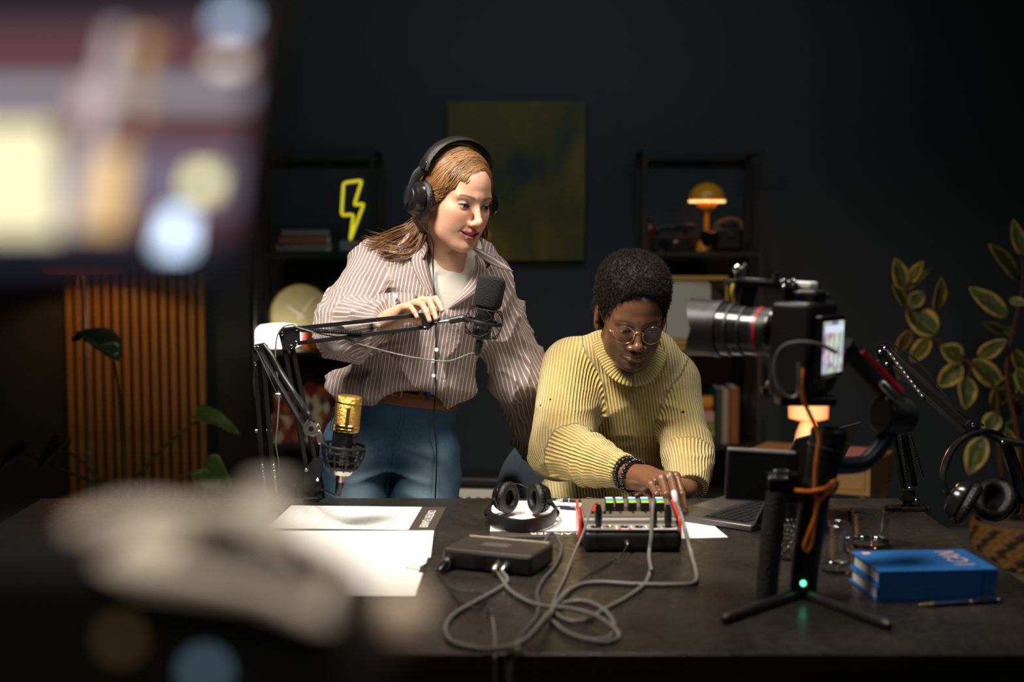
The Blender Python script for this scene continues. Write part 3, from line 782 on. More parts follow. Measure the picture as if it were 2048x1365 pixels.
# ---- philodendron at the left
YL = 5.0
pl = lambda x, y, dy=0.0: P(x, y, YL + dy)
base = pl(248, 1010)
PHI = thing('philodendron_plant', 'large leafy houseplant with arching stems in front of the slat panel', 'plant', (base.x, YL, 0.25))
ST = mat('green_stem', (0.055, 0.065, 0.015), 0.5, noise=0.2)
b0 = Vector((base.x, YL, 0.36))
def phstem(pts, r=0.0065): stem(PHI, [b0] + pts, r * 1.5, r * 0.6, ST)
phstem([pl(247, 985), pl(245, 900), pl(238, 790), pl(229, 725)])
phstem([pl(255, 985), pl(300, 925), pl(350, 875), pl(402, 838)])
phstem([pl(262, 1010), pl(300, 985), pl(360, 955), pl(410, 937)])
phstem([pl(235, 990), pl(190, 967), pl(120, 937), pl(45, 906)])
phstem([pl(228, 990), pl(195, 955), pl(160, 920), pl(122, 896)])
leaf(PHI, pl(238, 722), pl(152, 664), 0.13, (0.5, -0.55, 0.75), GRN, fold=0.75, droop=0.0, shape=0)
leaf(PHI, pl(165, 672), pl(140, 680), 0.03, (0, -1, 0.3), VAR, fold=0.3)
leaf(PHI, pl(395, 834), pl(482, 858), 0.15, (0.1, -0.28, 1), GRN, fold=0.35, droop=0.14, shape=1)
leaf(PHI, pl(408, 934), pl(462, 988), 0.15, (-0.35, -1, 0.45), GRN, fold=0.2, droop=0.05, shape=1)
leaf(PHI, pl(50, 906), pl(-15, 945), 0.14, (-0.1, -0.4, 1), GRN, fold=0.5, droop=0.12, shape=1)
leaf(PHI, pl(125, 895), pl(72, 940), 0.12, (-0.3, -0.5, 0.8), GRN, fold=0.6, droop=0.1, shape=1)
leaf(PHI, pl(125, 895), pl(142, 880), 0.04, (0, -1, 0.3), GRN, fold=0.4)
lp = thing('clay_planter', 'dark planter pot holding the houseplant by the slat panel', 'planter', (base.x, YL, 0))
MB().lathe([(0, 0.0), (0.12, 0.0), (0.155, 0.36), (0.162, 0.365), (0.162, 0.385), (0.142, 0.385), (0.135, 0.34), (0, 0.34)], 36).build('pot_wall', mat('dark_clay', (0.05, 0.04, 0.035), 0.6), lp)
MB().lathe([(0, 0.352), (0.137, 0.35)], 30, close=False).build('soil', mat('soil', (0.03, 0.02, 0.014), 0.95, bump=0.6, bscale=90), lp)

# ------------------------------------------------------------------ desk
DT = 0.75
dkm = mat('black_stained_wood', (0.022, 0.018, 0.015), 0.33); nt, b = nodes_of(dkm)
tc = nt.nodes.new('ShaderNodeTexCoord')
n1 = nt.nodes.new('ShaderNodeTexNoise'); n1.inputs['Scale'].default_value = 7; n1.inputs['Detail'].default_value = 8
n2 = nt.nodes.new('ShaderNodeTexNoise'); n2.inputs['Scale'].default_value = 55; n2.inputs['Detail'].default_value = 4
r = nt.nodes.new('ShaderNodeValToRGB'); r.color_ramp.elements[0].position = 0.35; r.color_ramp.elements[0].color = (0.016, 0.013, 0.011, 1)
r.color_ramp.elements[1].position = 0.75; r.color_ramp.elements[1].color = (0.034, 0.028, 0.022, 1)
vo = nt.nodes.new('ShaderNodeTexVoronoi'); vo.inputs['Scale'].default_value = 42
lt = mth(nt, 'LESS_THAN', vo.outputs['Distance'], 0.045)
n3 = nt.nodes.new('ShaderNodeTexNoise'); n3.inputs['Scale'].default_value = 9
sp_ = mth(nt, 'MULTIPLY', lt, mth(nt, 'GREATER_THAN', n3.outputs['Fac'], 0.56))
mx = nt.nodes.new('ShaderNodeMix'); mx.data_type = 'RGBA'; mx.inputs['B'].default_value = (0.3, 0.24, 0.18, 1)
rr = nt.nodes.new('ShaderNodeMapRange'); rr.inputs['From Min'].default_value = 0.3; rr.inputs['From Max'].default_value = 0.7; rr.inputs['To Min'].default_value = 0.22; rr.inputs['To Max'].default_value = 0.42
for q in (n1, n2, vo, n3): nt.links.new(tc.outputs['Object'], q.inputs['Vector'])
nt.links.new(n1.outputs['Fac'], r.inputs['Fac']); nt.links.new(r.outputs['Color'], mx.inputs['A']); nt.links.new(sp_, mx.inputs['Factor'])
nt.links.new(mx.outputs['Result'], b.inputs['Base Color']); nt.links.new(n2.outputs['Fac'], rr.inputs['Value']); nt.links.new(rr.outputs['Result'], b.inputs['Roughness'])
DX0, DX1, DY0, DY1 = -1.12, 0.935, 2.119, 3.342
DESK = thing('desk', 'large black wooden desk covered with podcast gear', 'desk', ((DX0 + DX1) / 2, (DY0 + DY1) / 2, 0))
MB().box(((DX0 + DX1) / 2, (DY0 + DY1) / 2, DT - 0.012), (DX1 - DX0, DY1 - DY0, 0.024)).build('tabletop', dkm, DESK, world=True, bevel=0.002)
for y in (DY0 + 0.03, DY1 - 0.05):
    MB().box(((DX0 + DX1) / 2, y, DT - 0.024 - 0.05), (DX1 - DX0 - 0.1, 0.02, 0.1)).build('apron', dkm, DESK, world=True)
for x in (DX0 + 0.04, DX1 - 0.04):
    MB().box((x, (DY0 + DY1) / 2, DT - 0.024 - 0.05), (0.02, DY1 - DY0 - 0.16, 0.1)).build('side_rail', dkm, DESK, world=True)
    for y in (DY0 + 0.05, DY1 - 0.06):
        MB().box((x, y, (DT - 0.024) / 2), (0.06, 0.06, DT - 0.024)).build('leg', dkm, DESK, world=True, bevel=0.002)

# ------------------------------------------------------------------ papers
def lined(name, nx, ny, col=(0.45, 0.44, 0.44)):
    """white paper with a printed ruled grid in local x / y"""
    m = mat(name, (0.86, 0.84, 0.81), 0.7); nt, b = nodes_of(m)
    tc = nt.nodes.new('ShaderNodeTexCoord'); sp = nt.nodes.new('ShaderNodeSeparateXYZ'); nt.links.new(tc.outputs['Object'], sp.inputs[0])
    a = mth(nt, 'LESS_THAN', mth(nt, 'FRACT', mth(nt, 'DIVIDE', sp.outputs[0], nx)), 0.0011 / nx) if nx else None
    c = mth(nt, 'LESS_THAN', mth(nt, 'FRACT', mth(nt, 'DIVIDE', sp.outputs[1], ny)), 0.0011 / ny)
    f = mth(nt, 'MAXIMUM', a, c) if a is not None else c
    mx = nt.nodes.new('ShaderNodeMix'); mx.data_type = 'RGBA'; mx.inputs['A'].default_value = (0.86, 0.84, 0.81, 1); mx.inputs['B'].default_value = (*col, 1)
    nt.links.new(mth(nt, 'MULTIPLY', f, 0.6), mx.inputs['Factor']); nt.links.new(mx.outputs['Result'], b.inputs['Base Color'])
    return m
BAND = mat('brown_print', (0.060, 0.045, 0.035), 0.55)
def sheet(name, label, cat, corner, ux, w, d, m, z=DT, group=None, th=0.0007, curl=0.0):
    """corner = right-near corner on desk, ux = direction of the right edge (away from camera); sheet extends left by w"""
    ey = Vector(ux); ey.z = 0; ey.normalize(); ex = Vector((ey.y, -ey.x, 0))
    M = Matrix((ex, ey, Vector((0, 0, 1)))).transposed().to_4x4(); M.translation = Vector((corner[0], corner[1], z))
    root = thing(name, label, cat, M=M, group=group)
    nx_, ny_ = 14, 6
    vs = []; fs = []
    for side in (0, 1):
        for j in range(ny_ + 1):
            for i in range(nx_ + 1):
                t = i / nx_; s = j / ny_
                zz = 0.0003 + th * side + curl * (t ** 2) * (0.4 + 0.6 * s)
                vs.append((-w * t, d * s, zz))
    K = (nx_ + 1) * (ny_ + 1)
    for j in range(ny_):
        for i in range(nx_):
            k = j * (nx_ + 1) + i
            fs.append((K + k, K + k + nx_ + 1, K + k + nx_ + 2, K + k + 1)); fs.append((k, k + 1, k + nx_ + 2, k + nx_ + 1))
    for i in range(nx_):
        fs.append((i, K + i, K + i + 1, i + 1)); k = ny_ * (nx_ + 1) + i; fs.append((k, k + 1, K + k + 1, K + k))
    for j in range(ny_):
        k = j * (nx_ + 1); fs.append((k, k + nx_ + 1, K + k + nx_ + 1, K + k)); k += nx_; fs.append((k, K + k, K + k + nx_ + 1, k + nx_ + 1))
    MB().add(vs, fs).build('page', m, root, smooth=60)
    return root
# first planner with brown band
c0 = D(868, 1062); c1 = D(892, 1016); bl = D(846, 1014)
bw = (c1 - bl).length; dd = (c1 - c0).length
root = sheet('planner_sheet', 'printed planner page with brown title band lying farthest back on the desk', 'paper', c0, c1 - c0, 0.36, dd, lined('planner_grid', 0.052, 0.024), group='papers on the desk')
MB().box((-bw / 2, dd / 2, 0.0013), (bw, dd, 0.0002)).build('title_band', BAND, root)
text_mesh('CONTENT PLANNER', 0.026, Matrix.Translation((-bw * 0.50, dd * 0.47, 0.00145)) @ Matrix.Rotation(math.radians(-90), 4, 'Z') @ Matrix.Scale(0.74, 4, (1, 0, 0)), PAPER, 'title_text', root, 0.00005)
# second and third sheet (clipped together)
c0 = D(861, 1118); c1 = D(868, 1064)
root = sheet('script_sheet', 'ruled white page lying in the middle of the left paper pile', 'paper', c0, (c1 - c0), 0.36, (c1 - c0).length, lined('ruled_paper_a', 0.0, 0.009), z=DT + 0.0014, group='papers on the desk', curl=0.003)
c0 = D(831, 1196); c1 = D(859, 1108)
root = sheet('clipped_pages', 'white clipped page nearest the camera in the left paper pile', 'paper', c0, (c1 - c0), 0.36, (c1 - c0).length, lined('ruled_paper_b', 0.0, 0.011), z=DT + 0.003, group='papers on the desk')
# binder clip on its right edge
cm = (c0 * 0.45 + c1 * 0.55); ey = (c1 - c0).normalized(); ex = Vector((ey.y, -ey.x, 0))
Mcl = Matrix((ex, ey, Vector((0, 0, 1)))).transposed().to_4x4(); Mcl.translation = Vector((cm.x, cm.y, DT))
root = thing('binder_clip', 'black binder clip with wire arms holding the near page', 'clip', M=Mcl)
MB().prism([(-0.008, 0.0046), (0.002, 0.001), (0.002, 0.012), (-0.008, 0.0060)], -0.02, 0.02, Matrix.Rotation(math.radians(90), 4, 'X')).build('clip_body', BLACK_MET, root, bevel=0.0004)
MB().tube(smooth_path([(-0.005, 0.016, 0.006), (-0.012, 0.015, 0.008), (-0.024, 0.010, 0.009), (-0.030, 0.008, 0.009), (-0.033, 0.0, 0.009), (-0.030, -0.008, 0.009), (-0.024, -0.010, 0.009), (-0.012, -0.015, 0.008), (-0.005, -0.016, 0.006)], 4), 0.0009, 6).build('wire_arm', CHROME, root)

# planner beneath the mixer and headphones
c0 = D(1185, 1074); c1 = D(1182, 1003); dd = (c1 - c0).length
root = sheet('planner_sheet', 'planner page with brown band under the headphones and the red mixer', 'paper', c0, (0, 1, 0), 0.215, dd, lined('planner_grid_b', 0.03, 0.02), group='papers on the desk')
MB().box((-0.1075, 0.023, 0.0013), (0.215, 0.046, 0.0002)).build('title_band', BAND, root)
text_mesh('PLANNER', 0.027, Matrix.Translation((-0.073, 0.024, 0.00145)) @ Matrix.Rotation(math.radians(180), 4, 'Z'), PAPER, 'title_text', root, 0.00005)
c0 = D(1456, 1076); c1 = D(1400, 1001)
root = sheet('note_sheet', 'plain white page sticking out right of the red mixer', 'paper', c0, (-0.12, 1, 0), 0.19, 0.3, mat('note_paper', (0.86, 0.83, 0.82), 0.7), z=DT, group='papers on the desk')
text_mesh('RADIO', 0.012, Matrix.Translation((-0.075, 0.018, 0.00115)) @ Matrix.Rotation(math.radians(180), 4, 'Z'), mat('pale_red_print', (0.75, 0.5, 0.5), 0.6), 'printed_word', root, 0.00003)

# ------------------------------------------------------------------ pens
def pen(a, b, r, label, body, tip, rings=()):
    a = Vector(a); b = Vector(b); d = (b - a).normalized()
    root = thing('pen', label, 'pen', (a + b) / 2 - Vector((0, 0, r)))
    L = (b - a).length
    MB().tube([a + d * L * 0.16, a + d * L * 0.5, b - d * 0.004], [r * 0.95, r, r * 0.9], 12).build('barrel', body, root, world=True)
    MB().tube([a, a + d * L * 0.03, a + d * L * 0.16], [r * 0.2, r * 0.45, r * 0.95], 12).build('tip', tip, root, world=True)
    for t in rings:
        MB().cyl(a + d * L * (t - 0.012), a + d * L * (t + 0.012), r * 1.12, n=14).build('ring', tip, root, world=True)
    MB().bar(b - d * L * 0.02 + Vector((0, 0, r)), b - d * L * 0.3 + Vector((0, 0, r * 1.6)), r * 0.7, 0.001).build('clip', tip, root, world=True)
    MB().cyl(b - d * 0.004, b, r * 0.7, r * 0.4, n=12).build('cap_end', tip, root, world=True)
    return root
pen(D(1838, 1211, DT + 0.005), D(2006, 1201, DT + 0.005), 0.0048, 'blue pen with gold tip and clip in front of the blue notebooks', mat('navy_lacquer', (0.008, 0.015, 0.07), 0.2, coat=0.5), GOLD, (0.60, 0.93))
pen(D(1108, 1014, DT + 0.006), D(1190, 1020, DT + 0.006), 0.0042, 'dark pen with silver ring lying on the planner behind the headphones', mat('dark_lacquer', (0.02, 0.02, 0.03), 0.25), CHROME, (0.55,))
pen(D(1112, 1000, DT + 0.006), D(1200, 1003, DT + 0.006), 0.0052, 'black marker pen at the far desk edge beside the sweater sleeve', BLACK_PL, STEEL, (0.3,))

# ------------------------------------------------------------------ headphones
def ear_cup(root, c, axis, R, th, up=(0, 0, 1), ribs=26, ring_m=None):
    """c centre, axis points to the ear (pad) side"""
    M = frame(c, axis, up)   # local x = axis
    M = M @ Matrix.Rotation(math.radians(90), 4, 'Y')   # local z = axis
    sh = MB().lathe([(0, -th * 0.55), (R * 0.55, -th * 0.55), (R * 0.78, -th * 0.48), (R * 0.92, -th * 0.25), (R * 0.96, -th * 0.05), (R * 0.9, 0.0), (0, 0.0)], 36, M).build('ear_cup', BLACK_GLOSS, root, world=True)
    MB().lathe([(R * 0.30, -th * 0.56), (R * 0.34, -th * 0.60), (R * 0.50, -th * 0.60), (R * 0.54, -th * 0.555)], 36, M, close=False).build('cup_ring', ring_m or BLACK_MET, sh, world=True)
    prof = []
    for k in range(14):
        a = 2 * math.pi * k / 13
        prof.append((R * 0.74 + R * 0.28 * math.cos(a), th * 0.27 + th * 0.26 * math.sin(a)))
    pad = MB().lathe(prof, 44, M, close=False).build('ear_pad', LEATHER, root, world=True)
    st = MB()
    for k in range(ribs):
        a = 2 * math.pi * k / ribs
        p = M @ Vector((R * 1.01 * math.cos(a), R * 1.01 * math.sin(a), th * 0.16)); q = M @ Vector((R * 1.005 * math.cos(a + 0.05), R * 1.005 * math.sin(a + 0.05), th * 0.36))
        st.tube([p, q], 0.0007, 5)
    st.build('pad_stitching', BLACK_GLOSS, pad, world=True)
    MB().lathe([(0, th * 0.03), (R * 0.55, th * 0.03), (R * 0.55, th * 0.045), (0, th * 0.045)], 30, M).build('speaker_cloth', mat('black_cloth', (0.006, 0.006, 0.006), 0.95), root, world=True)
    return sh

hc = D(1043, 1030)
root = thing('headphones', 'black over-ear headphones lying open on the desk between interface and mixer', 'headphones', hc)
lc_ = P(1010, 995, 3.135); rc_ = P(1079, 994, 3.125)
lc_.z = max(lc_.z, DT + 0.0365); rc_.z = lc_.z
ear_cup(root, lc_, (0.80, -0.60, 0.03), 0.035, 0.034)
ear_cup(root, rc_, (-0.90, -0.42, 0.03), 0.035, 0.034)
ax = 0.074; cy = 3.07; cx = hc.x
bp = []
for k in range(33):
    a = math.pi + math.pi * k / 32
    bp.append(Vector((cx + ax * math.cos(a), cy + 0.115 * math.sin(a), DT + 0.0165 + 0.004 * abs(math.cos(a)))))
MB().tube(bp, [(0.0028, 0.0155)] * 33, 10, flat=(0, 0, 1)).build('headband', LEATHER, root, world=True)
bp2 = [Vector((cx + (q.x - cx) * 0.94, cy + (q.y - cy) * 0.955, q.z)) for q in bp[3:-3]]
MB().tube(bp2, [(0.003, 0.0115)] * len(bp2), 10, flat=(0, 0, 1)).build('band_padding', LEATHER, root, world=True)
for s, c in ((-1, lc_), (1, rc_)):
    e = Vector((cx + s * ax, cy, DT + 0.02))
    MB().tube(smooth_path([e, e + Vector((s * 0.001, 0.02, 0.006)), c + Vector((s * 0.026, 0.016, -0.012)), c + Vector((s * 0.02, 0.012, 0.004))], 5), 0.0045, 8).build('yoke', BLACK_MET, root, world=True)
    MB().sphere(e + Vector((0, 0.004, 0.0)), 0.0095, 12, 8).build('hinge', BLACK_GLOSS, root, world=True)
MB().tube(smooth_path([lc_ + Vector((0.01, 0.03, 0.02)), lc_ + Vector((0.03, 0.08, 0.015)), rc_ + Vector((-0.01, 0.07, 0.0)), rc_ + Vector((0.02, 0.06, -0.028)), rc_ + Vector((0.07, 0.07, -0.034))], 6), 0.0012, 6).build('cord', CABLE_BLACK, root, world=True)

# ------------------------------------------------------------------ red mixer
mx0, mx1 = D(1167, 1107).x, D(1364, 1107).x
MXW = mx1 - mx0; my = 2.785
MIX = thing('audio_mixer', 'compact black mixer with red sides, faders and plugged jacks', 'mixer', ((mx0 + mx1) / 2, my, DT))
RED = mat('red_plastic', (0.55, 0.02, 0.02), 0.32, coat=0.2)
GREYP = mat('warm_grey_panel', (0.26, 0.24, 0.21), 0.42)
hj = P(1265, 1064, my).z - DT   # jack deck height
MB().box((0, 0.115, hj / 2), (MXW, 0.23, hj - 0.0004)).build('body', BLACK_PL, MIX, bevel=0.012, seg=4)
MB().box((0, 0.033, hj + 0.0012), (MXW * 0.94, 0.056, 0.0024)).build('jack_plate', GREYP, MIX, bevel=0.003)
MB().torus((0, 0, 0), 0.001, 0.0001) if False else None
rim = [(-MXW * 0.46, 0.004), (MXW * 0.46, 0.004), (MXW * 0.48, 0.012), (MXW * 0.48, 0.058), (-MXW * 0.48, 0.058), (-MXW * 0.48, 0.012)]
MB().tube([(x, y, hj + 0.002) for x, y in rim], 0.0017, 8, closed=True).build('rim_trim', STEEL, MIX)
hc2 = hj + 0.013
con = MB().box((0, 0.135, (hj + hc2) / 2), (MXW * 0.97, 0.15, hc2 - hj)).build('console_block', GREYP, MIX, bevel=0.004)
for s in (-1, 1):
    MB().prism([(0.055, 0.006), (0.212, 0.006), (0.214, hc2 + 0.010), (0.070, hc2 + 0.002), (0.060, hj)], -0.003, 0.003, Matrix.Translation((s * (MXW * 0.5 + 0.0035), 0, 0)) @ Matrix.Rotation(math.radians(90), 4, 'Z') @ Matrix.Rotation(math.radians(90), 4, 'X')).build('side_cheek', RED, MIX, bevel=0.0015)
slope = Matrix.Rotation(math.radians(4), 3, 'X')
TOPP = mat('tan_top_plate', (0.13, 0.10, 0.07), 0.4, noise=0.15)
MB().box((0, 0.140, hc2 + 0.005), (MXW * 0.95, 0.135, 0.006), slope).build('fader_plate', TOPP, MIX, bevel=0.001)
def deck(x, y): return Vector((x, y, hc2 + 0.008 + (y - 0.140) * math.tan(math.radians(4))))
fc = [(0.8, 0.8, 0.8), (0.12, 0.3, 0.55), (0.05, 0.6, 0.22), (0.7, 0.65, 0.05)]
for i, px in enumerate((1218, 1238, 1263, 1288, 1318)):
    x = P(px, 1020, my + 0.13).x - (mx0 + mx1) / 2
    p = deck(x, 0.120)
    MB().box((p.x, 0.14, p.z + 0.0003), (0.003, 0.1, 0.0012)).build('fader_slot', BLACK_PL, MIX)
    kb = MB().prism([(-0.016, 0), (0.014, 0), (0.016, 0.017), (-0.020, 0.023)], -0.0085, 0.0085, Matrix.Translation((p.x, p.y, p.z)) @ Matrix.Rotation(math.radians(90), 4, 'Z') @ Matrix.Rotation(math.radians(90), 4, 'X') @ Matrix.Scale(-1, 4, (1, 0, 0))).build('fader_knob', BLACK_PL, MIX, bevel=0.0008)
    for j, c in enumerate(fc):
        t = (j + 0.5) / 4
        q = Vector((p.x, p.y - 0.013 + 0.028 * (1 - t), 0))
        zz = p.z + 0.0175 + (0.0035) * (1 - t) * 0 + 0.0042 * (1 - t) * 0
        MB().box((q.x, p.y + 0.0180 - 0.0350 * t, p.z + 0.0228 - 0.0052 * t), (0.0150, 0.0080, 0.0012)).build('fader_mark', mat('fader_mark%d' % j, c, 0.35, emit=c, estr=0.25), kb)
for i in range(4):
    p = deck(-MXW * 0.38 + 0.012 * i, 0.09)
    MB().cyl(p, p + Vector((0, 0, 0.006)), 0.0042, 0.0036).build('trim_knob', CHROME, MIX)
MB().cyl(deck(-MXW * 0.34, 0.12), deck(-MXW * 0.34, 0.12) + Vector((0, 0, 0.01)), 0.009, 0.008).build('mute_button', mat('red_button', (0.6, 0.03, 0.01), 0.4, emit=(1, 0.08, 0.02), estr=0.5), MIX)
for i in range(6):
    x = -MXW * 0.38 + i * MXW * 0.152
    MB().lathe([(0.003, 0.0), (0.008, 0.0), (0.008, 0.002), (0.0045, 0.0028), (0.003, 0.001)], 20, Matrix.Translation((x, 0.03, hj + 0.0024)), close=False).build('jack_socket', GOLD if i == 1 else BLACK_GLOSS, MIX)
    MB().box((x + MXW * 0.076, 0.03, hj + 0.0028), (0.002, 0.03, 0.0008)).build('divider', WHITE_PL, MIX)
MB().box((MXW * 0.14, 0.0105, hj + 0.0028), (MXW * 0.62, 0.005, 0.0008)).build('white_stripe', WHITE_PL, MIX)
for x in (-0.025, -0.004):
    MB().box((x, 0.0108, hj + 0.0034), (0.006, 0.005, 0.0016)).build('led', mat('red_led', (0.5, 0.0, 0.0), 0.4, emit=(1, 0.02, 0.02), estr=0.8), MIX)
MB().cyl((-0.012, -0.001, 0.022), (-0.012, -0.006, 0.022), 0.0045).build('power_socket', STEEL, MIX)

# ------------------------------------------------------------------ audio interface
z_t = DT + 0.042
fl_ = D(885, 1094, z_t); fr_ = D(1064, 1111, z_t); bk = D(918, 1062, z_t)
ux_ = (fr_ - fl_); aw = ux_.length; ux_.normalize(); ad = 0.115
M = Matrix((ux_, Vector((-ux_.y, ux_.x, 0)), Vector((0, 0, 1)))).transposed().to_4x4(); M.translation = (fl_ + fr_) / 2 - Vector((0, 0, 0.042))
IFC = thing('audio_interface', 'dark brown audio interface box with cables in its front', 'audio interface', M=M)
MB().box((0, ad / 2, 0.021), (aw, ad, 0.038)).build('body', mat('brown_black_metal', (0.035, 0.026, 0.02), 0.4, noise=0.15), IFC, bevel=0.006, seg=3)
MB().box((0, -0.0005, 0.02), (aw * 0.94, 0.003, 0.03)).build('front_plate', BLACK_PL, IFC, bevel=0.001)
MB().box((-0.005, ad * 0.5, 0.0404), (0.055, 0.03, 0.0008)).build('badge', mat('badge_grey', (0.09, 0.085, 0.075), 0.35), IFC)
MB().tube([(-aw / 2 + 0.008, ad - 0.004, 0.0405), (aw / 2 - 0.008, ad - 0.004, 0.0405)], 0.0016, 8).build('rear_highlight', mat('edge_highlight', (0.5, 0.45, 0.36), 0.4), IFC)  # pale strip stands for the highlight along the rear top edge
MB().tube([(-aw / 2 + 0.006, 0.002, 0.0385), (aw / 2 - 0.006, 0.002, 0.0385)], 0.0008, 6).build('front_trim', STEEL, IFC)
for x in (-0.075, 0.025, 0.042):
    MB().cyl((x, 0, 0.02), (x, -0.004, 0.02), 0.007).build('socket', STEEL, IFC)
MB().box((-0.012, -0.002, 0.02), (0.022, 0.002, 0.022)).build('usb_panel', BLACK_GLOSS, IFC)
for sx in (-1, 1):
    for sy in (0.015, ad - 0.015):
        MB().cyl((sx * (aw / 2 - 0.015), sy, 0), (sx * (aw / 2 - 0.015), sy, 0.0025), 0.006).build('rubber_foot', BLACK_PL, IFC)
IFM = M

# ------------------------------------------------------------------ plugs and cables
def Z7(x, y, z=None):
    """point of the cable close-up (860,930 at 3.138x) on the desk plane"""
    return D(860 + x / 3.138, 930 + y / 3.138, DT + 0.0045 if z is None else z)
def cable(label, pts, r, m, plugs=(), n=7):
    """plugs: list of (point, dir, length, radius, mat)"""
    path = smooth_path(pts, n)
    for q in path:
        if q.y > DY0 - 0.004 and q.z < DT + r + 0.0003: q.z = DT + r + 0.0003
    root = thing('cable', label, 'cable', (path[0].x, path[0].y, DT), group='cables on the desk')
    MB().tube(path, r, 10).build('wire', m, root, world=True)
    for (p, d, L, rr, pm) in plugs:
        p = Vector(p); d = Vector(d).normalized()
        MB().tube([p, p + d * L * 0.12, p + d * L * 0.7, p + d * L], [rr * 0.8, rr, rr, rr * 0.62], 14).build('plug', pm, root, world=True)
    return root
def mixp(px, py, yy):
    return P(px, py, my + yy)
PLUG = mat('plug_shell', (0.03, 0.03, 0.032), 0.3, 0.3)
GUN = mat('gunmetal_plug', (0.10, 0.095, 0.09), 0.3, 0.8)
def upplug(px, pyb, pyt, yy=0.03):
    a = mixp(px, pyb, yy); t = mixp(px, pyt, yy); return (a, t - a, (t - a).length, 0.0075, PLUG), t
pl1, t1 = upplug(1197, 1053, 1010); pl2, t2 = upplug(1307, 1053, 1008); pl3, t3 = upplug(1336, 1052, 1010)
zc = DT + 0.005
# A: from plug 2 down in front of the mixer into the coil
cable('grey cable from the middle mixer plug looping into the coil',
      [t2, t2 + Vector((-0.004, -0.025, 0.002)), P(1302, 1075, my - 0.03), P(1298, 1110, my - 0.055), D(1302, 1140, DT + 0.01), Z7(1385, 660), Z7(1350, 745), Z7(1240, 830), Z7(1100, 905), Z7(1000, 965), Z7(900, 985), Z7(815, 955), Z7(785, 910), Z7(850, 868), Z7(980, 860), Z7(1095, 915), Z7(1155, 1005), Z7(1120, 1085), Z7(1000, 1100), Z7(860, 1055), Z7(770, 985)], 0.0038, CABLE_GREY, [pl2])
# B: from the white plug on the right
tb = P(1352, 1006, my + 0.05)
cable('grey cable from the white plug sweeping right then off the front edge',
      [tb, P(1362, 1030, my + 0.01), P(1370, 1060, my - 0.02), P(1383, 1110, my - 0.06), D(1391, 1145), Z7(1668, 728), Z7(1600, 752), Z7(1300, 752), Z7(1050, 740), Z7(900, 772), Z7(800, 860, DT + 0.012), Z7(750, 940, DT + 0.014), Z7(690, 1030, DT + 0.012), Z7(610, 1100, DT + 0.012), Z7(545, 1165, DT + 0.010),
       Vector((D(1026, 1313).x, DY0 - 0.004, DT + 0.004)), Vector((D(1020, 1330).x, DY0 - 0.014, DT - 0.04)), Vector((D(1018, 1360).x, DY0 - 0.015, DT - 0.2)), Vector((D(1018, 1360).x, DY0 - 0.015, 0.3))], 0.0042, CABLE_GREY,
      [(tb + Vector((-0.004, 0.012, 0.022)), tb - (tb + Vector((-0.004, 0.012, 0.022))), 0.026, 0.006, WHITE_PL), pl3])
# C and D: from the audio interface
pc = IFM @ Vector((0.025, -0.004, 0.02)); pd = IFM @ Vector((0.042, -0.004, 0.02)); fy = IFM.to_3x3() @ Vector((0, -1, -0.25))
cable('grey cable from the left jack of the interface into the coil',
      [pc + fy * 0.024, Z7(440, 700), Z7(500, 790), Z7(620, 862), Z7(740, 892, DT + 0.010), Z7(880, 905, DT + 0.014), Z7(1040, 950, DT + 0.014), Z7(1150, 1025, DT + 0.012), Z7(1182, 1085), Z7(1090, 1118), Z7(960, 1100, DT + 0.012)], 0.0038, CABLE_GREY, [(pc, fy, 0.026, 0.0065, STEEL)])
cable('grey cable from the right jack of the interface making the wide left loop',
      [pd + fy * 0.024, Z7(480, 742), Z7(300, 852), Z7(150, 940), Z7(97, 1030), Z7(140, 1112), Z7(300, 1155), Z7(500, 1145, DT + 0.014), Z7(610, 1085, DT + 0.02), Z7(700, 985, DT + 0.022), Z7(745, 935, DT + 0.022)], 0.0038, CABLE_GREY, [(pd, fy, 0.026, 0.0065, STEEL)])
cable('dark grey cable from behind the interface curling down to the coil',
      [IFM @ Vector((aw / 2 - 0.03, ad + 0.002, 0.02)), Z7(760, 432, DT + 0.018), Z7(825, 510, DT + 0.012), Z7(790, 625), Z7(710, 725), Z7(672, 805), Z7(680, 885), Z7(665, 960), Z7(600, 1040), Z7(545, 1110), Z7(505, 1185),
       Vector((D(1016, 1313).x, DY0 - 0.004, DT + 0.003)), Vector((D(1012, 1340).x, DY0 - 0.013, DT - 0.06)), Vector((D(1012, 1340).x, DY0 - 0.013, 0.35))], 0.0034, mat('dark_grey_cable', (0.07, 0.065, 0.06), 0.45), [])
pf = IFM @ Vector((-0.075, -0.004, 0.02))
cable('thin black power lead from the left socket of the interface',
      [pf + fy * 0.05, Z7(118, 770), Z7(180, 792), Z7(300, 802), Z7(350, 832), Z7(300, 900), Z7(200, 870), Z7(130, 800)], 0.0016, CABLE_BLACK, [(pf, fy, 0.05, 0.0085, BLACK_GLOSS), (pf + fy * 0.01, fy, 0.012, 0.0095, STEEL)])
pg = MIX.location + Vector((-0.012, -0.006, 0.022))
cable('thin black lead from the front socket of the mixer',
      [pg + Vector((0, -0.012, -0.004)), D(1238, 1118, DT + 0.012), Z7(1150, 600), Z7(1085, 640), Z7(960, 715), Z7(860, 800), Z7(800, 900, DT + 0.012)], 0.0016, CABLE_BLACK, [(pg, (0, -1, -0.2), 0.014, 0.004, STEEL)])
cable('slim grey cable from the left mixer plug running down to the coil',
      [t1, t1 + Vector((-0.010, -0.012, 0.003)), P(1178, 1030, my - 0.01), P(1165, 1070, my - 0.035), D(1146, 1112, DT + 0.012), Z7(850, 700), Z7(800, 800), Z7(765, 890), Z7(740, 950, DT + 0.02)], 0.0022, CABLE_GREY, [pl1])
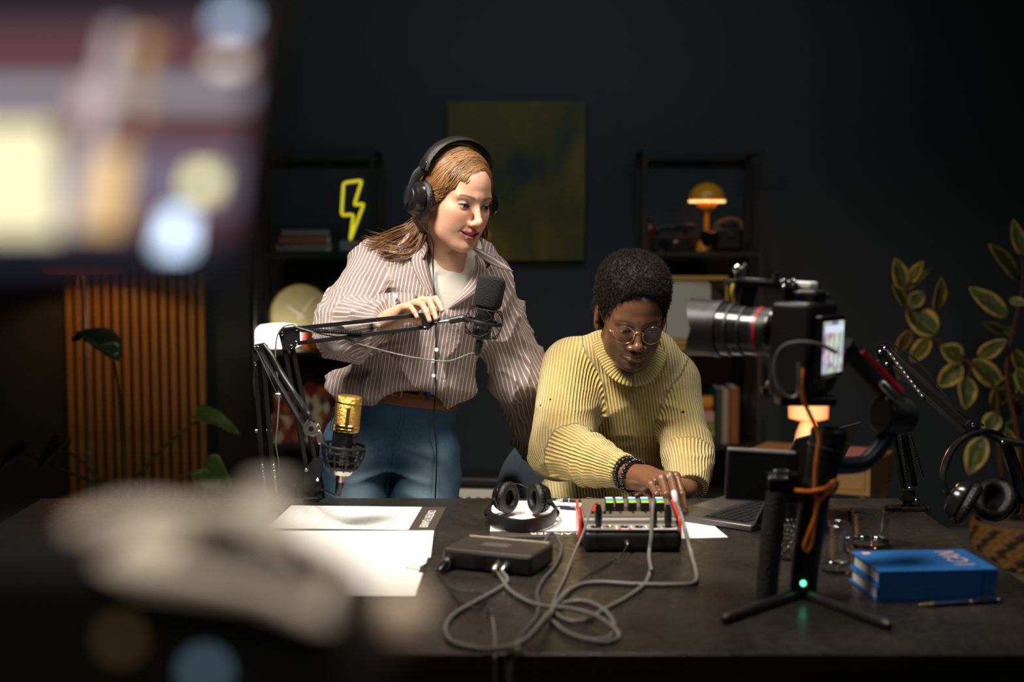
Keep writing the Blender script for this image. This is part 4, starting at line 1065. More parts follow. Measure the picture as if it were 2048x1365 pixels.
cable('short grey cable end hanging over the front desk edge',
      [Z7(378, 915), Z7(395, 990), Z7(405, 1080), Vector((D(990, 1311).x, DY0 - 0.003, DT + 0.003)), Vector((D(990, 1330).x, DY0 - 0.010, DT - 0.05)), Vector((D(990, 1330).x, DY0 - 0.010, 0.4))], 0.0028, CABLE_GREY,
      [(Z7(376, 905), Z7(398, 1000) - Z7(376, 905), 0.055, 0.0045, GUN)])

# ------------------------------------------------------------------ laptop
eh = Vector((0.62, 0.785, 0)).normalized(); es = Vector((eh.y, -eh.x, 0))
A = D(1503, 1066); LL, LD, LT = 0.315, 0.215, 0.014
Ml = Matrix((eh, -es, Vector((0, 0, 1)))).transposed().to_4x4(); Ml.translation = Vector((A.x, A.y, DT))
LAP = thing('laptop', 'dark grey open laptop turned towards the man, lid back to the camera', 'laptop', M=Ml)
SPG = mat('space_grey_metal', (0.10, 0.092, 0.085), 0.38, 0.7)
MB().box((LL / 2, LD / 2, LT / 2 + 0.001), (LL, LD, LT)).build('base', SPG, LAP, bevel=0.003)
MB().box((LL / 2, 0.075, LT + 0.0012), (LL * 0.9, 0.108, 0.0006)).build('keyboard_deck', BLACK_PL, LAP)
kproto = None
KM = mat('black_keycap', (0.015, 0.015, 0.016), 0.4)
for rj in range(6):
    nk = 14
    for ki in range(nk):
        if rj == 5 and 4 <= ki <= 8:
            if ki > 4: continue
        x = LL * 0.05 + 0.004 + (ki + 0.5) * (LL * 0.9 - 0.008) / nk; y = 0.024 + (5 - rj) * 0.0 + rj * 0.0175 + 0.004
        if kproto is None:
            kproto = MB().box((0, 0, 0), (0.0165, 0.0145, 0.0022)).build('key', KM, LAP)
            o = kproto
        else:
            o = kproto.copy(); COL.objects.link(o); o.parent = LAP
        o.location = (x, y, LT + 0.0028)
        if rj == 5 and ki == 4:
            o.scale = (5.6, 1, 1); o.location.x = x + 2 * (LL * 0.9 - 0.008) / nk
MB().box((LL / 2, 0.172, LT + 0.0012), (0.115, 0.068, 0.0006)).build('trackpad', mat('trackpad_metal', (0.12, 0.11, 0.10), 0.3, 0.6), LAP, bevel=0.0002)
tilt = math.radians(26)
Rl = Matrix.Translation((0, 0, LT)) @ Matrix.Rotation(tilt, 4, 'X')
lid = MB(); lid.add([Rl @ q for q in [Vector(v) for v in []]], [])
lid = MB().box((LL / 2, -0.003, LD / 2 + 0.004), (LL, 0.006, LD)); lid.v = [Rl @ q for q in lid.v]
lido = lid.build('lid', SPG, LAP, bevel=0.002)
sc2 = MB().box((LL / 2, 0.0006, LD / 2 + 0.006), (LL - 0.014, 0.0008, LD - 0.018)); sc2.v = [Rl @ q for q in sc2.v]
sc2.build('screen', mat('laptop_screen', (0.02, 0.02, 0.025), 0.15, emit=(0.55, 0.7, 0.9), estr=0.5), lido)
MB().cyl((0.03, 0, LT), (LL - 0.03, 0, LT), 0.005, n=12).build('hinge', BLACK_PL, LAP)

# ------------------------------------------------------------------ drinking glasses
GLASS = mat('clear_glass', (1, 1, 1), 0.02, trans=1.0, ior=1.46)
def tumbler(px, pyb, pw, pyt, label, Y=None, taper=0.93, band=False):
    b = D(px, pyb); s = b.y / F_PX
    R = pw * s / 2; h = P(px, pyt, b.y).z - DT
    root = thing('tumbler', label, 'glass', b, group='clear tumblers on the desk')
    t = 0.003
    prof = [(0, 0.0003), (R * taper, 0.0003), (R * (taper + 0.02), 0.003), (R, h - 0.001), (R - t * 0.5, h), (R - t, h - 0.001), (R * taper - t, 0.018), (0, 0.016)]
    MB().lathe(prof, 40).build('glass_body', GLASS, root)
    return root, R, h
tumbler(1737, 1092, 83, 1023, 'wide clear tumbler standing behind the blue notebooks')
tumbler(1672, 1143, 62, 1047, 'tall clear tumbler between the gimbal and the blue notebooks')
b = D(1582, 1116); s = b.y / F_PX
root = thing('cut_glass', 'clear glass with a pebbled cut pattern behind the gimbal handle', 'glass', b)
R = 0.032; h = P(1582, 1012, b.y).z - DT
prof = [(0, 0.0003), (R * 0.95, 0.0003), (R, 0.004), (R, h), (R - 0.003, h), (R - 0.003, 0.012), (0, 0.010)]
MB().lathe(prof, 32).build('glass_body', GLASS, root)
nub = MB()
for j in range(int(h * 0.75 / 0.009)):
    for k in range(20):
        a = 2 * math.pi * (k + 0.5 * (j % 2)) / 20
        nub.sphere((R * 0.985 * math.cos(a), R * 0.985 * math.sin(a), 0.006 + j * 0.009), (0.0042, 0.0042, 0.0042), 6, 4)
o = nub.build('pebbled_relief', GLASS, root); o['kind'] = 'stuff'

# ------------------------------------------------------------------ blue notebooks
bm = mat('blue_cover', (0.010, 0.13, 0.42), 0.55); nt, b = nodes_of(bm)
tc = nt.nodes.new('ShaderNodeTexCoord'); vo = nt.nodes.new('ShaderNodeTexVoronoi'); vo.inputs['Scale'].default_value = 75; vo.inputs['Randomness'].default_value = 0.25
mp = nt.nodes.new('ShaderNodeMapping'); mp.inputs['Scale'].default_value = (1, 1, 0.001); nt.links.new(tc.outputs['Object'], mp.inputs['Vector']); nt.links.new(mp.outputs['Vector'], vo.inputs['Vector'])
mx = nt.nodes.new('ShaderNodeMix'); mx.data_type = 'RGBA'; mx.inputs['A'].default_value = (0.010, 0.13, 0.42, 1); mx.inputs['B'].default_value = (0.006, 0.05, 0.2, 1)
nt.links.new(mth(nt, 'LESS_THAN', vo.outputs['Distance'], 0.16), mx.inputs['Factor']); nt.links.new(mx.outputs['Result'], b.inputs['Base Color'])
zt2 = DT + 0.054
nl = D(1757, 1144, zt2); nr = D(1996, 1139, zt2); nb = D(1705, 1089, zt2)
ex = (nr - nl); bw = ex.length; ex.normalize(); ey = Vector((-ex.y, ex.x, 0)); bd_ = 0.150
for i in range(2):
    M = Matrix((ex, ey, Vector((0, 0, 1)))).transposed().to_4x4(); M.translation = Vector((nl.x, nl.y, DT + 0.0003 + i * 0.0272)) + ex * (-0.003 * (1 - i)) 
    root = thing('notebook', ['blue hardcover notebook at the bottom of the pair on the desk', 'blue dotted notebook on top of the pair with orange lettering'][i], 'notebook', M=M, group='blue notebooks on the desk')
    H = 0.027
    cov = MB().box((bw / 2, bd_ / 2, 0.0015), (bw, bd_, 0.003)).box((bw / 2, bd_ / 2, H - 0.0015), (bw, bd_, 0.003)).box((bw / 2, 0.0015, H / 2), (bw, 0.003, H - 0.004))
    co = cov.build('cover', bm, root, bevel=0.001)
    MB().box((bw / 2 + 0.0, bd_ / 2 - 0.001, H / 2), (bw - 0.010, bd_ - 0.012, H - 0.0062)).build('pages', PAPER, root)
    if i == 1:
        PEACH = mat('peach_foil', (0.95, 0.55, 0.33), 0.45)
        text_mesh('I CAN', 0.055, Matrix.Translation((bw * 0.80, bd_ * 0.55, H + 0.0004)) @ Matrix.Rotation(math.radians(90), 4, 'Z') @ Matrix.Scale(0.72, 4, (1, 0, 0)), PEACH, 'title_text', root, 0.0001)
        MB().box((0.022, bd_ - 0.02, H + 0.0004), (0.014, 0.012, 0.0006)).build('sticker', PEACH, root)
        MB().torus((bw * 0.86, 0.016, H + 0.0003), 0.005, 0.0004).build('cover_emblem', mat('dark_blue_print', (0.004, 0.02, 0.1), 0.5), root)

# ------------------------------------------------------------------ boom arms
def spring(a, b, R, wire, turns, n=8):
    a = Vector(a); b = Vector(b); x, y, d = ortho(b - a); L = (b - a).length
    pts = []
    N = turns * n
    for k in range(N + 1):
        t = k / N; an = 2 * math.pi * turns * t
        pts.append(a + d * (L * t) + x * (R * math.cos(an)) + y * (R * math.sin(an)))
    return MB().tube(pts, wire, 5)

def bolt(root, p, r=0.0048, d=(0, -1, 0), name='bolt'):
    p = Vector(p); d = Vector(d).normalized()
    MB().tube([p, p + d * 0.004, p + d * 0.0052], [r, r, r * 0.7], 12).build(name, CHROME, root, world=True)

def plate(root, pts_px, Y, th, m=None, gap=0.022, name='joint_plate'):
    """pair of flat plates from pixel outline at depth Y, facing the camera"""
    poly = [P(x, y, Y) for x, y in pts_px]
    for s in (-1, 1):
        vs = [q + Vector((0, s * gap / 2 - th / 2, 0)) for q in poly] + [q + Vector((0, s * gap / 2 + th / 2, 0)) for q in poly]
        n = len(poly)
        fs = [tuple(range(n)), tuple(range(2 * n - 1, n - 1, -1))] + [(i, n + i, n + (i + 1) % n, (i + 1) % n) for i in range(n)]
        MB().add(vs, fs).build(name, m or BLACK_MET, root, world=True, bevel=0.0006)

def desk_clamp(root, x, y, edge='far', zt=0.04):
    """C-clamp on desk edge"""
    if edge == 'far':
        cl = MB().box((x, DY1 - 0.018, DT + 0.005), (0.036, 0.06, 0.010)).box((x, DY1 + 0.009, DT - 0.035), (0.036, 0.014, 0.09)).box((x, DY1 - 0.015, DT - 0.075), (0.036, 0.05, 0.010))
        scr = Vector((x, DY1 - 0.02, DT - 0.08))
    else:
        cl = MB().box((DX1 - 0.02, y, DT + 0.005), (0.06, 0.036, 0.010)).box((DX1 + 0.009, y, DT - 0.035), (0.014, 0.036, 0.09)).box((DX1 - 0.015, y, DT - 0.075), (0.05, 0.036, 0.010))
        scr = Vector((DX1 - 0.02, y, DT - 0.08))
    cl.build('clamp', BLACK_MET, root, world=True, bevel=0.002)
    MB().cyl(scr - Vector((0, 0, 0.03)), scr + Vector((0, 0, 0.050)), 0.004, n=10).cyl(scr - Vector((0, 0, 0.035)), scr - Vector((0, 0, 0.028)), 0.014, n=16).build('clamp_screw', STEEL, root, world=True)
    MB().cyl((x, y, DT + 0.0085), (x, y, DT + zt), 0.011, n=16).build('swivel_post', BLACK_MET, root, world=True)

# ---- arm A: the main arm under the woman's hand
YA0, YA1, YA2 = 3.325, 3.30, 3.20
bx_ = P(625, 990, YA0).x
ARM_A = thing('boom_arm', 'black boom arm the woman rests her hand on, clamped to the far desk edge', 'boom arm', (bx_, YA0, DT), group='boom arms on the desk')
desk_clamp(ARM_A, bx_, YA0 + 0.0, 'far', 0.03)
plate(ARM_A, [(607, 968), (612, 935), (630, 915), (646, 918), (644, 940), (640, 968)], YA0, 0.002)
MB().box(P(625, 975, YA0), (0.04, 0.02, 0.022)).build('base_block', BLACK_MET, ARM_A, world=True, bevel=0.002)
for (a, b) in (((613, 939), (569, 697)), ((630, 921), (585, 697))):
    MB().bar(P(*a, YA0), P(*b, YA1), 0.010, 0.010).build('lower_bar', BLACK_MET, ARM_A, world=True, bevel=0.001)
plate(ARM_A, [(558, 664), (566, 656), (598, 652), (599, 686), (586, 700), (567, 700)], YA1, 0.002)
for q in ((565, 667), (594, 657), (594, 685), (584, 693)): bolt(ARM_A, P(*q, YA1) - Vector((0, 0.012, 0)))
for q in ((614, 939), (637, 958)): bolt(ARM_A, P(*q, YA0) - Vector((0, 0.012, 0)))
for (a, b) in (((597, 657), (850, 629)), ((597, 687), (856, 654))):
    MB().bar(P(*a, YA1), P(*b, YA2), 0.010, 0.0095).build('upper_bar', BLACK_MET, ARM_A, world=True, bevel=0.001)
spring(P(600, 660, YA1 - 0.008), P(722, 667, YA1 - 0.055), 0.0042, 0.0011, 60).build('tension_spring', BLACK_MET, ARM_A, world=True)
spring(P(600, 660, YA1 + 0.010), P(722, 667, YA1 - 0.035), 0.0042, 0.0011, 60).build('tension_spring', BLACK_MET, ARM_A, world=True)
plate(ARM_A, [(843, 634), (850, 626), (872, 634), (876, 646), (866, 652), (856, 661), (844, 656)], YA2, 0.0022, gap=0.018, name='end_plate')
bolt(ARM_A, P(851, 657, YA2) - Vector((0, 0.01, 0))); bolt(ARM_A, P(872, 641, YA2) - Vector((0, 0.01, 0)), 0.0042)
MB().cyl(P(873, 646, YA2), P(900, 642, YA2), 0.0042, n=12).build('swivel_rod', CHROME, ARM_A, world=True)
MB().tube([P(876, 622, YA2), P(873, 636, YA2), P(879, 641, YA2)], [0.0035, 0.0045, 0.0045], 10).build('thumb_screw', BLACK_MET, ARM_A, world=True)

# ---- microphone with foam hood on arm A
mt = P(985, 556, YA2); mb_ = P(961, 677, YA2); md = (mt - mb_).normalized()
mc = lambda px, py: P(px, py, YA2)
MIC = thing('foam_microphone', 'black studio microphone with foam windscreen in a wire shock mount', 'microphone', mb_)
Mm = frame(mb_, md.cross(Vector((0, 1, 0))) * -1, md)
Lm = (mt - mb_).length
MB().lathe([(0, 0), (0.019, 0), (0.021, 0.003), (0.021, Lm * 0.50), (0.024, Lm * 0.52), (0.024, Lm * 0.6), (0, Lm * 0.6)], 30, Mm).build('mic_body', BLACK_MET, MIC, world=True)
fz0, fz1 = Lm * 0.50, Lm * 1.03; R = 0.0325
fo = [(0, fz0), (R * 0.72, fz0), (R * 0.92, fz0 + 0.005), (R, fz0 + 0.014), (R, fz1 - 0.016), (R * 0.93, fz1 - 0.006), (R * 0.75, fz1 - 0.001), (0, fz1)]
MB().lathe(fo, 36, Mm).build('foam_windscreen', mat('black_foam', (0.012, 0.012, 0.012), 0.95, bump=0.9, bscale=420), MIC, world=True)
MB().lathe([(0.0195, Lm * 0.16), (0.0222, Lm * 0.16), (0.0222, Lm * 0.18), (0.0195, Lm * 0.18)], 30, Mm, close=False).build('trim_ring', STEEL, MIC, world=True)
MB().box((0, -0.0212, Lm * 0.3), (0.008, 0.001, 0.012)).v
bdg = MB().box((0.006, -0.0208, Lm * 0.22), (0.009, 0.0012, 0.013)); bdg.v = [Mm @ q for q in bdg.v]; bdg.build('badge', GOLD, MIC, world=True)
MB().tube([mb_, mb_ - md * 0.012, mb_ - md * 0.034, mb_ - md * 0.04], [0.009, 0.009, 0.008, 0.005], 14).build('xlr_plug', BLACK_PL, MIC, world=True)
MB().cyl(mb_ + md * 0.001, mb_ - md * 0.005, 0.0095, n=14).build('plug_collar', STEEL, MIC, world=True)

def wire_mount(root, M, zs, Rs, Ri, n=8, r=0.0013):
    """shock mount: outer rings joined by zigzag elastic wires"""
    z0, z1, zm = zs
    for z, Rr in ((z0, Rs * 0.86), (z1, Rs * 0.86)):
        MB().tube([M @ Vector((Rr * math.cos(2 * math.pi * k / 32), Rr * math.sin(2 * math.pi * k / 32), z)) for k in range(32)], r, 6, closed=True).build('mount_ring', BLACK_MET, root, world=True)
    MB().tube([M @ Vector((Rs * math.cos(2 * math.pi * k / 40), Rs * math.sin(2 * math.pi * k / 40), zm)) for k in range(40)], [(r * 1.5, 0.004)] * 40, 8, closed=True).build('mount_hoop', BLACK_MET, root, world=True)
    for k in range(n):
        a = 2 * math.pi * k / n; a2 = a + math.pi / n
        p0 = M @ Vector((Rs * 0.86 * math.cos(a), Rs * 0.86 * math.sin(a), z1)); p1 = M @ Vector((Rs * 1.02 * math.cos(a2), Rs * 1.02 * math.sin(a2), (z1 + zm) / 2))
        p2 = M @ Vector((Rs * math.cos(a), Rs * math.sin(a), zm)); p3 = M @ Vector((Rs * 1.02 * math.cos(a2), Rs * 1.02 * math.sin(a2), (z0 + zm) / 2)); p4 = M @ Vector((Rs * 0.86 * math.cos(a), Rs * 0.86 * math.sin(a), z0))
        MB().tube(smooth_path([p0, p1, p2, p3, p4], 4), r, 6).build('mount_wire', BLACK_MET, root, world=True)
    el = MB()
    for k in range(n):
        a = 2 * math.pi * k / n; a2 = a + math.pi / n
        el.tube([M @ Vector((Rs * 0.86 * math.cos(a), Rs * 0.86 * math.sin(a), z1)), M @ Vector((Ri * math.cos(a2), Ri * math.sin(a2), (z0 + z1) / 2 + 0.01))], 0.0008, 5)
        el.tube([M @ Vector((Rs * 0.86 * math.cos(a), Rs * 0.86 * math.sin(a), z0)), M @ Vector((Ri * math.cos(a2), Ri * math.sin(a2), (z0 + z1) / 2 - 0.01))], 0.0008, 5)
    el.build('elastic_cord', CABLE_BLACK, root, world=True)
SMA = thing('shock_mount', 'black wire shock mount around the foam covered microphone', 'shock mount', mb_)
wire_mount(SMA, Mm, (0.006, Lm * 0.48, Lm * 0.27), 0.042, 0.0215)
hp = Mm @ Vector((-0.042, 0, Lm * 0.27))
MB().tube([P(898, 642, YA2), P(903, 641, YA2), P(928, 636, YA2)], [0.0065, 0.0078, 0.0082], 16).build('mount_grip', BLACK_PL, SMA, world=True)
MB().tube([P(926, 637, YA2), P(938, 641, YA2), hp], [0.0075, 0.007, 0.004], 12).build('mount_hinge', BLACK_MET, SMA, world=True)
bolt(SMA, P(922, 637, YA2) - Vector((0, 0.008, 0)), 0.0035)
# braided cable of that microphone
def braided():
    m = mat('braided_cable', (0.05, 0.048, 0.045), 0.6); nt, b = nodes_of(m)
    tc = nt.nodes.new('ShaderNodeTexCoord'); wv = nt.nodes.new('ShaderNodeTexWave'); wv.inputs['Scale'].default_value = 190; wv.bands_direction = 'DIAGONAL'
    r = nt.nodes.new('ShaderNodeValToRGB'); r.color_ramp.elements[0].color = (0.008, 0.008, 0.008, 1); r.color_ramp.elements[1].color = (0.4, 0.37, 0.33, 1); r.color_ramp.elements[0].position = 0.45; r.color_ramp.elements[1].position = 0.8
    nt.links.new(tc.outputs['Object'], wv.inputs['Vector']); nt.links.new(wv.outputs['Fac'], r.inputs['Fac']); nt.links.new(r.outputs['Color'], b.inputs['Base Color'])
    return m
BRD = braided()
q0 = mb_ - md * 0.038
root = thing('microphone_cable', 'braided black and white cable from the foam microphone along the main boom arm', 'cable', q0)
MB().tube(smooth_path([q0, P(940, 708, YA2 - 0.005), P(905, 721, YA2 - 0.01), P(870, 722, YA2 - 0.01), P(800, 710, YA2 - 0.015), P(730, 692, YA1 - 0.05), P(690, 678, YA1 - 0.035), P(640, 668, YA1 - 0.022), P(600, 657, YA1 - 0.022), P(585, 650, YA1 - 0.02), P(566, 655, YA1 - 0.02), P(554, 675, YA1 - 0.02), P(551, 715, YA1 - 0.02), P(556, 765, YA1 - 0.015), P(558, 800, YA1 - 0.015), P(555, 850, YA1 - 0.01), P(552, 890, YA1), P(558, 930, YA1 + 0.02), P(560, 985, DY1 + 0.025), Vector((P(560, 990, DY1).x, DY1 + 0.035, 0.55)), Vector((P(560, 990, DY1).x, DY1 + 0.035, 0.02))], 6), 0.0019, 8).build('wire', BRD, root, world=True)

# ---- arm B with the gold microphone
YB0, YB1, YB2 = 3.30, 3.14, 3.02
bx_ = P(538, 1000, YB0).x
ARM_B = thing('boom_arm', 'black boom arm at far left bending down to the gold microphone', 'boom arm', (bx_, YB0, DT), group='boom arms on the desk')
desk_clamp(ARM_B, bx_, YB0, 'far', 0.03)
MB().box((bx_, YB0, DT + 0.04), (0.03, 0.024, 0.03)).build('base_block', BLACK_MET, ARM_B, world=True, bevel=0.002)
e0 = Vector((bx_, YB0, DT + 0.045))
for dx, a in ((-0.012, (509, 718)), (0.012, (526, 715))):
    MB().bar(e0 + Vector((dx, 0, 0)), P(*a, YB1), 0.010, 0.010).build('lower_bar', BLACK_MET, ARM_B, world=True, bevel=0.001)
plate(ARM_B, [(505, 702), (511, 689), (527, 686), (535, 693), (531, 716), (508, 724)], YB1, 0.002)
for (a, b) in (((514, 694), (609, 860)), ((531, 697), (625, 846))):
    MB().bar(P(*a, YB1), P(*b, YB2), 0.010, 0.010).build('upper_bar', BLACK_MET, ARM_B, world=True, bevel=0.001)
for q in ((511, 695), (517, 694), (512, 727)): bolt(ARM_B, P(*q, YB1) - Vector((0, 0.012, 0)), 0.004)
spring(P(516, 862, YB0 - 0.05), P(531, 985, YB0 - 0.01), 0.0036, 0.001, 50).build('tension_spring', STEEL, ARM_B, world=True)
spring(P(539, 862, YB0 - 0.05), P(552, 985, YB0 - 0.01), 0.0036, 0.001, 50).build('tension_spring', STEEL, ARM_B, world=True)
for q in ((516, 862), (539, 862)):
    MB().cyl(P(*q, YB0 - 0.05) - Vector((0.006, 0, 0)), P(*q, YB0 - 0.05) + Vector((0.006, 0, 0)), 0.0042, n=12).build('spring_pin', CHROME, ARM_B, world=True)
MB().cyl(P(553, 790, YB1 - 0.06), P(562, 790, YB1 - 0.06), 0.0045, n=12).build('spring_pin', CHROME, ARM_B, world=True)
MB().tube([P(513, 700, YB1 - 0.014), P(555, 790, YB1 - 0.06)], 0.0012, 6).build('spring_wire', STEEL, ARM_B, world=True)
MB().tube(smooth_path([P(528, 690, YB1 - 0.014), P(545, 712, YB1 - 0.03), P(562, 745, YB1 - 0.045), P(585, 780, YB1 - 0.07), P(605, 806, YB1 - 0.085), P(617, 828, YB2 - 0.01), P(622, 846, YB2)], 5), 0.0042, 10).build('sleeve_cable', CABLE_BLACK, ARM_B, world=True)
MB().tube(smooth_path([P(509, 735, YB1 - 0.01), P(507, 770, YB1 + 0.01), P(515, 830, YB0 - 0.07), P(524, 900, YB0 - 0.03), P(530, 985, YB0 - 0.012)], 5), 0.0022, 8).build('sleeve_cable', CABLE_BLACK, ARM_B, world=True)
plate(ARM_B, [(606, 850), (618, 838), (634, 852), (640, 866), (628, 872), (610, 868)], YB2, 0.002, STEEL, gap=0.016, name='end_plate')
MB().cyl(P(622, 858, YB2 - 0.018), P(622, 858, YB2 + 0.018), 0.006, n=14).build('end_pivot', CHROME, ARM_B, world=True)
MB().tube([P(632, 855, YB2), P(638, 846, YB2), P(643, 858, YB2)], [0.003, 0.004, 0.004], 10).build('wing_nut', CHROME, ARM_B, world=True)
# gold microphone
gt = P(699, 792, YB2); gb = P(688, 892, YB2); gd = (gt - gb).normalized(); Lg = (gt - gb).length
Mg = frame(gb, gd.cross(Vector((0, 1, 0))) * -1, gd)
GM = thing('gold_microphone', 'gold topped condenser microphone held upright at the left of the desk', 'microphone', gb)
gm = mat('gold_mesh', (0.85, 0.52, 0.13), 0.34, 1.0); nt, b = nodes_of(gm)
tc = nt.nodes.new('ShaderNodeTexCoord'); vo = nt.nodes.new('ShaderNodeTexVoronoi'); vo.inputs['Scale'].default_value = 420
bp_ = nt.nodes.new('ShaderNodeBump'); bp_.inputs['Strength'].default_value = 0.8; bp_.inputs['Distance'].default_value = 0.002
nt.links.new(tc.outputs['Object'], vo.inputs['Vector']); nt.links.new(vo.outputs['Distance'], bp_.inputs['Height']); nt.links.new(bp_.outputs['Normal'], b.inputs['Normal'])
R = 0.0285
MB().lathe([(R * 0.99, Lg * 0.42), (R * 0.99, Lg * 0.955), (R * 0.93, Lg * 0.985), (R * 0.8, Lg), (0, Lg)], 40, Mg).build('grille', gm, GM, world=True)
MB().lathe([(R * 1.0, Lg * 0.30), (R * 1.03, Lg * 0.31), (R * 1.03, Lg * 0.36), (R * 0.99, Lg * 0.37), (R * 1.03, Lg * 0.38), (R * 1.03, Lg * 0.43), (R * 0.99, Lg * 0.44)], 40, Mg, close=False).build('gold_ring', GOLD, GM, world=True)
MB().lathe([(R * 1.0, Lg * 0.86), (R * 1.03, Lg * 0.865), (R * 1.03, Lg * 0.885), (R * 1.0, Lg * 0.89)], 40, Mg, close=False).build('gold_ring', GOLD, GM, world=True)
st_ = MB().box((0.004, -R * 1.0, Lg * 0.6), (0.007, 0.003, Lg * 0.38)); st_.v = [Mg @ q for q in st_.v]; st_.build('grille_bar', mat('dark_gold', (0.25, 0.14, 0.03), 0.4, 1.0), GM, world=True)
MB().lathe([(0, -Lg * 0.45), (R * 0.86, -Lg * 0.45), (R * 0.95, -Lg * 0.4), (R * 0.95, Lg * 0.31), (0, Lg * 0.31)], 36, Mg).build('mic_body', BLACK_GLOSS, GM, world=True)
pb = Mg @ Vector((0, 0, -Lg * 0.45))
MB().tube([pb, pb - gd * 0.012, pb - gd * 0.012, pb - gd * 0.03, pb - gd * 0.03], [0.015, 0.013, 0.0095, 0.0095, 0.009], 18).build('mic_tail', mat('copper_steel', (0.75, 0.5, 0.36), 0.25, 1.0), GM, world=True)
MB().tube([pb - gd * 0.03, pb - gd * 0.055, pb - gd * 0.06], [0.0088, 0.0085, 0.006], 16).build('xlr_plug', BLACK_GLOSS, GM, world=True)
MB().tube(smooth_path([pb - gd * 0.058, pb - gd * 0.064 + Vector((-0.003, 0.012, 0)), P(655, 985, YB2 + 0.05), P(630, 975, 3.2), P(590, 975, 3.3), Vector((P(590, 980, DY1).x, DY1 + 0.02, 0.7)), Vector((P(590, 980, DY1).x, DY1 + 0.03, 0.03))], 6), 0.0026, 8).build('cord', CABLE_BLACK, GM, world=True)
SMB = thing('shock_mount', 'black basket shock mount around the gold microphone', 'shock mount', gb)
ring = MB()
for z, Rr, rr in ((0.0, 0.047, 0.003), (-0.012, 0.0455, 0.002), (-0.046, 0.034, 0.0025), (-0.03, 0.040, 0.0015)):
    ring = MB().tube([Mg @ Vector((Rr * math.cos(2 * math.pi * k / 40), Rr * math.sin(2 * math.pi * k / 40), z)) for k in range(40)], rr, 8, closed=True)
    ring.build('basket_ring', BLACK_MET, SMB, world=True)
for k in range(10):
    a = 2 * math.pi * k / 10
    MB().tube([Mg @ Vector((0.047 * math.cos(a), 0.047 * math.sin(a), 0.002)), Mg @ Vector((0.044 * math.cos(a), 0.044 * math.sin(a), -0.022)), Mg @ Vector((0.034 * math.cos(a), 0.034 * math.sin(a), -0.046)), Mg @ Vector((0.020 * math.cos(a), 0.020 * math.sin(a), -0.056))], 0.0022, 6).build('basket_rib', BLACK_MET, SMB, world=True)
el = MB()
for k in range(10):
    a = 2 * math.pi * k / 10; a2 = a + 0.3
    el.tube([Mg @ Vector((0.047 * math.cos(a), 0.047 * math.sin(a), 0.0)), Mg @ Vector((0.027 * math.cos(a2), 0.027 * math.sin(a2), -0.012))], 0.001, 5)
el.build('elastic_cord', CABLE_BLACK, SMB, world=True)
MB().bar(Mg @ Vector((-0.047, 0, 0.0)), P(634, 862, YB2), 0.014, 0.016).build('mount_bracket', STEEL, SMB, world=True, bevel=0.002)
MB().lathe([(0.0, -0.062), (0.022, -0.062), (0.026, -0.052), (0.0, -0.052)], 24, Mg).build('basket_base', STEEL, SMB, world=True)

# ---- arm C at the right with headphones
YC0, YC1, YC2 = 3.20, 3.14, 3.05
bp0 = P(1815, 1000, YC0)
ARM_C = thing('boom_arm', 'black boom arm at the right desk corner carrying the hanging headphones', 'boom arm', (bp0.x, YC0, DT), group='boom arms on the desk')
desk_clamp(ARM_C, bp0.x, YC0, 'right', 0.03)
MB().box((bp0.x - 0.028, YC0, DT + 0.006), (0.04, 0.03, 0.008)).build('clamp_foot', BLACK_MET, ARM_C, world=True, bevel=0.002)
MB().box((bp0.x, YC0, DT + 0.036), (0.03, 0.024, 0.03)).build('base_block', BLACK_MET, ARM_C, world=True, bevel=0.002)
for (a, b) in (((1808, 978), (1757, 720)), ((1830, 972), (1778, 722))):
    MB().bar(P(*a, YC0), P(*b, YC1), 0.010, 0.010).build('lower_bar', BLACK_MET, ARM_C, world=True, bevel=0.001)
plate(ARM_C, [(1753, 700), (1760, 690), (1774, 690), (1784, 712), (1776, 735), (1758, 735)], YC1, 0.002)
for (a, b) in (((1774, 697), (1940, 846)), ((1778, 728), (1930, 866))):
    MB().bar(P(*a, YC1), P(*b, YC2), 0.011, 0.011).build('upper_bar', BLACK_MET, ARM_C, world=True, bevel=0.001)
for q in ((1757, 703), (1766, 696), (1770, 727), (1816, 975), (1829, 999)): bolt(ARM_C, P(*q, YC1 if q[1] < 800 else YC0) - Vector((0, 0.014, 0)), 0.004)
spring(P(1800, 870, YC0 - 0.03), P(1815, 965, YC0 - 0.012), 0.0036, 0.001, 46).build('tension_spring', BLACK_MET, ARM_C, world=True)
spring(P(1818, 864, YC0 - 0.03), P(1845, 955, YC0 - 0.012), 0.0036, 0.001, 46).build('tension_spring', BLACK_MET, ARM_C, world=True)
spring(P(1774, 700, YC1 - 0.014), P(1846, 795, YC1 - 0.05), 0.0030, 0.0009, 50).build('tension_spring', STEEL, ARM_C, world=True)
MB().tube(smooth_path([P(1757, 715, YC1 - 0.014), P(1752, 700, YC1 - 0.016), P(1762, 686, YC1 - 0.016), P(1785, 690, YC1 - 0.02), P(1832, 720, YC1 - 0.04), P(1870, 765, YC2 + 0.03), P(1915, 820, YC2), P(1968, 852, YC2 - 0.01)], 5), 0.0022, 8).build('sleeve_cable', BLACK_GLOSS, ARM_C, world=True)
plate(ARM_C, [(1926, 850), (1938, 838), (1956, 850), (1958, 872), (1938, 874)], YC2, 0.002, gap=0.016, name='end_plate')
MB().tube([P(1946, 858, YC2), P(1975, 868, YC2), P(2000, 880, YC2), P(2052, 890, YC2)], [0.006, 0.008, 0.0095, 0.0085], 14).build('mic_holder', BLACK_PL, ARM_C, world=True)
bolt(ARM_C, P(1942, 848, YC2) - Vector((0, 0.012, 0)), 0.0045); bolt(ARM_C, P(2002, 883, YC2) - Vector((0, 0.011, 0)), 0.004)

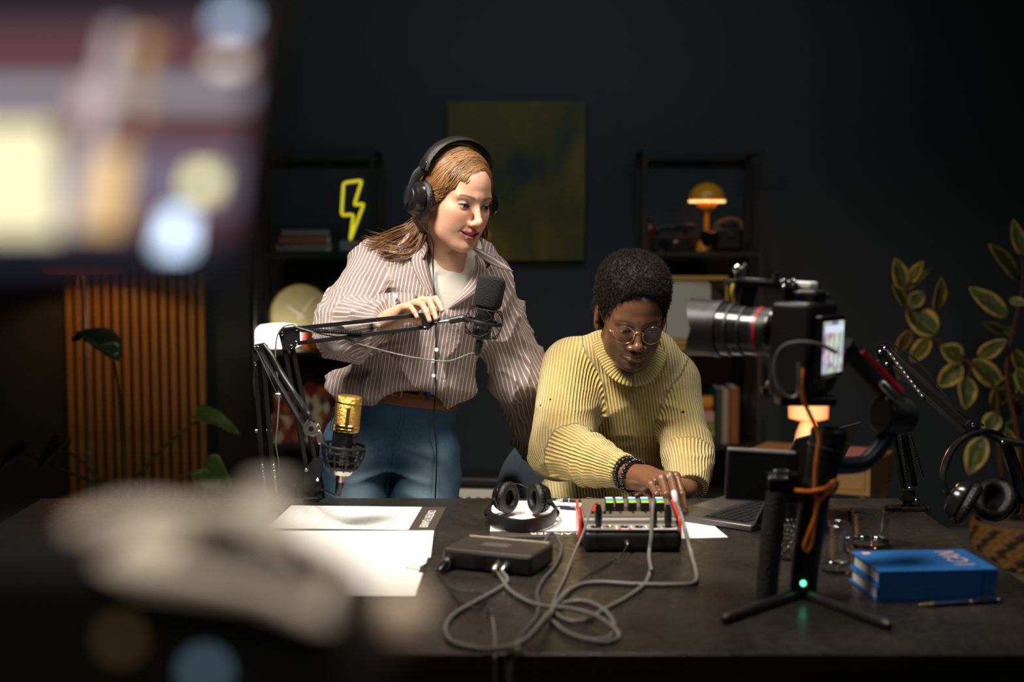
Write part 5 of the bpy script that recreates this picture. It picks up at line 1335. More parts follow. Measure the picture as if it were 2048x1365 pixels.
# headphones hanging on arm C
hpc = P(1965, 950, YC2)
HPH = thing('headphones', 'black headphones hanging from the right boom arm above the basket', 'headphones', P(1965, 862, YC2), group='headphones on hooks')
c_l = P(1925, 1003, YC2 - 0.02); c_r = P(1994, 1003, YC2 + 0.02)
band = smooth_path([P(1893, 985, YC2 - 0.02), P(1886, 955, YC2 - 0.018), P(1893, 920, YC2 - 0.015), P(1915, 885, YC2 - 0.01), P(1945, 867, YC2 - 0.004), P(1975, 863, YC2 + 0.004), P(2003, 878, YC2 + 0.012), P(2022, 915, YC2 + 0.018), P(2036, 965, YC2 + 0.022), P(2038, 1005, YC2 + 0.024)], 6)
bd_n = len(band)
MB().tube(band, [(0.005, 0.019)] * bd_n, 10, flat=(0, 1, 0)).build('headband', BLACK_GLOSS, HPH, world=True)
ib = [q + (hpc - q).normalized() * 0.006 for q in band[8:-12]]
MB().tube(ib, [(0.003, 0.010)] * len(ib), 10, flat=(0, 1, 0)).build('band_padding', LEATHER, HPH, world=True)
MB().tube([q - Vector((0, 0.0127, 0)) for q in band[10:22]], 0.0012, 6).build('band_slot', STEEL, HPH, world=True)
ear_cup(HPH, c_l, (0.80, -0.35, -0.42), 0.049, 0.050, ribs=30, ring_m=STEEL)
ear_cup(HPH, c_r, (-0.72, -0.52, 0.45), 0.049, 0.044, ribs=30)
MB().tube(smooth_path([band[0], P(1896, 1000, YC2 - 0.025), P(1910, 1012, YC2 - 0.025)], 5), 0.005, 8).build('yoke', BLACK_GLOSS, HPH, world=True)
MB().tube(smooth_path([band[-1], P(2034, 1025, YC2 + 0.028), P(2015, 1028, YC2 + 0.03)], 5), 0.005, 8).build('yoke', BLACK_GLOSS, HPH, world=True)

# ------------------------------------------------------------------ gimbal on mini tripod
YG = 2.46
gb0 = D(1603, 1196)
gb0.z = DT
GIM = thing('camera_gimbal', 'black handheld gimbal standing on a mini tripod on the desk', 'gimbal', gb0)
def g(px, py, dy=0.0): return P(px, py, YG + dy)
hub = g(1603, 1186)
for tip in (D(1447, 1249), D(1778, 1262), D(1660, 1168)):
    tp = Vector((tip.x, tip.y, DT + 0.008)) if tip.y < 2.5 else Vector((0.53, 2.62, DT + 0.008))
    d = (tp - hub).normalized()
    MB().tube([hub + d * 0.008, hub + d * 0.04, tp - d * 0.012], [0.010, 0.0105, 0.0085], 12).build('tripod_leg', mat('dark_leg', (0.02, 0.019, 0.018), 0.35, noise=0.2), GIM, world=True)
    MB().tube([tp - d * 0.014, tp - d * 0.004, tp + d * 0.002], [0.0088, 0.008, 0.005], 12).build('rubber_foot', BLACK_PL, GIM, world=True)
MB().tube([g(1601, 1206), g(1603, 1196), g(1607, 1178)], [0.014, 0.019, 0.021], 20).build('tripod_hub', BLACK_MET, GIM, world=True)
MB().tube([g(1606, 1180), g(1612, 1120), g(1622, 1050), g(1632, 985), g(1640, 950)], [(0.024, 0.022), (0.025, 0.023), (0.026, 0.024), (0.026, 0.024), (0.024, 0.024)], 20, flat=(0, 1, 0)).build('handle', BLACK_PL, GIM, world=True)
MB().lathe([(0, 0), (0.005, 0), (0.005, 0.003), (0, 0.004)], 14, frame(g(1606, 1167, -0.0235), (1, 0, 0), (0, -1, 0))).build('power_led', mat('green_led', (0.1, 0.8, 0.4), 0.3, emit=(0.15, 1.0, 0.5), estr=2.5), GIM, world=True)
MB().tube([g(1640, 960), g(1646, 935), g(1649, 915)], [0.026, 0.029, 0.029], 24).build('handle_head', BLACK_MET, GIM, world=True)
MB().tube([g(1649, 915), g(1654, 893), g(1654, 892), g(1658, 862), g(1658, 858)], [0.030, 0.0315, 0.0315, 0.0315, 0.028], 30).build('pan_motor', BLACK_MET, GIM, world=True)
MB().tube([g(1652, 896, 0), g(1653, 892, 0)], [0.0325, 0.0325], 30).build('motor_ring', STEEL, GIM, world=True)
MB().torus(g(1658, 859), 0.029, 0.0016, axis=(0.05, 0, 1)).build('rim_highlight', GUN, GIM, world=True)  # lighter ring added for the highlight on the motor's top rim
MB().tube(smooth_path([g(1655, 930, 0.02), g(1690, 932, 0.04), g(1730, 925, 0.06), g(1760, 893, 0.08), g(1783, 858, 0.09)], 6), [(0.014, 0.016)] * 25, 12).build('lower_arm', BLACK_PL, GIM, world=True)
rm = g(1787, 832, 0.09)
MB().tube([rm + Vector((-0.028, -0.015, 0.004)), rm + Vector((0.028, 0.015, -0.004))], [0.033, 0.033], 28).build('roll_motor', BLACK_PL, GIM, world=True, bevel=0.004)
arm2 = smooth_path([g(1793, 805, 0.09), g(1760, 770, 0.09), g(1715, 725, 0.08), g(1688, 690, 0.06)], 6)
MB().tube(arm2, [(0.013, 0.018)] * len(arm2), 12).build('upper_arm', BLACK_PL, GIM, world=True)
ra = [q + Vector((0.012, -0.006, 0.013)) for q in arm2[1:14]]
MB().tube(ra, [(0.0022, 0.006)] * len(ra), 8).build('red_stripe', mat('red_anodised', (0.55, 0.01, 0.03), 0.3, 0.3), GIM, world=True)
MB().bar(g(1792, 800, 0.06), g(1762, 765, 0.06), 0.02, 0.012).build('silver_cover', STEEL, GIM, world=True, bevel=0.002)
MB().bar(g(1690, 705, 0.06), g(1640, 790, 0.03), 0.018, 0.02).build('tilt_arm', BLACK_PL, GIM, world=True, bevel=0.003)
MB().box(g(1610, 800, 0.02), (0.10, 0.06, 0.016)).build('camera_plate', BLACK_PL, GIM, world=True, bevel=0.003)
MB().box(g(1550, 780, 0.03), (0.05, 0.03, 0.012)).build('plate_lever', BLACK_MET, GIM, world=True, bevel=0.002)
MB().cyl(g(1533, 768, 0.03), g(1556, 771, 0.03), 0.006, n=12).build('plate_knob', CHROME, GIM, world=True)
# second grip
MB().tube([g(1532, 1205, -0.02), g(1536, 1150, -0.02), g(1545, 1060, -0.02), g(1553, 985, -0.02)], [0.018, 0.0195, 0.0195, 0.018], 20).build('side_grip', mat('rubber_grip', (0.016, 0.016, 0.016), 0.55, bump=0.4, bscale=260), GIM, world=True)
MB().tube([g(1531, 1208, -0.02), g(1532, 1200, -0.02)], [0.015, 0.0185], 20).build('grip_cap', BLACK_GLOSS, GIM, world=True)
MB().box(g(1566, 962, -0.01), (0.055, 0.03, 0.03)).build('grip_clamp', BLACK_MET, GIM, world=True, bevel=0.003)
MB().box(g(1562, 945, -0.025), (0.026, 0.012, 0.010)).box(g(1556, 957, -0.03), (0.034, 0.01, 0.006)).build('clamp_lever', STEEL, GIM, world=True, bevel=0.002)
MB().bar(g(1560, 975, -0.005), g(1632, 985, 0), 0.02, 0.02).build('grip_bracket', BLACK_MET, GIM, world=True, bevel=0.002)
# small monitor on a clamp
MON = thing('field_monitor', 'black field monitor clamped to the gimbal, its screen turned to the man', 'monitor', g(1525, 1000, 0.02))
mcx = g(1523, 953, 0.03)
MB().box(mcx, (0.125, 0.022, 0.088), Matrix.Rotation(math.radians(-6), 3, 'Z') @ Matrix.Rotation(math.radians(2), 3, 'Y')).build('body', BLACK_PL, MON, world=True, bevel=0.004)
MB().box(mcx + Vector((-0.002, -0.008, 0.0465)), (0.118, 0.008, 0.005), Matrix.Rotation(math.radians(-6), 3, 'Z') @ Matrix.Rotation(math.radians(2.5), 3, 'Y')).build('top_edge', mat('pale_edge', (0.5, 0.46, 0.42), 0.4), MON, world=True, bevel=0.001)
MB().box(mcx + Vector((0, 0.0112, 0)), (0.112, 0.002, 0.076), Matrix.Rotation(math.radians(-6), 3, 'Z') @ Matrix.Rotation(math.radians(2), 3, 'Y')).build('screen', mat('monitor_screen', (0.02, 0.02, 0.02), 0.1, emit=(0.4, 0.5, 0.6), estr=0.3), MON, world=True)
MB().bar(mcx + Vector((0.05, 0, -0.03)), g(1600, 985, 0), 0.016, 0.016).build('mount_arm', BLACK_MET, MON, world=True, bevel=0.002)
# orange cord
root = thing('orange_strap', 'orange cord looped around the gimbal from the camera down the handle', 'strap', g(1612, 1105))
OR = mat('orange_cord', (0.62, 0.16, 0.012), 0.55, noise=0.15, nscale=200)
MB().tube(smooth_path([g(1606, 738, -0.05), g(1603, 770, -0.055), g(1607, 800, -0.05), g(1620, 830, -0.045), g(1634, 860, -0.045), g(1638, 880, -0.045), g(1632, 930, -0.04), g(1630, 970, -0.036), g(1633, 1010, -0.036), g(1628, 1040, -0.034), g(1614, 1075, -0.032), g(1608, 1092, -0.032), g(1614, 1103, -0.032), g(1623, 1085, -0.032), g(1630, 1040, -0.034), g(1638, 1005, -0.036), g(1668, 975, -0.032)], 6), 0.0036, 8).build('long_loop', OR, root, world=True)
MB().tube(smooth_path([g(1592, 982, -0.030), g(1620, 984, -0.038), g(1650, 977, -0.038), g(1668, 964, -0.028), g(1674, 970, 0.0), g(1660, 990, 0.03), g(1625, 990, 0.032), g(1596, 985, 0.02), g(1590, 982, -0.01)], 6, closed=True), 0.0042, 8, closed=True).build('wrap', OR, root, world=True)

# ------------------------------------------------------------------ mirrorless/DSLR camera on the gimbal
ang = math.radians(35)
ld = Vector((-math.cos(ang), math.sin(ang), 0.02)).normalized()     # lens direction
CB = g(1606, 690, 0.03)                                              # body centre
Mk = frame(CB, ld, (0.03, 0, 1))      # local x = lens direction, z up, y = left-hand side (towards camera viewer is -?)
DS = thing('digital_camera', 'black digital camera with long zoom lens mounted on the gimbal', 'camera', M=Matrix.Translation(g(1612, 790, 0.03)))
def cbox(c, s, name, m, bevel=0.003, par=None, seg=2):
    o = MB().box(c, s); o.v = [Mk @ q for q in o.v]
    return o.build(name, m, par or DS, world=True, bevel=bevel, seg=seg)
u_ = YG / F_PX
bh = 0.165
cbox((0, 0, -0.005), (0.075, 0.125, bh), 'body', BLACK_PL, 0.010, seg=4)
cbox((0.0, 0.0, bh / 2 + 0.004), (0.062, 0.055, 0.022), 'viewfinder_hump', BLACK_PL, 0.006)
cbox((-0.046, 0.0, 0.0), (0.018, 0.100, 0.11), 'back_panel', BLACK_GLOSS, 0.003)
# screen on the back
scm = mat('camera_lcd', (0.05, 0.05, 0.05), 0.2); nt, b = nodes_of(scm)
tc = nt.nodes.new('ShaderNodeTexCoord'); mp = nt.nodes.new('ShaderNodeMapping'); nt.links.new(tc.outputs['Object'], mp.inputs['Vector']); mp.inputs['Scale'].default_value = (55, 55, 55)
vo = nt.nodes.new('ShaderNodeTexVoronoi'); vo.inputs['Scale'].default_value = 1.0; vo.distance = 'CHEBYCHEV'; nt.links.new(mp.outputs['Vector'], vo.inputs['Vector'])
hs = nt.nodes.new('ShaderNodeHueSaturation'); hs.inputs['Saturation'].default_value = 0.35; hs.inputs['Value'].default_value = 0.8; nt.links.new(vo.outputs['Color'], hs.inputs['Color'])
nt.links.new(hs.outputs['Color'], b.inputs['Emission Color']); b.inputs['Emission Strength'].default_value = 0.9
cbox((-0.0562, 0.0, 0.0), (0.002, 0.086, 0.090), 'rear_screen', scm, 0)
lcd = cbox((-0.0573, 0.0, 0.032), (0.0008, 0.080, 0.012), 'menu_strip', mat('screen_text', (0.5, 0.55, 0.6), 0.3, emit=(0.7, 0.8, 0.95), estr=0.9), 0)
for j in range(3):
    cbox((-0.0575, -0.02 + 0.02 * j, -0.008), (0.0008, 0.0012, 0.06), 'grid_line', BLACK_GLOSS, 0)
# grip with buttons
cbox((0.020, -0.058, -0.01), (0.05, 0.022, 0.12), 'hand_grip', LEATHER, 0.008, seg=3)
for (x, z) in ((0.025, 0.05), (0.005, 0.05), (0.025, 0.015), (0.005, 0.015), (0.005, -0.02), (0.025, -0.045)):
    o = MB().cyl((x, -0.066, z), (x, -0.073, z), 0.005, n=12); o.v = [Mk @ q for q in o.v]; o.build('side_button', GUN, DS, world=True)
o = MB().cyl((0.01, -0.035, bh / 2 - 0.006), (0.01, -0.035, bh / 2 + 0.012), 0.014, n=24); o.v = [Mk @ q for q in o.v]; o.build('mode_dial', GUN, DS, world=True)
o = MB().cyl((-0.02, -0.04, bh / 2 - 0.006), (-0.02, -0.04, bh / 2 + 0.008), 0.008, n=20); o.v = [Mk @ q for q in o.v]; o.build('shutter_button', STEEL, DS, world=True)
cbox((0.02, 0.0, bh / 2 + 0.022), (0.075, 0.03, 0.014), 'accessory_shoe_cover', WHITE_PL, 0.004)
# lens
def lring(x0, x1, r0, r1, name, m, n=36):
    o = MB().tube([(x0, 0, 0), (x1, 0, 0)], [r0, r1], n); o.v = [Mk @ (q + Vector((0, 0, 0.018))) for q in o.v]
    return o.build(name, m, DS, world=True)
k = 0.037
LGL = mat('lens_barrel', (0.014, 0.014, 0.015), 0.22, coat=0.3)
segs = [(k, k + 0.0171, 0.042, 0.044, LGL), (k + 0.0171, k + 0.0209, 0.0445, 0.0445, GUN), (k + 0.0209, k + 0.0380, 0.0435, 0.0435, BLACK_PL), (k + 0.0380, k + 0.0427, 0.0446, 0.0446, RED), (k + 0.0427, k + 0.0475, 0.0455, 0.0455, GUN), (k + 0.0475, k + 0.0684, 0.0445, 0.0445, LGL), (k + 0.0684, k + 0.0731, 0.0465, 0.0465, BLACK_PL), (k + 0.0731, k + 0.0930, 0.0465, 0.0475, LGL), (k + 0.0930, k + 0.0988, 0.0495, 0.0495, BLACK_PL), (k + 0.0988, k + 0.1158, 0.0485, 0.0490, LGL), (k + 0.1158, k + 0.1290, 0.0515, 0.0525, BLACK_PL)]
for s in segs: lring(s[0], s[1], s[2], s[3], 'lens_ring' if s[4] is not LGL else 'lens_barrel', s[4])
# petal hood
vs = []; fs = []; N = 60
for i in range(N):
    a = 2 * math.pi * i / N
    L = 0.030 + 0.026 * abs(math.cos(a)) ** 1.3 + (0.0 if abs(math.sin(a)) < 0.9 else 0.0)
    for (t, r) in ((0, 0.0505), (L * 0.5, 0.0515), (L, 0.053), (L, 0.051), (L * 0.5, 0.0495), (0, 0.0485)):
        vs.append(Mk @ Vector((k + 0.1290 + t, r * math.sin(a), 0.018 + r * math.cos(a))))
for i in range(N):
    for j in range(6):
        fs.append((i * 6 + j, ((i + 1) % N) * 6 + j, ((i + 1) % N) * 6 + (j + 1) % 6, i * 6 + (j + 1) % 6))
MB().add(vs, fs).build('lens_hood', BLACK_PL, DS, world=True)
o = MB().lathe([(0, 0), (0.044, 0.0), (0.03, 0.006), (0, 0.009)], 32, Mk @ Matrix.Translation((k + 0.1234, 0, 0.018)) @ Matrix.Rotation(math.radians(90), 4, 'Y')); o.build('front_element', mat('coated_glass', (0.01, 0.012, 0.02), 0.05, coat=1.0), DS, world=True)
# rig rail on top
R0 = g(1452, 566, 0.0); R1 = g(1590, 571, 0.03)
MB().bar(R0, R1, 0.03, 0.012).build('top_rail', BLACK_MET, DS, world=True, bevel=0.002)
MB().bar(R0 + Vector((0.02, 0, 0.008)), R1 - Vector((0.03, 0, -0.008)), 0.012, 0.004).build('rail_strip', STEEL, DS, world=True, bevel=0.001)
MB().cyl(g(1476, 560, 0), g(1475, 540, 0), 0.005, n=12).sphere(g(1475, 538, 0), 0.0085, 12, 8).build('rail_knob', CHROME, DS, world=True)
MB().bar(g(1484, 556, 0), g(1491, 528, 0), 0.006, 0.006).build('rail_lever', STEEL, DS, world=True, bevel=0.001)
MB().cyl(g(1553, 565, 0.01), g(1553, 545, 0.01), 0.007, n=14).build('rail_post', BLACK_MET, DS, world=True)
MB().bar(g(1565, 560, 0), g(1590, 575, 0), 0.006, 0.006).bar(g(1565, 575, 0), g(1590, 560, 0), 0.006, 0.006).build('cross_nut', CHROME, DS, world=True, bevel=0.001)
for a_, b_ in (((1500, 572, 0.01), (1490, 612, 0.02)), ((1580, 575, 0.03), (1592, 612, 0.03))):
    MB().bar(g(*a_), g(*b_), 0.012, 0.026, up=(1, 0, 0)).build('rail_support', BLACK_MET, DS, world=True, bevel=0.002)
MB().tube(smooth_path([g(1467, 568, -0.015), g(1464, 585, -0.018), g(1468, 605, -0.01)], 5), 0.003, 8).build('yellow_cord', mat('yellow_cord', (0.7, 0.5, 0.05), 0.5), DS, world=True)
# side cable loops
MB().tube(smooth_path([g(1672, 705, -0.04), g(1640, 690, -0.07), g(1600, 685, -0.085), g(1565, 695, -0.085), g(1550, 725, -0.08), g(1552, 760, -0.08), g(1568, 790, -0.08), g(1590, 795, -0.08), g(1598, 770, -0.075), g(1598, 725, -0.07)], 6), 0.0034, 8).build('video_cable', mat('grey_video_cable', (0.10, 0.095, 0.09), 0.35), DS, world=True)

# ------------------------------------------------------------------ filming camera very close to the lens: monitor on top of a camera body
YM = 0.56
MB_ = []
c_tl, c_tr, c_br, c_bl = P(-330, 10, YM), P(560, 10, YM), P(462, 530, YM), P(-330, 530, YM)
VM = thing('filming_monitor', 'out of focus camera monitor showing a bright scene at upper left', 'monitor', P(60, 560, YM))
def quad_slab(pts, y0, y1, name, m, par, bevel=0.0):
    vs = [q + Vector((0, y0, 0)) for q in pts] + [q + Vector((0, y1, 0)) for q in pts]
    n = len(pts)
    fs = [tuple(range(n)), tuple(range(2 * n - 1, n - 1, -1))] + [(i, n + i, n + (i + 1) % n, (i + 1) % n) for i in range(n)]
    return MB().add(vs, fs).build(name, m, par, world=True, bevel=bevel)
BODYM = mat('monitor_shell', (0.012, 0.013, 0.015), 0.5)
quad_slab([P(-420, -70, YM), P(585, -70, YM), P(500, 580, YM), P(-420, 580, YM)], 0.0, 0.022, 'shell', BODYM, VM, 0.003)
def em(name, c, s):
    return mat(name, (0.01, 0.01, 0.01), 0.6, emit=c, estr=s)
SCR = quad_slab([P(-400, -12, YM), P(522, -12, YM), P(455, 545, YM), P(-400, 545, YM)], -0.0012, -0.0002, 'screen', em('scr_bg', (0.13, 0.05, 0.065), 0.9), VM)
def patch(pts, c, s, lay=1, name='image_area'):
    yy = -0.0012 - 0.0003 * lay
    quad_slab([P(x, y, YM) for x, y in pts], yy - 0.0002, yy, name, em('scr_%s_%d' % (name, len(MATS)), c, s * 1.25), SCR)
# what the monitor shows: warm shapes, a grey shelf line, bright lamps
patch([(-400, -12), (522, -12), (515, 45), (-400, 45)], (0.012, 0.014, 0.022), 0.8)
patch([(-400, 165), (500, 165), (492, 210), (-400, 210)], (0.30, 0.31, 0.35), 0.9)
patch([(-400, 300), (480, 300), (470, 420), (-400, 420)], (0.20, 0.17, 0.24), 0.7)
patch([(-400, 470), (466, 470), (458, 545), (-400, 545)], (0.008, 0.009, 0.018), 0.9)
patch([(-400, 250), (110, 250), (120, 470), (-400, 470)], (0.95, 0.88, 0.55), 0.95, 2)
patch([(190, 300), (262, 300), (245, 460), (170, 460)], (0.9, 0.6, 0.25), 0.85, 2)
patch([(222, 60), (250, 60), (165, 460), (135, 460)], (0.62, 0.52, 0.56), 0.9, 3)
patch([(275, 75), (300, 75), (285, 260), (262, 260)], (0.65, 0.42, 0.16), 0.6, 2)
patch([(268, 80), (318, 80), (312, 98), (268, 98)], (0.75, 0.5, 0.2), 0.9, 3)
patch([(160, 175), (215, 175), (205, 240), (150, 240)], (0.85, 0.55, 0.5), 0.7, 2)
patch([(440, 28), (497, 28), (490, 58), (432, 58)], (0.55, 0.72, 1.0), 1.5, 3, 'bright_lamp')
patch([(432, 112), (488, 112), (482, 136), (426, 136)], (1.0, 0.88, 0.75), 1.2, 3, 'bright_lamp')
patch([(385, 345), (436, 345), (428, 388), (378, 388)], (1.0, 0.95, 0.45), 1.7, 3, 'bright_lamp')
patch([(338, 430), (382, 430), (378, 500), (320, 500)], (0.62, 0.78, 1.0), 2.6, 3, 'bright_lamp')
# bracket under the monitor
MB().tube([P(250, 560, YM + 0.02), P(252, 640, YM + 0.025), P(255, 700, YM + 0.03)], [0.010, 0.009, 0.008], 14).build('mount_post', BODYM, VM, world=True) if False else None
FC = thing('filming_camera', 'large out of focus camera with bright top edges at lower left', 'camera', P(150, 1500, 0.52))
YQ = 0.52
q = lambda px, py, dy=0.0: P(px, py, YQ + dy)
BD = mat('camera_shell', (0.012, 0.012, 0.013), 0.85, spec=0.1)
# main body: slanted block whose top face climbs to the right
def slab(pts, y0, y1, name, m, bevel=0.004):
    return quad_slab([q(x, y) for x, y in pts], y0, y1, name, m, FC, bevel)
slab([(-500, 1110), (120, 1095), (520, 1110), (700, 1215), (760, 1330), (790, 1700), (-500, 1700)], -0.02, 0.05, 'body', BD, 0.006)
TOPM = mat('top_highlight', (0.62, 0.56, 0.48), 0.5, noise=0.1)  # pale colour stands for overhead highlights on the dark camera's top parts
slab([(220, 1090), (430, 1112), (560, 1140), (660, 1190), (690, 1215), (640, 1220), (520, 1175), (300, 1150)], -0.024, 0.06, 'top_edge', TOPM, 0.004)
MB().tube(smooth_path([q(150, 1075, 0.03), q(270, 1040, 0.03), q(430, 1060, 0.03), q(600, 1120, 0.03)], 6), [0.007] * 19, 12).build('carry_handle', TOPM, FC, world=True)
MB().tube(smooth_path([q(410, 1045, 0.05), q(500, 1040, 0.05), q(590, 1075, 0.05)], 6), [0.008] * 13, 12).build('microphone_tube', TOPM, FC, world=True)
MB().tube([q(545, 1010, 0.06), q(540, 985, 0.06), q(540, 965, 0.06)], [0.006, 0.0095, 0.0085], 16).build('top_knob', mat('pale_knob', (0.9, 0.86, 0.78), 0.4), FC, world=True)
MB().tube([q(770, 1232, -0.02), q(840, 1240, -0.02)], [0.012, 0.010], 16).build('focus_knob', mat('tan_knob', (0.85, 0.68, 0.52), 0.4), FC, world=True)
MB().tube([q(430, 1045, 0.02), q(428, 1015, 0.02)], [0.012, 0.011], 16).build('dial', TOPM, FC, world=True)
MB().tube([q(250, 1040, 0.035), q(250, 820, 0.02), q(250, 570, -0.02)], [0.004, 0.004, 0.004], 10).build('monitor_post', BODYM, FC, world=True) if False else None
MB().tube(smooth_path([q(-120, 1040, 0.02), q(-160, 800, 0.0), q(-140, 560, 0.045)], 6), [0.007] * 13, 12).build('monitor_arm', BODYM, FC, world=True)
for (x, y, c, s) in ((240, 1280, (0.25, 0.16, 0.05), 0.25), (410, 1345, (0.3, 0.5, 0.65), 0.35)):
    MB().sphere(q(x, y, -0.026), (0.004, 0.001, 0.004), 12, 8).build('status_light', em('status%d' % x, c, s * 2), FC, world=True)

# ------------------------------------------------------------------ implicit-surface modelling used for the two people
f32 = np.float32
def V(*a): return np.array(a, dtype=f32) if len(a) > 1 else np.array(a[0], dtype=f32)
def s_seg(p, a, b, ra, rb):
    a = V(a); b = V(b); ba = b - a
    t = np.clip(((p - a) @ ba) / float(ba @ ba), 0, 1).astype(f32)
    q = p - a - t[:, None] * ba
    return np.sqrt((q * q).sum(1)) - (ra + (rb - ra) * t)
def s_ell(p, c, r, R=None):
    q = p - V(c)
    if R is not None: q = q @ np.array(R, dtype=f32)       # R columns = local axes
    r = V(r)
    k0 = np.sqrt(((q / r) ** 2).sum(1)); k1 = np.sqrt(((q / (r * r)) ** 2).sum(1)) + 1e-9
    return k0 * (k0 - 1.0) / k1
def s_box(p, c, h, R=None, r=0.0):
    q = p - V(c)
    if R is not None: q = q @ np.array(R, dtype=f32)
    d = np.abs(q) - (V(h) - r)
    return np.sqrt((np.maximum(d, 0) ** 2).sum(1)) + np.minimum(d.max(1), 0) - r
def smin(a, b, k):
    h = np.clip(0.5 + 0.5 * (b - a) / k, 0, 1)
    return b * (1 - h) + a * h - k * h * (1 - h)
def smax(a, b, k): return -smin(-a, -b, k)
_rng = np.random.RandomState(11)
_TAB = _rng.rand(32, 32, 32).astype(f32)
def vnoise(p):
    """smooth value noise 0..1"""
    i = np.floor(p).astype(np.int64); f = (p - i).astype(f32); f = f * f * (3 - 2 * f)
    i0 = i % 32; i1 = (i + 1) % 32
    x0, y0, z0 = i0.T; x1, y1, z1 = i1.T; fx, fy, fz = f.T
    def L(a, b, t): return a + (b - a) * t
    return L(L(L(_TAB[x0, y0, z0], _TAB[x1, y0, z0], fx), L(_TAB[x0, y1, z0], _TAB[x1, y1, z0], fx), fy),
             L(L(_TAB[x0, y0, z1], _TAB[x1, y0, z1], fx), L(_TAB[x0, y1, z1], _TAB[x1, y1, z1], fx), fy), fz)

def mesh_sdf(f, lo, hi, h, B=8, project=1):
    lo = np.array(lo, dtype=np.float64); hi = np.array(hi, dtype=np.float64)
    nb = np.ceil((hi - lo) / (h * B)).astype(int) + 1
    n = nb * B
    cc = [lo[i] + (np.arange(nb[i]) * B + (B - 1) / 2.0) * h for i in range(3)]
    g = np.stack(np.meshgrid(*cc, indexing='ij'), -1).reshape(-1, 3).astype(f32)
    dc = f(g).reshape(nb)
    act = np.abs(dc) < B * h * 0.87 * 1.5
    val = np.repeat(np.repeat(np.repeat(np.where(dc < 0, -1.0, 1.0).astype(f32), B, 0), B, 1), B, 2)
    ab = np.argwhere(act)
    off = np.stack(np.meshgrid(*[np.arange(B)] * 3, indexing='ij'), -1).reshape(-1, 3)
    CH = 1200
    for s in range(0, len(ab), CH):
        ids = (ab[s:s + CH, None, :] * B + off[None]).reshape(-1, 3)
        pts = (lo + ids * h).astype(f32)
        val[ids[:, 0], ids[:, 1], ids[:, 2]] = f(pts)
    neg = val < 0
    c = np.zeros(tuple(n - 1), dtype=np.int8)
    for dx in (0, 1):
        for dy in (0, 1):
            for dz in (0, 1):
                c += neg[dx:n[0] - 1 + dx, dy:n[1] - 1 + dy, dz:n[2] - 1 + dz]
    cells = np.argwhere((c > 0) & (c < 8))
    idx = -np.ones(tuple(n - 1), dtype=np.int64)
    idx[cells[:, 0], cells[:, 1], cells[:, 2]] = np.arange(len(cells))
    acc = np.zeros((len(cells), 3)); cnt = np.zeros(len(cells))
    corners = [(0, 0, 0), (1, 0, 0), (0, 1, 0), (1, 1, 0), (0, 0, 1), (1, 0, 1), (0, 1, 1), (1, 1, 1)]
    cv = [val[cells[:, 0] + a, cells[:, 1] + b, cells[:, 2] + d] for a, b, d in corners]
    for i in range(8):
        for j in range(i + 1, 8):
            if sum(abs(corners[i][k] - corners[j][k]) for k in range(3)) != 1: continue
            m = (cv[i] < 0) != (cv[j] < 0)
            t = cv[i][m] / (cv[i][m] - cv[j][m])
            a = np.array(corners[i], float); b = np.array(corners[j], float)
            acc[m] += a + (b - a) * t[:, None]; cnt[m] += 1
    verts = lo + (cells + acc / np.maximum(cnt, 1)[:, None]) * h
    quads = []
    for ax in range(3):
        sl0 = [slice(0, n[i]) for i in range(3)]; sl1 = list(sl0)
        sl0[ax] = slice(0, n[ax] - 1); sl1[ax] = slice(1, n[ax])
        a = neg[tuple(sl0)]; b = neg[tuple(sl1)]
        e = np.argwhere(a != b)
        o1, o2 = [(1, 2), (2, 0), (0, 1)][ax]
        e = e[(e[:, o1] > 0) & (e[:, o2] > 0) & (e[:, o1] < n[o1] - 1) & (e[:, o2] < n[o2] - 1)]
        flip = ~a[e[:, 0], e[:, 1], e[:, 2]]
        q = []
        for d1, d2 in ((0, 0), (1, 0), (1, 1), (0, 1)):
            k = e.copy(); k[:, o1] -= d1; k[:, o2] -= d2
            q.append(idx[k[:, 0], k[:, 1], k[:, 2]])
        q = np.stack(q, 1)
        q[flip] = q[flip][:, ::-1]
        quads.append(q)
    quads = np.concatenate(quads)
    quads = quads[(quads >= 0).all(1)]
    for _ in range(project):
        v = verts.astype(f32); e = f32(h * 0.35)
        d = f(v); gr = np.stack([f(v + V([e, 0, 0])) - f(v - V([e, 0, 0])), f(v + V([0, e, 0])) - f(v - V([0, e, 0])), f(v + V([0, 0, e])) - f(v - V([0, 0, e]))], 1) / (2 * e)
        g2 = np.maximum((gr * gr).sum(1), 0.15)
        stp = np.clip(d / g2, -h, h)
        verts = verts - gr * stp[:, None]
    return verts.astype(f32), quads

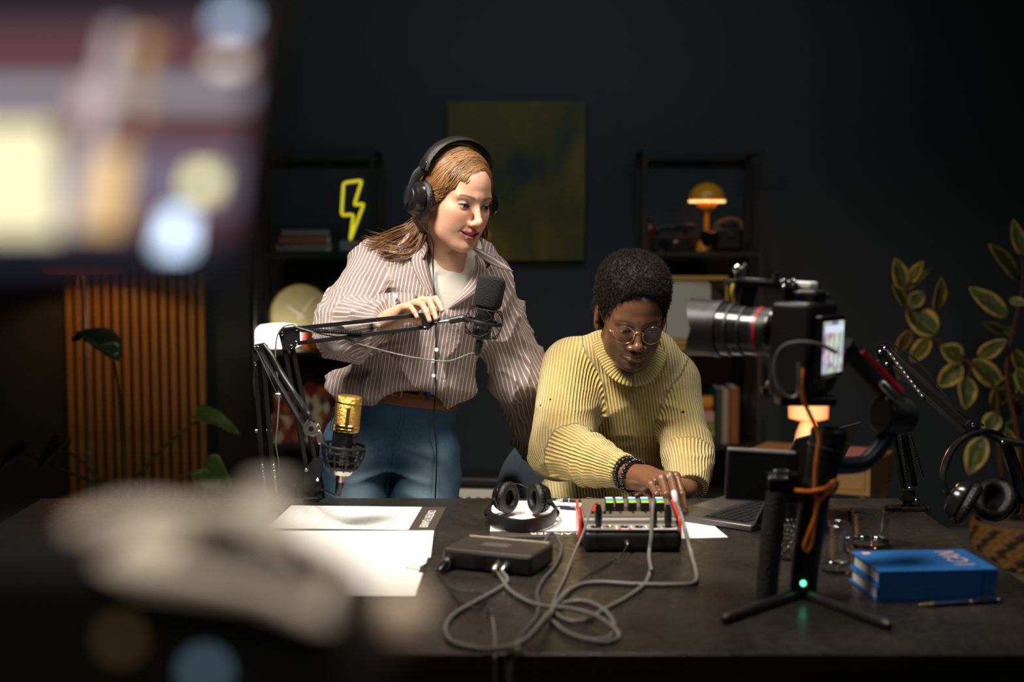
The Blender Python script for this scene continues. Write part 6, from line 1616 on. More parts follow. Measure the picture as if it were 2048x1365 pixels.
def np_mesh(name, verts, quads, material, parent=None, attrs=None, cols=None, loc=None, smooth=True):
    """mesh object from arrays (world space), parented under a root"""
    v = np.asarray(verts, dtype=np.float64)
    if parent is not None:
        r = parent
        while r.parent is not None: r = r.parent
        Mi = np.array(ROOTM[r.name].inverted()); v = v @ Mi[:3, :3].T + Mi[:3, 3]
    me = bpy.data.meshes.new(name)
    nv, nq = len(v), len(quads); k = quads.shape[1]
    me.vertices.add(nv); me.vertices.foreach_set('co', v.astype(np.float32).ravel())
    me.loops.add(nq * k); me.loops.foreach_set('vertex_index', quads.astype(np.int32).ravel())
    me.polygons.add(nq); me.polygons.foreach_set('loop_start', np.arange(0, nq * k, k, dtype=np.int32))
    me.polygons.foreach_set('use_smooth', np.ones(nq, dtype=bool))
    me.update(calc_edges=True); me.validate(clean_customdata=False)
    for nm, a in (attrs or {}).items():
        at = me.attributes.new(nm, 'FLOAT', 'POINT'); at.data.foreach_set('value', np.asarray(a, dtype=np.float32))
    if cols is not None:
        at = me.attributes.new('col', 'FLOAT_COLOR', 'POINT')
        at.data.foreach_set('color', np.concatenate([cols, np.ones((nv, 1))], 1).astype(np.float32).ravel())
    me.materials.append(material)
    o = bpy.data.objects.new(name, me); COL.objects.link(o)
    if parent is not None: o.parent = parent
    return o

def xf(M, v):
    M = np.array(M, dtype=np.float64); return np.asarray(v) @ M[:3, :3].T + M[:3, 3]
def join_parts(parts):
    """[(verts, quads, cols)] -> one"""
    vs = []; qs = []; cs = []; k = 0
    for v, q, c in parts:
        vs.append(v); qs.append(q + k); cs.append(c); k += len(v)
    return np.concatenate(vs), np.concatenate(qs), np.concatenate(cs)

def lerp(a, b, t): return a + (b - a) * t
def sstep(e0, e1, x):
    t = np.clip((x - e0) / (e1 - e0), 0, 1); return t * t * (3 - 2 * t)

# ---------------- head in its own frame: face looks to -Y, eye level z = 0, ear axis y = 0
def make_head(pr):
    w = pr.get('w', 1.0); jw = pr.get('jaw', 1.0); op = pr.get('mouth_open', 0.0); nz = pr.get('nose', 1.0); lp = pr.get('lip', 1.0)
    eye_open = pr.get('eye', 0.0052); gaze_z = pr.get('lid_drop', 0.0); smile = pr.get('smile', 0.0)
    EX, EY, EZ = 0.0315, -0.0742, 0.000
    def f(p):
        x = np.abs(p[:, 0]); q = p.copy(); q[:, 0] = x
        d = s_ell(p, (0, 0.008, 0.030), (0.0745 * w, 0.094, 0.086))
        d = smin(d, s_ell(p, (0, -0.030, 0.036), (0.060 * w, 0.060, 0.058)), 0.02)
        d = smin(d, s_ell(p, (0, -0.030, -0.022), (0.060 * w, 0.056, 0.074)), 0.02)
        d = smin(d, s_ell(q, (0.041 * w, -0.054, -0.021), (0.021, 0.024, 0.021)), 0.024)
        d = smin(d, s_ell(q, (0.026, -0.0635, -0.040), (0.022, 0.0215, 0.030)), 0.022)
        d = smin(d, s_ell(q, (0.040 * jw, -0.040, -0.058), (0.020, 0.026, 0.030)), 0.024)
        d = smin(d, s_ell(p, (0, -0.058, -0.062), (0.034, 0.032, 0.034)), 0.02)
        d = smin(d, s_seg(q, (0.049 * jw, -0.004, -0.056), (0.019 * jw, -0.063, -0.096), 0.0155, 0.0150), 0.024)
        d = smin(d, s_ell(p, (0, -0.075, -0.099), (0.020 * jw, 0.0165, 0.0155)), 0.014)
        d = smin(d, s_ell(p, (0, -0.030, -0.072), (0.046 * jw, 0.046, 0.034)), 0.02)
        nr = pr.get('neck', 0.050)
        d = smin(d, s_seg(p, (0, 0.022, -0.050), pr.get('neck_end', (0, 0.045, -0.20)), nr, nr * 1.08), 0.02)
        # brow, socket, eye
        br = pr.get('ridge', 1.0)
        d = smin(d, s_seg(q, (0.008, -0.0845, 0.0195), (0.046 * w, -0.0725, 0.0205), 0.0078 * br, 0.0062 * br), 0.018)
        d = smax(d, -s_ell(q, (EX, -0.1045, -0.0005), (0.0190, 0.020, 0.0105)), 0.012)
        ex = q - V([EX, EY, EZ])
        lid = np.sqrt((ex * ex).sum(1)) - 0.0138
        d = smin(d, lid, 0.0035)
        d = smin(d, s_ell(p, (0, -0.0805, 0.0200), (0.014, 0.0115, 0.013)), 0.012)
        # nose
        nw = nz
        d = smin(d, s_seg(p, (0, -0.087, 0.008), (0, -0.1075, -0.031), 0.0068 * (0.6 + 0.4 * nw), 0.0088), 0.010)
        d = smin(d, s_ell(p, (0, -0.1085, -0.0345), (0.0105 * nw, 0.0105, 0.0098)), 0.007)
        d = smin(d, s_ell(q, (0.0118 * nw, -0.1005, -0.0395), (0.0072 * nw, 0.0095, 0.0072)), 0.006)
        d = smax(d, -s_ell(q, (0.0065 * nw, -0.1055, -0.0465), (0.0034 * nw, 0.0050, 0.0026)), 0.003)
        # lips
        mz = -0.0665 + smile * 0.0045 * (q[:, 0] / 0.025) ** 2
        pl_ = p.copy(); pl_[:, 2] = p[:, 2] - (mz + 0.0665); ql = pl_.copy(); ql[:, 0] = x
        cw = 0.0235 + 0.0055 * smile + pr.get('mouth_w', 0.0)
        ly = pr.get('lip_y', 0.0)
        ql = ql + V([0, -ly, 0])
        up = smin(s_seg(ql, (0.0045, -0.0935, -0.0610 + op * 0.4), (cw, -0.0815, -0.0655), 0.0050 * lp, 0.0030), s_seg(ql, (0.0, -0.0935, -0.0620 + op * 0.4), (0.006, -0.0935, -0.0610 + op * 0.4), 0.0046 * lp, 0.0050 * lp), 0.003)
        lo = smin(s_seg(ql, (0.0, -0.0915, -0.0735 - op), (0.010, -0.0905, -0.0730 - op), 0.0062 * lp, 0.0060 * lp), s_seg(ql, (0.010, -0.0905, -0.0730 - op), (cw, -0.0815, -0.0662), 0.0060 * lp, 0.0030), 0.003)
        d = smin(d, up, 0.0045); d = smin(d, lo, 0.0045)
        d = smax(d, -s_seg(ql, (0.0, -0.0990, -0.0672 - op * 0.3), (cw, -0.0865, -0.0662), 0.0013, 0.0008), 0.002)
        if op > 0:
            d = smax(d, -s_ell(ql, (0, -0.0900, -0.0672 - op * 0.3), (cw * 0.86, 0.013, op * 0.72 + 0.0012)), 0.002)
        # philtrum and mentolabial fold, smile lines
        d = smax(d, -s_seg(p, (0, -0.1010, -0.050), (0, -0.0995, -0.057), 0.0016, 0.0018), 0.004)
        if smile: d = smax(d, -s_seg(q, (0.019, -0.0965, -0.043), (0.031, -0.0865, -0.064), 0.0016, 0.0012), 0.006)
        # eye opening
        xx = q[:, 0] - EX; zz = q[:, 2] - EZ - 0.0012 * (xx / 0.014) - gaze_z
        ap = np.maximum(eye_open * (1 - (xx / 0.0150) ** 2), -0.002)
        upz = zz - np.where(zz > 0, ap * 1.05, 0); 
        dop = np.maximum(np.abs(zz) - ap, q[:, 1] - (EY - 0.004))
        d = smax(d, -np.maximum(dop, lid - 0.004), 0.0012)
        d = np.maximum(d, -(np.sqrt((ex * ex).sum(1)) - 0.0124))
        # ears
        if pr.get('ears', True):
            a = q - V([0.0765 * w, 0.008, -0.010]); c, s = math.cos(0.30), math.sin(0.30)
            R = np.array([[c, -s, 0], [s, c, 0], [0, 0, 1]])
            e = s_ell(q, (0.0790 * w, 0.012, -0.008), (0.0080, 0.0195, 0.0310), R)
            e = smin(e, s_ell(q, (0.0770 * w, 0.002, -0.034), (0.0065, 0.0085, 0.0110), R), 0.006)
            e = smax(e, -s_ell(q, (0.0880 * w, 0.006, -0.004), (0.0075, 0.0105, 0.0190), R), 0.004)
            e = smin(e, s_seg(q, (0.082 * w, -0.001, 0.002), (0.081 * w, -0.004, -0.012), 0.0045, 0.004), 0.004)
            d = smin(d, e, 0.006)
        return d
    return f, (EX, EY, EZ)

def head_colors(v, pr):
    n = len(v); x = np.abs(v[:, 0]); y = v[:, 1]; z = v[:, 2]
    skin = np.array(pr['skin']); col = np.tile(skin, (n, 1)).astype(np.float64)
    nn = vnoise(v * 90) - 0.5
    col *= (1 + 0.10 * nn)[:, None]
    def mixc(c, a):
        nonlocal col
        a = np.clip(a, 0, 1)[:, None]; col = col * (1 - a) + np.array(c) * a
    front = sstep(-0.05, -0.07, y)
    ck = np.exp(-(((x - 0.042) / 0.018) ** 2 + ((z + 0.028) / 0.017) ** 2)) * front
    mixc(pr['blush'], 0.35 * ck)
    mixc(pr['blush'], 0.30 * np.exp(-((x / 0.012) ** 2 + ((z + 0.037) / 0.010) ** 2)) * front)
    op = pr.get('mouth_open', 0.0); smile = pr.get('smile', 0.0); lp = pr.get('lip', 1.0); cw = 0.0235 + 0.0055 * smile + pr.get('mouth_w', 0.0)
    zz = z - smile * 0.0045 * (x / 0.025) ** 2
    t = np.clip(x / cw, 0, 1.2)
    upz = -0.0560 + op * 0.4 - (lp - 1) * -0.002 - 0.010 * t ** 1.5 + 0.0015 * np.exp(-((x - 0.006) / 0.004) ** 2)
    loz = -0.0800 - op - (lp - 1) * 0.004 + 0.0135 * t ** 1.7
    lipm = sstep(upz + 0.0012, upz - 0.0006, zz) * sstep(loz - 0.0012, loz + 0.0006, zz) * sstep(cw + 0.002, cw - 0.001, x) * sstep(-0.076, -0.079, y)
    mixc(pr['lips'], lipm * pr.get('lip_strength', 0.9))
    if op > 0:
        mixc((0.10, 0.02, 0.015), sstep(-0.0865, -0.083, y) * sstep(-0.078, -0.080, y) * 0 + (np.abs(zz + 0.0672 + op * 0.3) < op * 0.75) * (x < cw * 0.86) * sstep(-0.0890, -0.0865, y) * (y < -0.06))
    # brows
    bz = 0.0185 + pr.get('brow_z', 0.0) + 0.0045 * np.sin(np.clip((x - 0.012) / 0.036, 0, 1) * 2.2)
    th = 0.0034 * (1 - 0.55 * np.clip((x - 0.016) / 0.034, 0, 1)) * pr.get('brow_w', 1.0)
    bm = sstep(th + 0.0014, th - 0.001, np.abs(z - bz)) * sstep(0.010, 0.014, x) * sstep(0.052, 0.046, x) * front
    mixc(pr['brow'], bm * pr.get('brow_a', 0.8) * (0.75 + 0.5 * (vnoise(v * np.array([500, 300, 900])) - 0.5)))
    # lash line
    EX = 0.0315; xx = x - EX; ez = z - 0.000 - 0.0012 * (xx / 0.014) - pr.get('lid_drop', 0.0)
    ap = np.maximum(pr.get('eye', 0.0052) * (1 - (xx / 0.0150) ** 2), 0)
    lm = np.exp(-((ez - ap) / 0.0011) ** 2) * (np.abs(xx) < 0.0150) * front
    mixc((0.012, 0.008, 0.006), lm * 0.95)
    lm2 = np.exp(-((ez + ap) / 0.0010) ** 2) * (np.abs(xx) < 0.0140) * front
    mixc((0.05, 0.025, 0.018), lm2 * 0.5)
    sh = np.exp(-((ez - ap - 0.0035) / 0.003) ** 2) * (np.abs(xx) < 0.0165) * front
    mixc(pr.get('eyeshadow', pr['skin']), sh * 0.45)
    if pr.get('beard'):
        b = sstep(-0.078, -0.090, z) * sstep(0.0, -0.03, y)
        b = np.maximum(b, sstep(0.036, 0.050, x) * sstep(-0.035, -0.06, z) * sstep(0.02, -0.0, y) * 0.8)
        b = np.maximum(b, np.exp(-((z + 0.0515) / 0.0045) ** 2) * sstep(0.030, 0.022, x) * front * 0.45)
        b = np.maximum(b, sstep(0.024, 0.028, x) * sstep(0.040, 0.032, x) * sstep(-0.052, -0.058, z) * front * 0.7)
        b *= (1 - lipm)
        b *= 0.55 + 0.9 * (vnoise(v * 420) - 0.3)
        mixc(pr['brow'], b * pr['beard'])
    return col

def skin_material(name, rough, sss, spec=0.4, bump=0.12):
    m = mat(name, (0.5, 0.4, 0.3), rough, sss=sss, spec=spec); nt, b = nodes_of(m)
    at = nt.nodes.new('ShaderNodeAttribute'); at.attribute_name = 'col'
    nt.links.new(at.outputs['Color'], b.inputs['Base Color'])
    tc = nt.nodes.new('ShaderNodeTexCoord'); n = nt.nodes.new('ShaderNodeTexNoise'); n.inputs['Scale'].default_value = 700; n.inputs['Detail'].default_value = 2
    bp = nt.nodes.new('ShaderNodeBump'); bp.inputs['Strength'].default_value = bump; bp.inputs['Distance'].default_value = 0.001
    nt.links.new(tc.outputs['Object'], n.inputs['Vector']); nt.links.new(n.outputs['Fac'], bp.inputs['Height']); nt.links.new(bp.outputs['Normal'], b.inputs['Normal'])
    return m

def add_eyes(root, M, E, iris, look):
    """two eyeballs; look = local direction"""
    EX, EY, EZ = E
    for s in (-1, 1):
        d = Vector(look).normalized()
        c = M @ Vector((s * EX, EY, EZ)); D3 = (M.to_3x3() @ d).normalized()
        Mx = frame(c, D3.cross(Vector((0, 0, 1))), D3)
        vs = []; fs = []; cols = []
        n = 28; rows = 22; R = 0.0124
        for i in range(rows + 1):
            th = math.pi * i / rows * (1 if i else 0)
            rr = R + (0.0006 if th < 0.40 else 0)
            for k in range(n):
                a = 2 * math.pi * k / n
                vs.append(Mx @ Vector((rr * math.sin(th) * math.cos(a), rr * math.sin(th) * math.sin(a), rr * math.cos(th))))
                if th < 0.20: cols.append((0.004, 0.003, 0.003))
                elif th < 0.48: cols.append(iris)
                elif th < 0.56: cols.append(tuple(0.3 * q for q in iris))
                else: cols.append((0.62, 0.56, 0.52))
        for i in range(rows):
            for k in range(n):
                fs.append((i * n + k, (i + 1) * n + k, (i + 1) * n + (k + 1) % n, i * n + (k + 1) % n))
        o = MB().add(vs, fs); cols = np.array(cols)
        np_mesh('eye', np.array([tuple(q) for q in o.v]), np.array(o.f), skin_eye(), root, cols=cols)
def add_lashes(root, M, E, pr, r, m):
    EX, EY, EZ = E; op = pr.get('eye', 0.005); dr = pr.get('lid_drop', 0.0)
    for s in (-1, 1):
        pts = []
        for k in range(15):
            x = -0.0140 + 0.0290 * k / 14
            z = max(op * (1 - (x / 0.0150) ** 2), 0.0002) + 0.0012 * (x / 0.014) + dr
            y = -math.sqrt(max(0.0141 ** 2 - min(x * x, 0.00017) - z * z, 1e-6))
            pts.append(M @ Vector((s * (EX + x), EY + y, EZ + z + 0.0002)))
        if s < 0: pts = pts[::-1]
        MB().tube(pts, [r * (0.5 + 0.8 * math.sin(math.pi * (k + 0.5) / 15)) for k in range(15)], 6).build('eyelashes', m, root, world=True)
def skin_eye():
    if 'eye_surface' in MATS: return MATS['eye_surface']
    m = mat('eye_surface', (0.6, 0.6, 0.6), 0.06, coat=0.8); nt, b = nodes_of(m)
    at = nt.nodes.new('ShaderNodeAttribute'); at.attribute_name = 'col'; nt.links.new(at.outputs['Color'], b.inputs['Base Color'])
    return m

def hand_sdf(wrist, mcps, pips, dips, tips, thumb, r0, wrist_r, forearm=None, scale_z=1.0, k=0.010):
    """hand from explicit joints (world space). mcps.. = lists index->pinky"""
    W = V(wrist)
    def f(p):
        d = s_seg(p, W, W + (V(mcps[1]) - W) * 0.3, wrist_r, wrist_r * 1.0)
        for i in range(4):
            m = V(mcps[i])
            st = W + (m - W) * 0.12
            d = smin(d, s_seg(p, st, m, wrist_r * 0.62, r0 * (1.20 if i < 3 else 1.1)), 0.016)
        if forearm is not None: d = smin(d, s_seg(p, W, V(forearm), wrist_r, wrist_r * 1.18), 0.012)
        th = [V(t) for t in thumb]
        dt = s_seg(p, th[0], th[1], r0 * 1.5, r0 * 1.15)
        dt = smin(dt, s_seg(p, th[1], th[2], r0 * 1.15, r0 * 0.9), 0.004)
        d = smin(d, dt, 0.010)
        for i in range(4):
            s = (1.0, 1.04, 0.98, 0.86)[i]
            a, b, c, e = V(mcps[i]), V(pips[i]), V(dips[i]), V(tips[i])
            df = s_seg(p, a, b, r0 * 1.08 * s, r0 * 0.98 * s)
            df = smin(df, s_ell(p, b, (r0 * 1.03 * s,) * 3), 0.003)
            df = smin(df, s_seg(p, b, c, r0 * 0.96 * s, r0 * 0.88 * s), 0.003)
            df = smin(df, s_seg(p, c, e, r0 * 0.88 * s, r0 * 0.72 * s), 0.003)
            d = smin(d, df, 0.0035)
        return d
    return f
def nail_mask(v, tips, dips, up, r0):
    m = np.zeros(len(v))
    for e, c in zip(tips, dips):
        e = V(e); c = V(c); ax = e - c; L = float(np.linalg.norm(ax)); ax = ax / L
        u = V(up) - ax * float(V(up) @ ax); u = u / np.linalg.norm(u); s = np.cross(ax, u)
        q = v - (e - ax * L * 0.05 + ax * r0 * 0.15)
        m = np.maximum(m, ((q @ u) > r0 * 0.42) * (np.abs(q @ s) < r0 * 0.52) * (np.abs(q @ ax) < r0 * 0.85))
    return m

def limb_u(v, limbs):
    """stripe coordinate for cloth: nearest limb decides. limbs: dict(kind, a, b, ref, r, d)"""
    best = None; out = None
    for L in limbs:
        d = L['d'](v)
        if L['kind'] == 'plane':
            c = V(L['c']); ax = V(L['axis']); u = (v - c) @ ax
        else:
            a = V(L['a']); b = V(L['b']); t = b - a; t = t / np.linalg.norm(t)
            x = V(L['ref']) - t * float(V(L['ref']) @ t); x = x / np.linalg.norm(x); y = np.cross(t, x)
            q = v - a
            u = np.arctan2(q @ y, q @ x) * L['r']
        if best is None: best = d.copy(); out = u.astype(f32)
        else:
            m = d < best; best[m] = d[m]; out[m] = u[m]
    return out

# ------------------------------------------------------------------ the woman
def T(v): return (float(v[0]), float(v[1]), float(v[2]))
def PT(px, py, Y): return T(P(px, py, Y))
CAMP = np.array([0, 0, CAM_H])
def ray_hit(f, px, py, y0=2.9, y1=4.3, n=700, off=0.0):
    ys = np.linspace(y0, y1, n); a = np.array(P(px, py, 1.0)) - CAMP
    pts = (CAMP + ys[:, None] * a).astype(f32); d = f(pts)
    i = np.argmax(d < off)
    if not (d < off).any(): return P(px, py, 3.5)
    if i == 0: return Vector(T(pts[0]))
    t = (d[i - 1] - off) / (d[i - 1] - d[i] + 1e-9); q = pts[i - 1] + (pts[i] - pts[i - 1]) * t
    return Vector(T(q))

WOM = thing('person', 'standing person with long brown hair, headphones, striped shirt and blue jeans', 'person', (P(785, 900, 3.6).x, 3.6, 0.0))
WH = frame(P(909, 397, 3.42), (1, 0, 0), (0, 0, 1)) @ Euler((0, 0, 0)).to_matrix().to_4x4()
WH = Matrix.Translation(P(909, 397, 3.42)) @ Matrix.Rotation(math.radians(40), 4, 'Z') @ Matrix.Rotation(math.radians(4), 4, 'Y') @ Matrix.Rotation(math.radians(14), 4, 'X') @ Matrix.Scale(0.995, 4)
WHi = WH.inverted()
neck_w = P(900, 540, 3.50); neck_l = WHi @ neck_w
wp = dict(skin=(0.60, 0.335, 0.225), blush=(0.62, 0.22, 0.15), lips=(0.42, 0.10, 0.09), brow=(0.055, 0.027, 0.014), brow_a=0.9, lip_y=0.0014, w=0.97, jaw=0.90, neck=0.047, neck_end=T(neck_l), mouth_open=0.0028, smile=1.0, ridge=0.8, nose=0.92, lip=0.84, eye=0.0050, lid_drop=-0.0008, eyeshadow=(0.36, 0.18, 0.12), ears=True)
fh, EW = make_head(wp)
hv, hq = mesh_sdf(fh, (-0.095, -0.125, -0.21), (0.095, 0.115, 0.125), 0.00135)
hcol = head_colors(hv, wp)
SKW = skin_material('fair_skin', 0.42, 0.25)
parts = [(xf(WH, hv), hq, hcol)]
# teeth strip
tv = []; tq = []
for j in range(3):
    for i in range(17):
        a = (i / 16 - 0.5) * 1.5
        tv.append((0.021 * math.sin(a), -0.0655 - 0.0232 * math.cos(a) + 0.001 * (j == 1) * -1, -0.0628 - 0.0040 * j + 0.0042 * (a / 0.75) ** 2 * 0.6))
for j in range(2):
    for i in range(16):
        k = j * 17 + i; tq.append((k, k + 17, k + 18, k + 1))
parts.append((xf(WH, np.array(tv)), np.array(tq), np.tile([0.72, 0.66, 0.58], (len(tv), 1))))
# right hand (over the boom arm)
hw = P(782, 641, 3.268)
mc_ = [P(857, 601, 3.265), P(845, 600, 3.247), P(829, 606, 3.231), P(808, 615, 3.219)]
tp_ = [P(884, 621, 3.207), P(872, 637, 3.186), P(859, 641, 3.180), P(834, 634, 3.183)]
def chain(a, b, up, bulge):
    u = Vector(up); pip = a.lerp(b, 0.48) + u * bulge; dip = a.lerp(b, 0.78) + u * bulge * 0.62
    return pip, dip
pd = [chain(a, b, (0.15, -0.25, 1), h_) for a, b, h_ in zip(mc_, tp_, (0.014, 0.016, 0.015, 0.010))]
pi_ = [q[0] for q in pd]; di_ = [q[1] for q in pd]
thb = [P(800, 634, 3.285), P(838, 640, 3.283), P(862, 634, 3.262)]
fhand = hand_sdf(T(hw), [T(q) for q in mc_], [T(q) for q in pi_], [T(q) for q in di_], [T(q) for q in tp_], [T(q) for q in thb], 0.0074, 0.0215, forearm=PT(735, 646, 3.31))
allp = np.array([T(q) for q in mc_ + tp_ + pi_ + thb + [hw]])
v, q = mesh_sdf(fhand, allp.min(0) - 0.06, allp.max(0) + 0.03, 0.0013)
nm = nail_mask(v, [T(t) for t in tp_], [T(t) for t in di_], (0.1, -0.45, 0.9), 0.0074)
c = np.tile(np.array(wp['skin']), (len(v), 1)) * (1 + 0.08 * (vnoise(v * 150) - 0.5))[:, None]
kn = np.zeros(len(v))
for t in pi_ + mc_ + tp_: kn = np.maximum(kn, np.exp(-(((v - V(T(t))) ** 2).sum(1)) / 0.009 ** 2))
c = c * (1 - 0.25 * kn[:, None]) + np.array(wp['blush']) * 0.25 * kn[:, None]
c = c * (1 - nm[:, None] * 0.7) + np.array([0.66, 0.40, 0.33]) * nm[:, None] * 0.7
parts.append((v, q, c))
# left hand on the chair back
W_l = P(1072, 893, 3.86)
lw = W_l; lm = [W_l + Vector((0.05 + 0.0, 0.02 + 0.02 * i - 0.03, -0.035)) for i in range(4)]
lt = [m + Vector((0.03, 0.0, -0.055)) for m in lm]
lpd = [chain(a, b, (1, 0, 0.5), 0.012) for a, b in zip(lm, lt)]
fl2 = hand_sdf(T(lw), [T(q) for q in lm], [T(q[0]) for q in lpd], [T(q[1]) for q in lpd], [T(q) for q in lt], [T(lw + Vector((0.02, -0.03, -0.01))), T(lw + Vector((0.05, -0.05, -0.03))), T(lw + Vector((0.07, -0.05, -0.055)))], 0.0076, 0.022, forearm=PT(1058, 830, 3.78))
ap = np.array([T(x) for x in lm + lt + [lw]])
v, q = mesh_sdf(fl2, ap.min(0) - 0.08, ap.max(0) + 0.04, 0.0025)
parts.append((v, q, np.tile(np.array(wp['skin']), (len(v), 1))))

# joints of the clothed body
S_r, E_r, W_r = P(748, 540, 3.54), P(694, 652, 3.385), P(778, 643, 3.275)
S_l, E_l = P(970, 556, 3.52), P(1034, 748, 3.63)
RT = np.array(frame((0, 0, 0), (0.955, 0.0, -0.285), (0.285, -0.14, 0.95)).to_3x3())
pel = P(785, 880, 3.60)
kl, kr = P(712, 1150, 3.565), P(858, 1150, 3.555)
al, ar = Vector((kl.x, 3.66, 0.09)), Vector((kr.x, 3.66, 0.09))
def wbody(p):
    d = s_ell(p, PT(855, 610, 3.52), (0.135, 0.09, 0.14), RT)
    d = smin(d, s_ell(p, PT(800, 760, 3.58), (0.110, 0.070, 0.12), RT), 0.05)
    d = smin(d, s_ell(p, T(pel), (0.145, 0.10, 0.10)), 0.05)
    d = smin(d, s_seg(p, T(S_r), T(S_l), 0.042, 0.042), 0.05)
    d = smin(d, s_seg(p, PT(895, 560, 3.51), PT(902, 500, 3.47), 0.045, 0.043), 0.03)
    for a, b, ra, rb in ((S_r, E_r, 0.038, 0.034), (E_r, W_r, 0.034, 0.023), (S_l, E_l, 0.038, 0.033), (E_l, W_l, 0.033, 0.023), (P(722, 905, 3.60), kl, 0.075, 0.055), (P(848, 905, 3.59), kr, 0.075, 0.055), (kl, al, 0.052, 0.036), (kr, ar, 0.052, 0.036)):
        d = smin(d, s_seg(p, T(a), T(b), ra, rb), 0.02)
    return d
v, q = mesh_sdf(wbody, (-0.50, 3.2, 0.02), (0.12, 3.95, 1.40), 0.011)
parts.append((v, q, np.tile(np.array(wp['skin']), (len(v), 1))))
bv, bq, bcol = join_parts(parts)
np_mesh('body', bv, bq, SKW, WOM, cols=bcol)
gaze = (WHi.to_3x3() @ Vector((0.80, -0.35, -0.38)))
add_lashes(WOM, WH, EW, wp, 0.0010, mat('dark_lashes', (0.012, 0.008, 0.006), 0.6))
add_eyes(WOM, WH, EW, (0.035, 0.022, 0.012), (0.12, -1.0, -0.20))

# ---- shirt
def ridge(p, sc, rot=None):
    q = p * V(sc) if rot is None else (p @ np.array(rot, dtype=f32)) * V(sc)
    n = vnoise(q); return 1 - np.abs(2 * n - 1)
RD = np.array(Matrix.Rotation(math.radians(38), 3, 'Y')); RD2 = np.array(Matrix.Rotation(math.radians(-30), 3, 'Y'))
def wtorso(p):
    d = s_ell(p, PT(856, 606, 3.525), (0.150, 0.108, 0.150), RT)
    d = smin(d, s_ell(p, PT(818, 700, 3.55), (0.150, 0.112, 0.125), RT), 0.05)
    d = smin(d, s_ell(p, PT(794, 770, 3.570), (0.176, 0.122, 0.052)), 0.035)
    d = smin(d, s_seg(p, PT(778, 534, 3.535), PT(948, 537, 3.525), 0.058, 0.056), 0.05)
    d = smin(d, s_seg(p, PT(840, 518, 3.53), PT(950, 515, 3.52), 0.055, 0.055), 0.03)
    return d
def w_ur(p): return s_seg(p, T(S_r), T(E_r), 0.068, 0.066)
_tr = (W_r - E_r).normalized()
def w_fr(p): return np.maximum(s_seg(p, T(E_r), T(W_r), 0.064, 0.038), (p - V(T(W_r - _tr * 0.012))) @ V(T(_tr)))
def w_ul(p): return s_seg(p, T(S_l), T(E_l), 0.060, 0.058)
_tl = (W_l - E_l).normalized()
def w_fl(p): return np.maximum(s_seg(p, T(E_l), T(W_l), 0.056, 0.040), (p - V(T(W_l))) @ V(T(_tl)))
xz = lambda px, py, Y: np.array([P(px, py, Y).x, P(px, py, Y).z])
def tri2d(p, A, B, C):
    """signed distance-ish to a convex triangle in x/z"""
    q = np.stack([p[:, 0], p[:, 2]], 1); d = None
    pts = [A, B, C]; cen = (A + B + C) / 3
    for i in range(3):
        a, b = pts[i], pts[(i + 1) % 3]; e = b - a; n = np.array([e[1], -e[0]]); n = n / np.linalg.norm(n)
        if (cen - a) @ n > 0: n = -n
        dd = (q - a) @ n.astype(f32)
        d = dd if d is None else np.maximum(d, dd)
    return d
VA, VB, VC = xz(838, 495, 3.42), xz(992, 520, 3.42), xz(883, 628, 3.42)
def wshirt(p):
    d = wtorso(p)
    d = smin(d, w_ur(p), 0.035); d = smin(d, w_ul(p), 0.022)
    fa = smin(w_fr(p), w_ur(p), 0.03); d = smin(d, w_fr(p), 0.018); d = smin(d, w_fl(p), 0.03)
    # folds
    d = d - 0.016 * (ridge(p, (9, 9, 4), RD) ** 5) - 0.013 * (ridge(p + 3.3, (13, 13, 5), RD2) ** 5) + 0.012 * (vnoise(p * 7.0) - 0.5) + 0.004
    el = np.exp(-((p - V(T(E_r))) ** 2).sum(1) / 0.11 ** 2)
    d = d - el * 0.016 * ridge(p + 7.1, (13, 30, 36)) ** 2
    el2 = np.exp(-((p - V(T(E_l))) ** 2).sum(1) / 0.16 ** 2)
    d = d - el2 * 0.016 * ridge(p + 1.7, (12, 12, 30), RD) ** 2
    hm_ = np.exp(-((p[:, 2] - P(800, 775, 3.55).z) / 0.05) ** 2)
    d = d - hm_ * 0.016 * (ridge(p + 2.2, (22, 22, 5)) ** 2)
    # belt area stays open, neck hole, V opening
    d = smax(d, -s_ell(p, PT(828, 824, 3.44), (0.106, 0.10, 0.056)), 0.024)
    d = smax(d, -s_ell(p, PT(905, 488, 3.45), (0.075, 0.085, 0.045)), 0.010)
    v = np.maximum(tri2d(p, VA, VB, VC), p[:, 1] - 3.50)
    d = smax(d, -v, 0.004)
    return d
sv, sq = mesh_sdf(wshirt, (-0.56, 3.22, 0.72), (0.14, 3.93, 1.40), 0.0042)
limbs = [dict(kind='plane', c=PT(860, 620, 3.4), axis=(0.985, 0.0, -0.17), d=lambda p: wtorso(p) + 0.012),
         dict(kind='limb', a=T(S_r), b=T(E_r), ref=(0, -1, 0), r=0.066, d=w_ur), dict(kind='limb', a=T(E_r), b=T(W_r), ref=(0, -1, 0), r=0.052, d=w_fr),
         dict(kind='limb', a=T(S_l), b=T(E_l), ref=(0, -1, 0), r=0.058, d=w_ul), dict(kind='limb', a=T(E_l), b=T(W_l), ref=(0, -1, 0), r=0.048, d=w_fl)]
su = limb_u(sv, limbs)
SHIRT = mat('striped_cotton', (0.3, 0.22, 0.2), 0.8, sheen=0.15); nt, b = nodes_of(SHIRT)
at = nt.nodes.new('ShaderNodeAttribute'); at.attribute_name = 'u'
fr_ = mth(nt, 'FRACT', mth(nt, 'DIVIDE', at.outputs['Fac'], 0.0092))
ln = mth(nt, 'LESS_THAN', mth(nt, 'ABSOLUTE', mth(nt, 'SUBTRACT', fr_, 0.5)), 0.105)
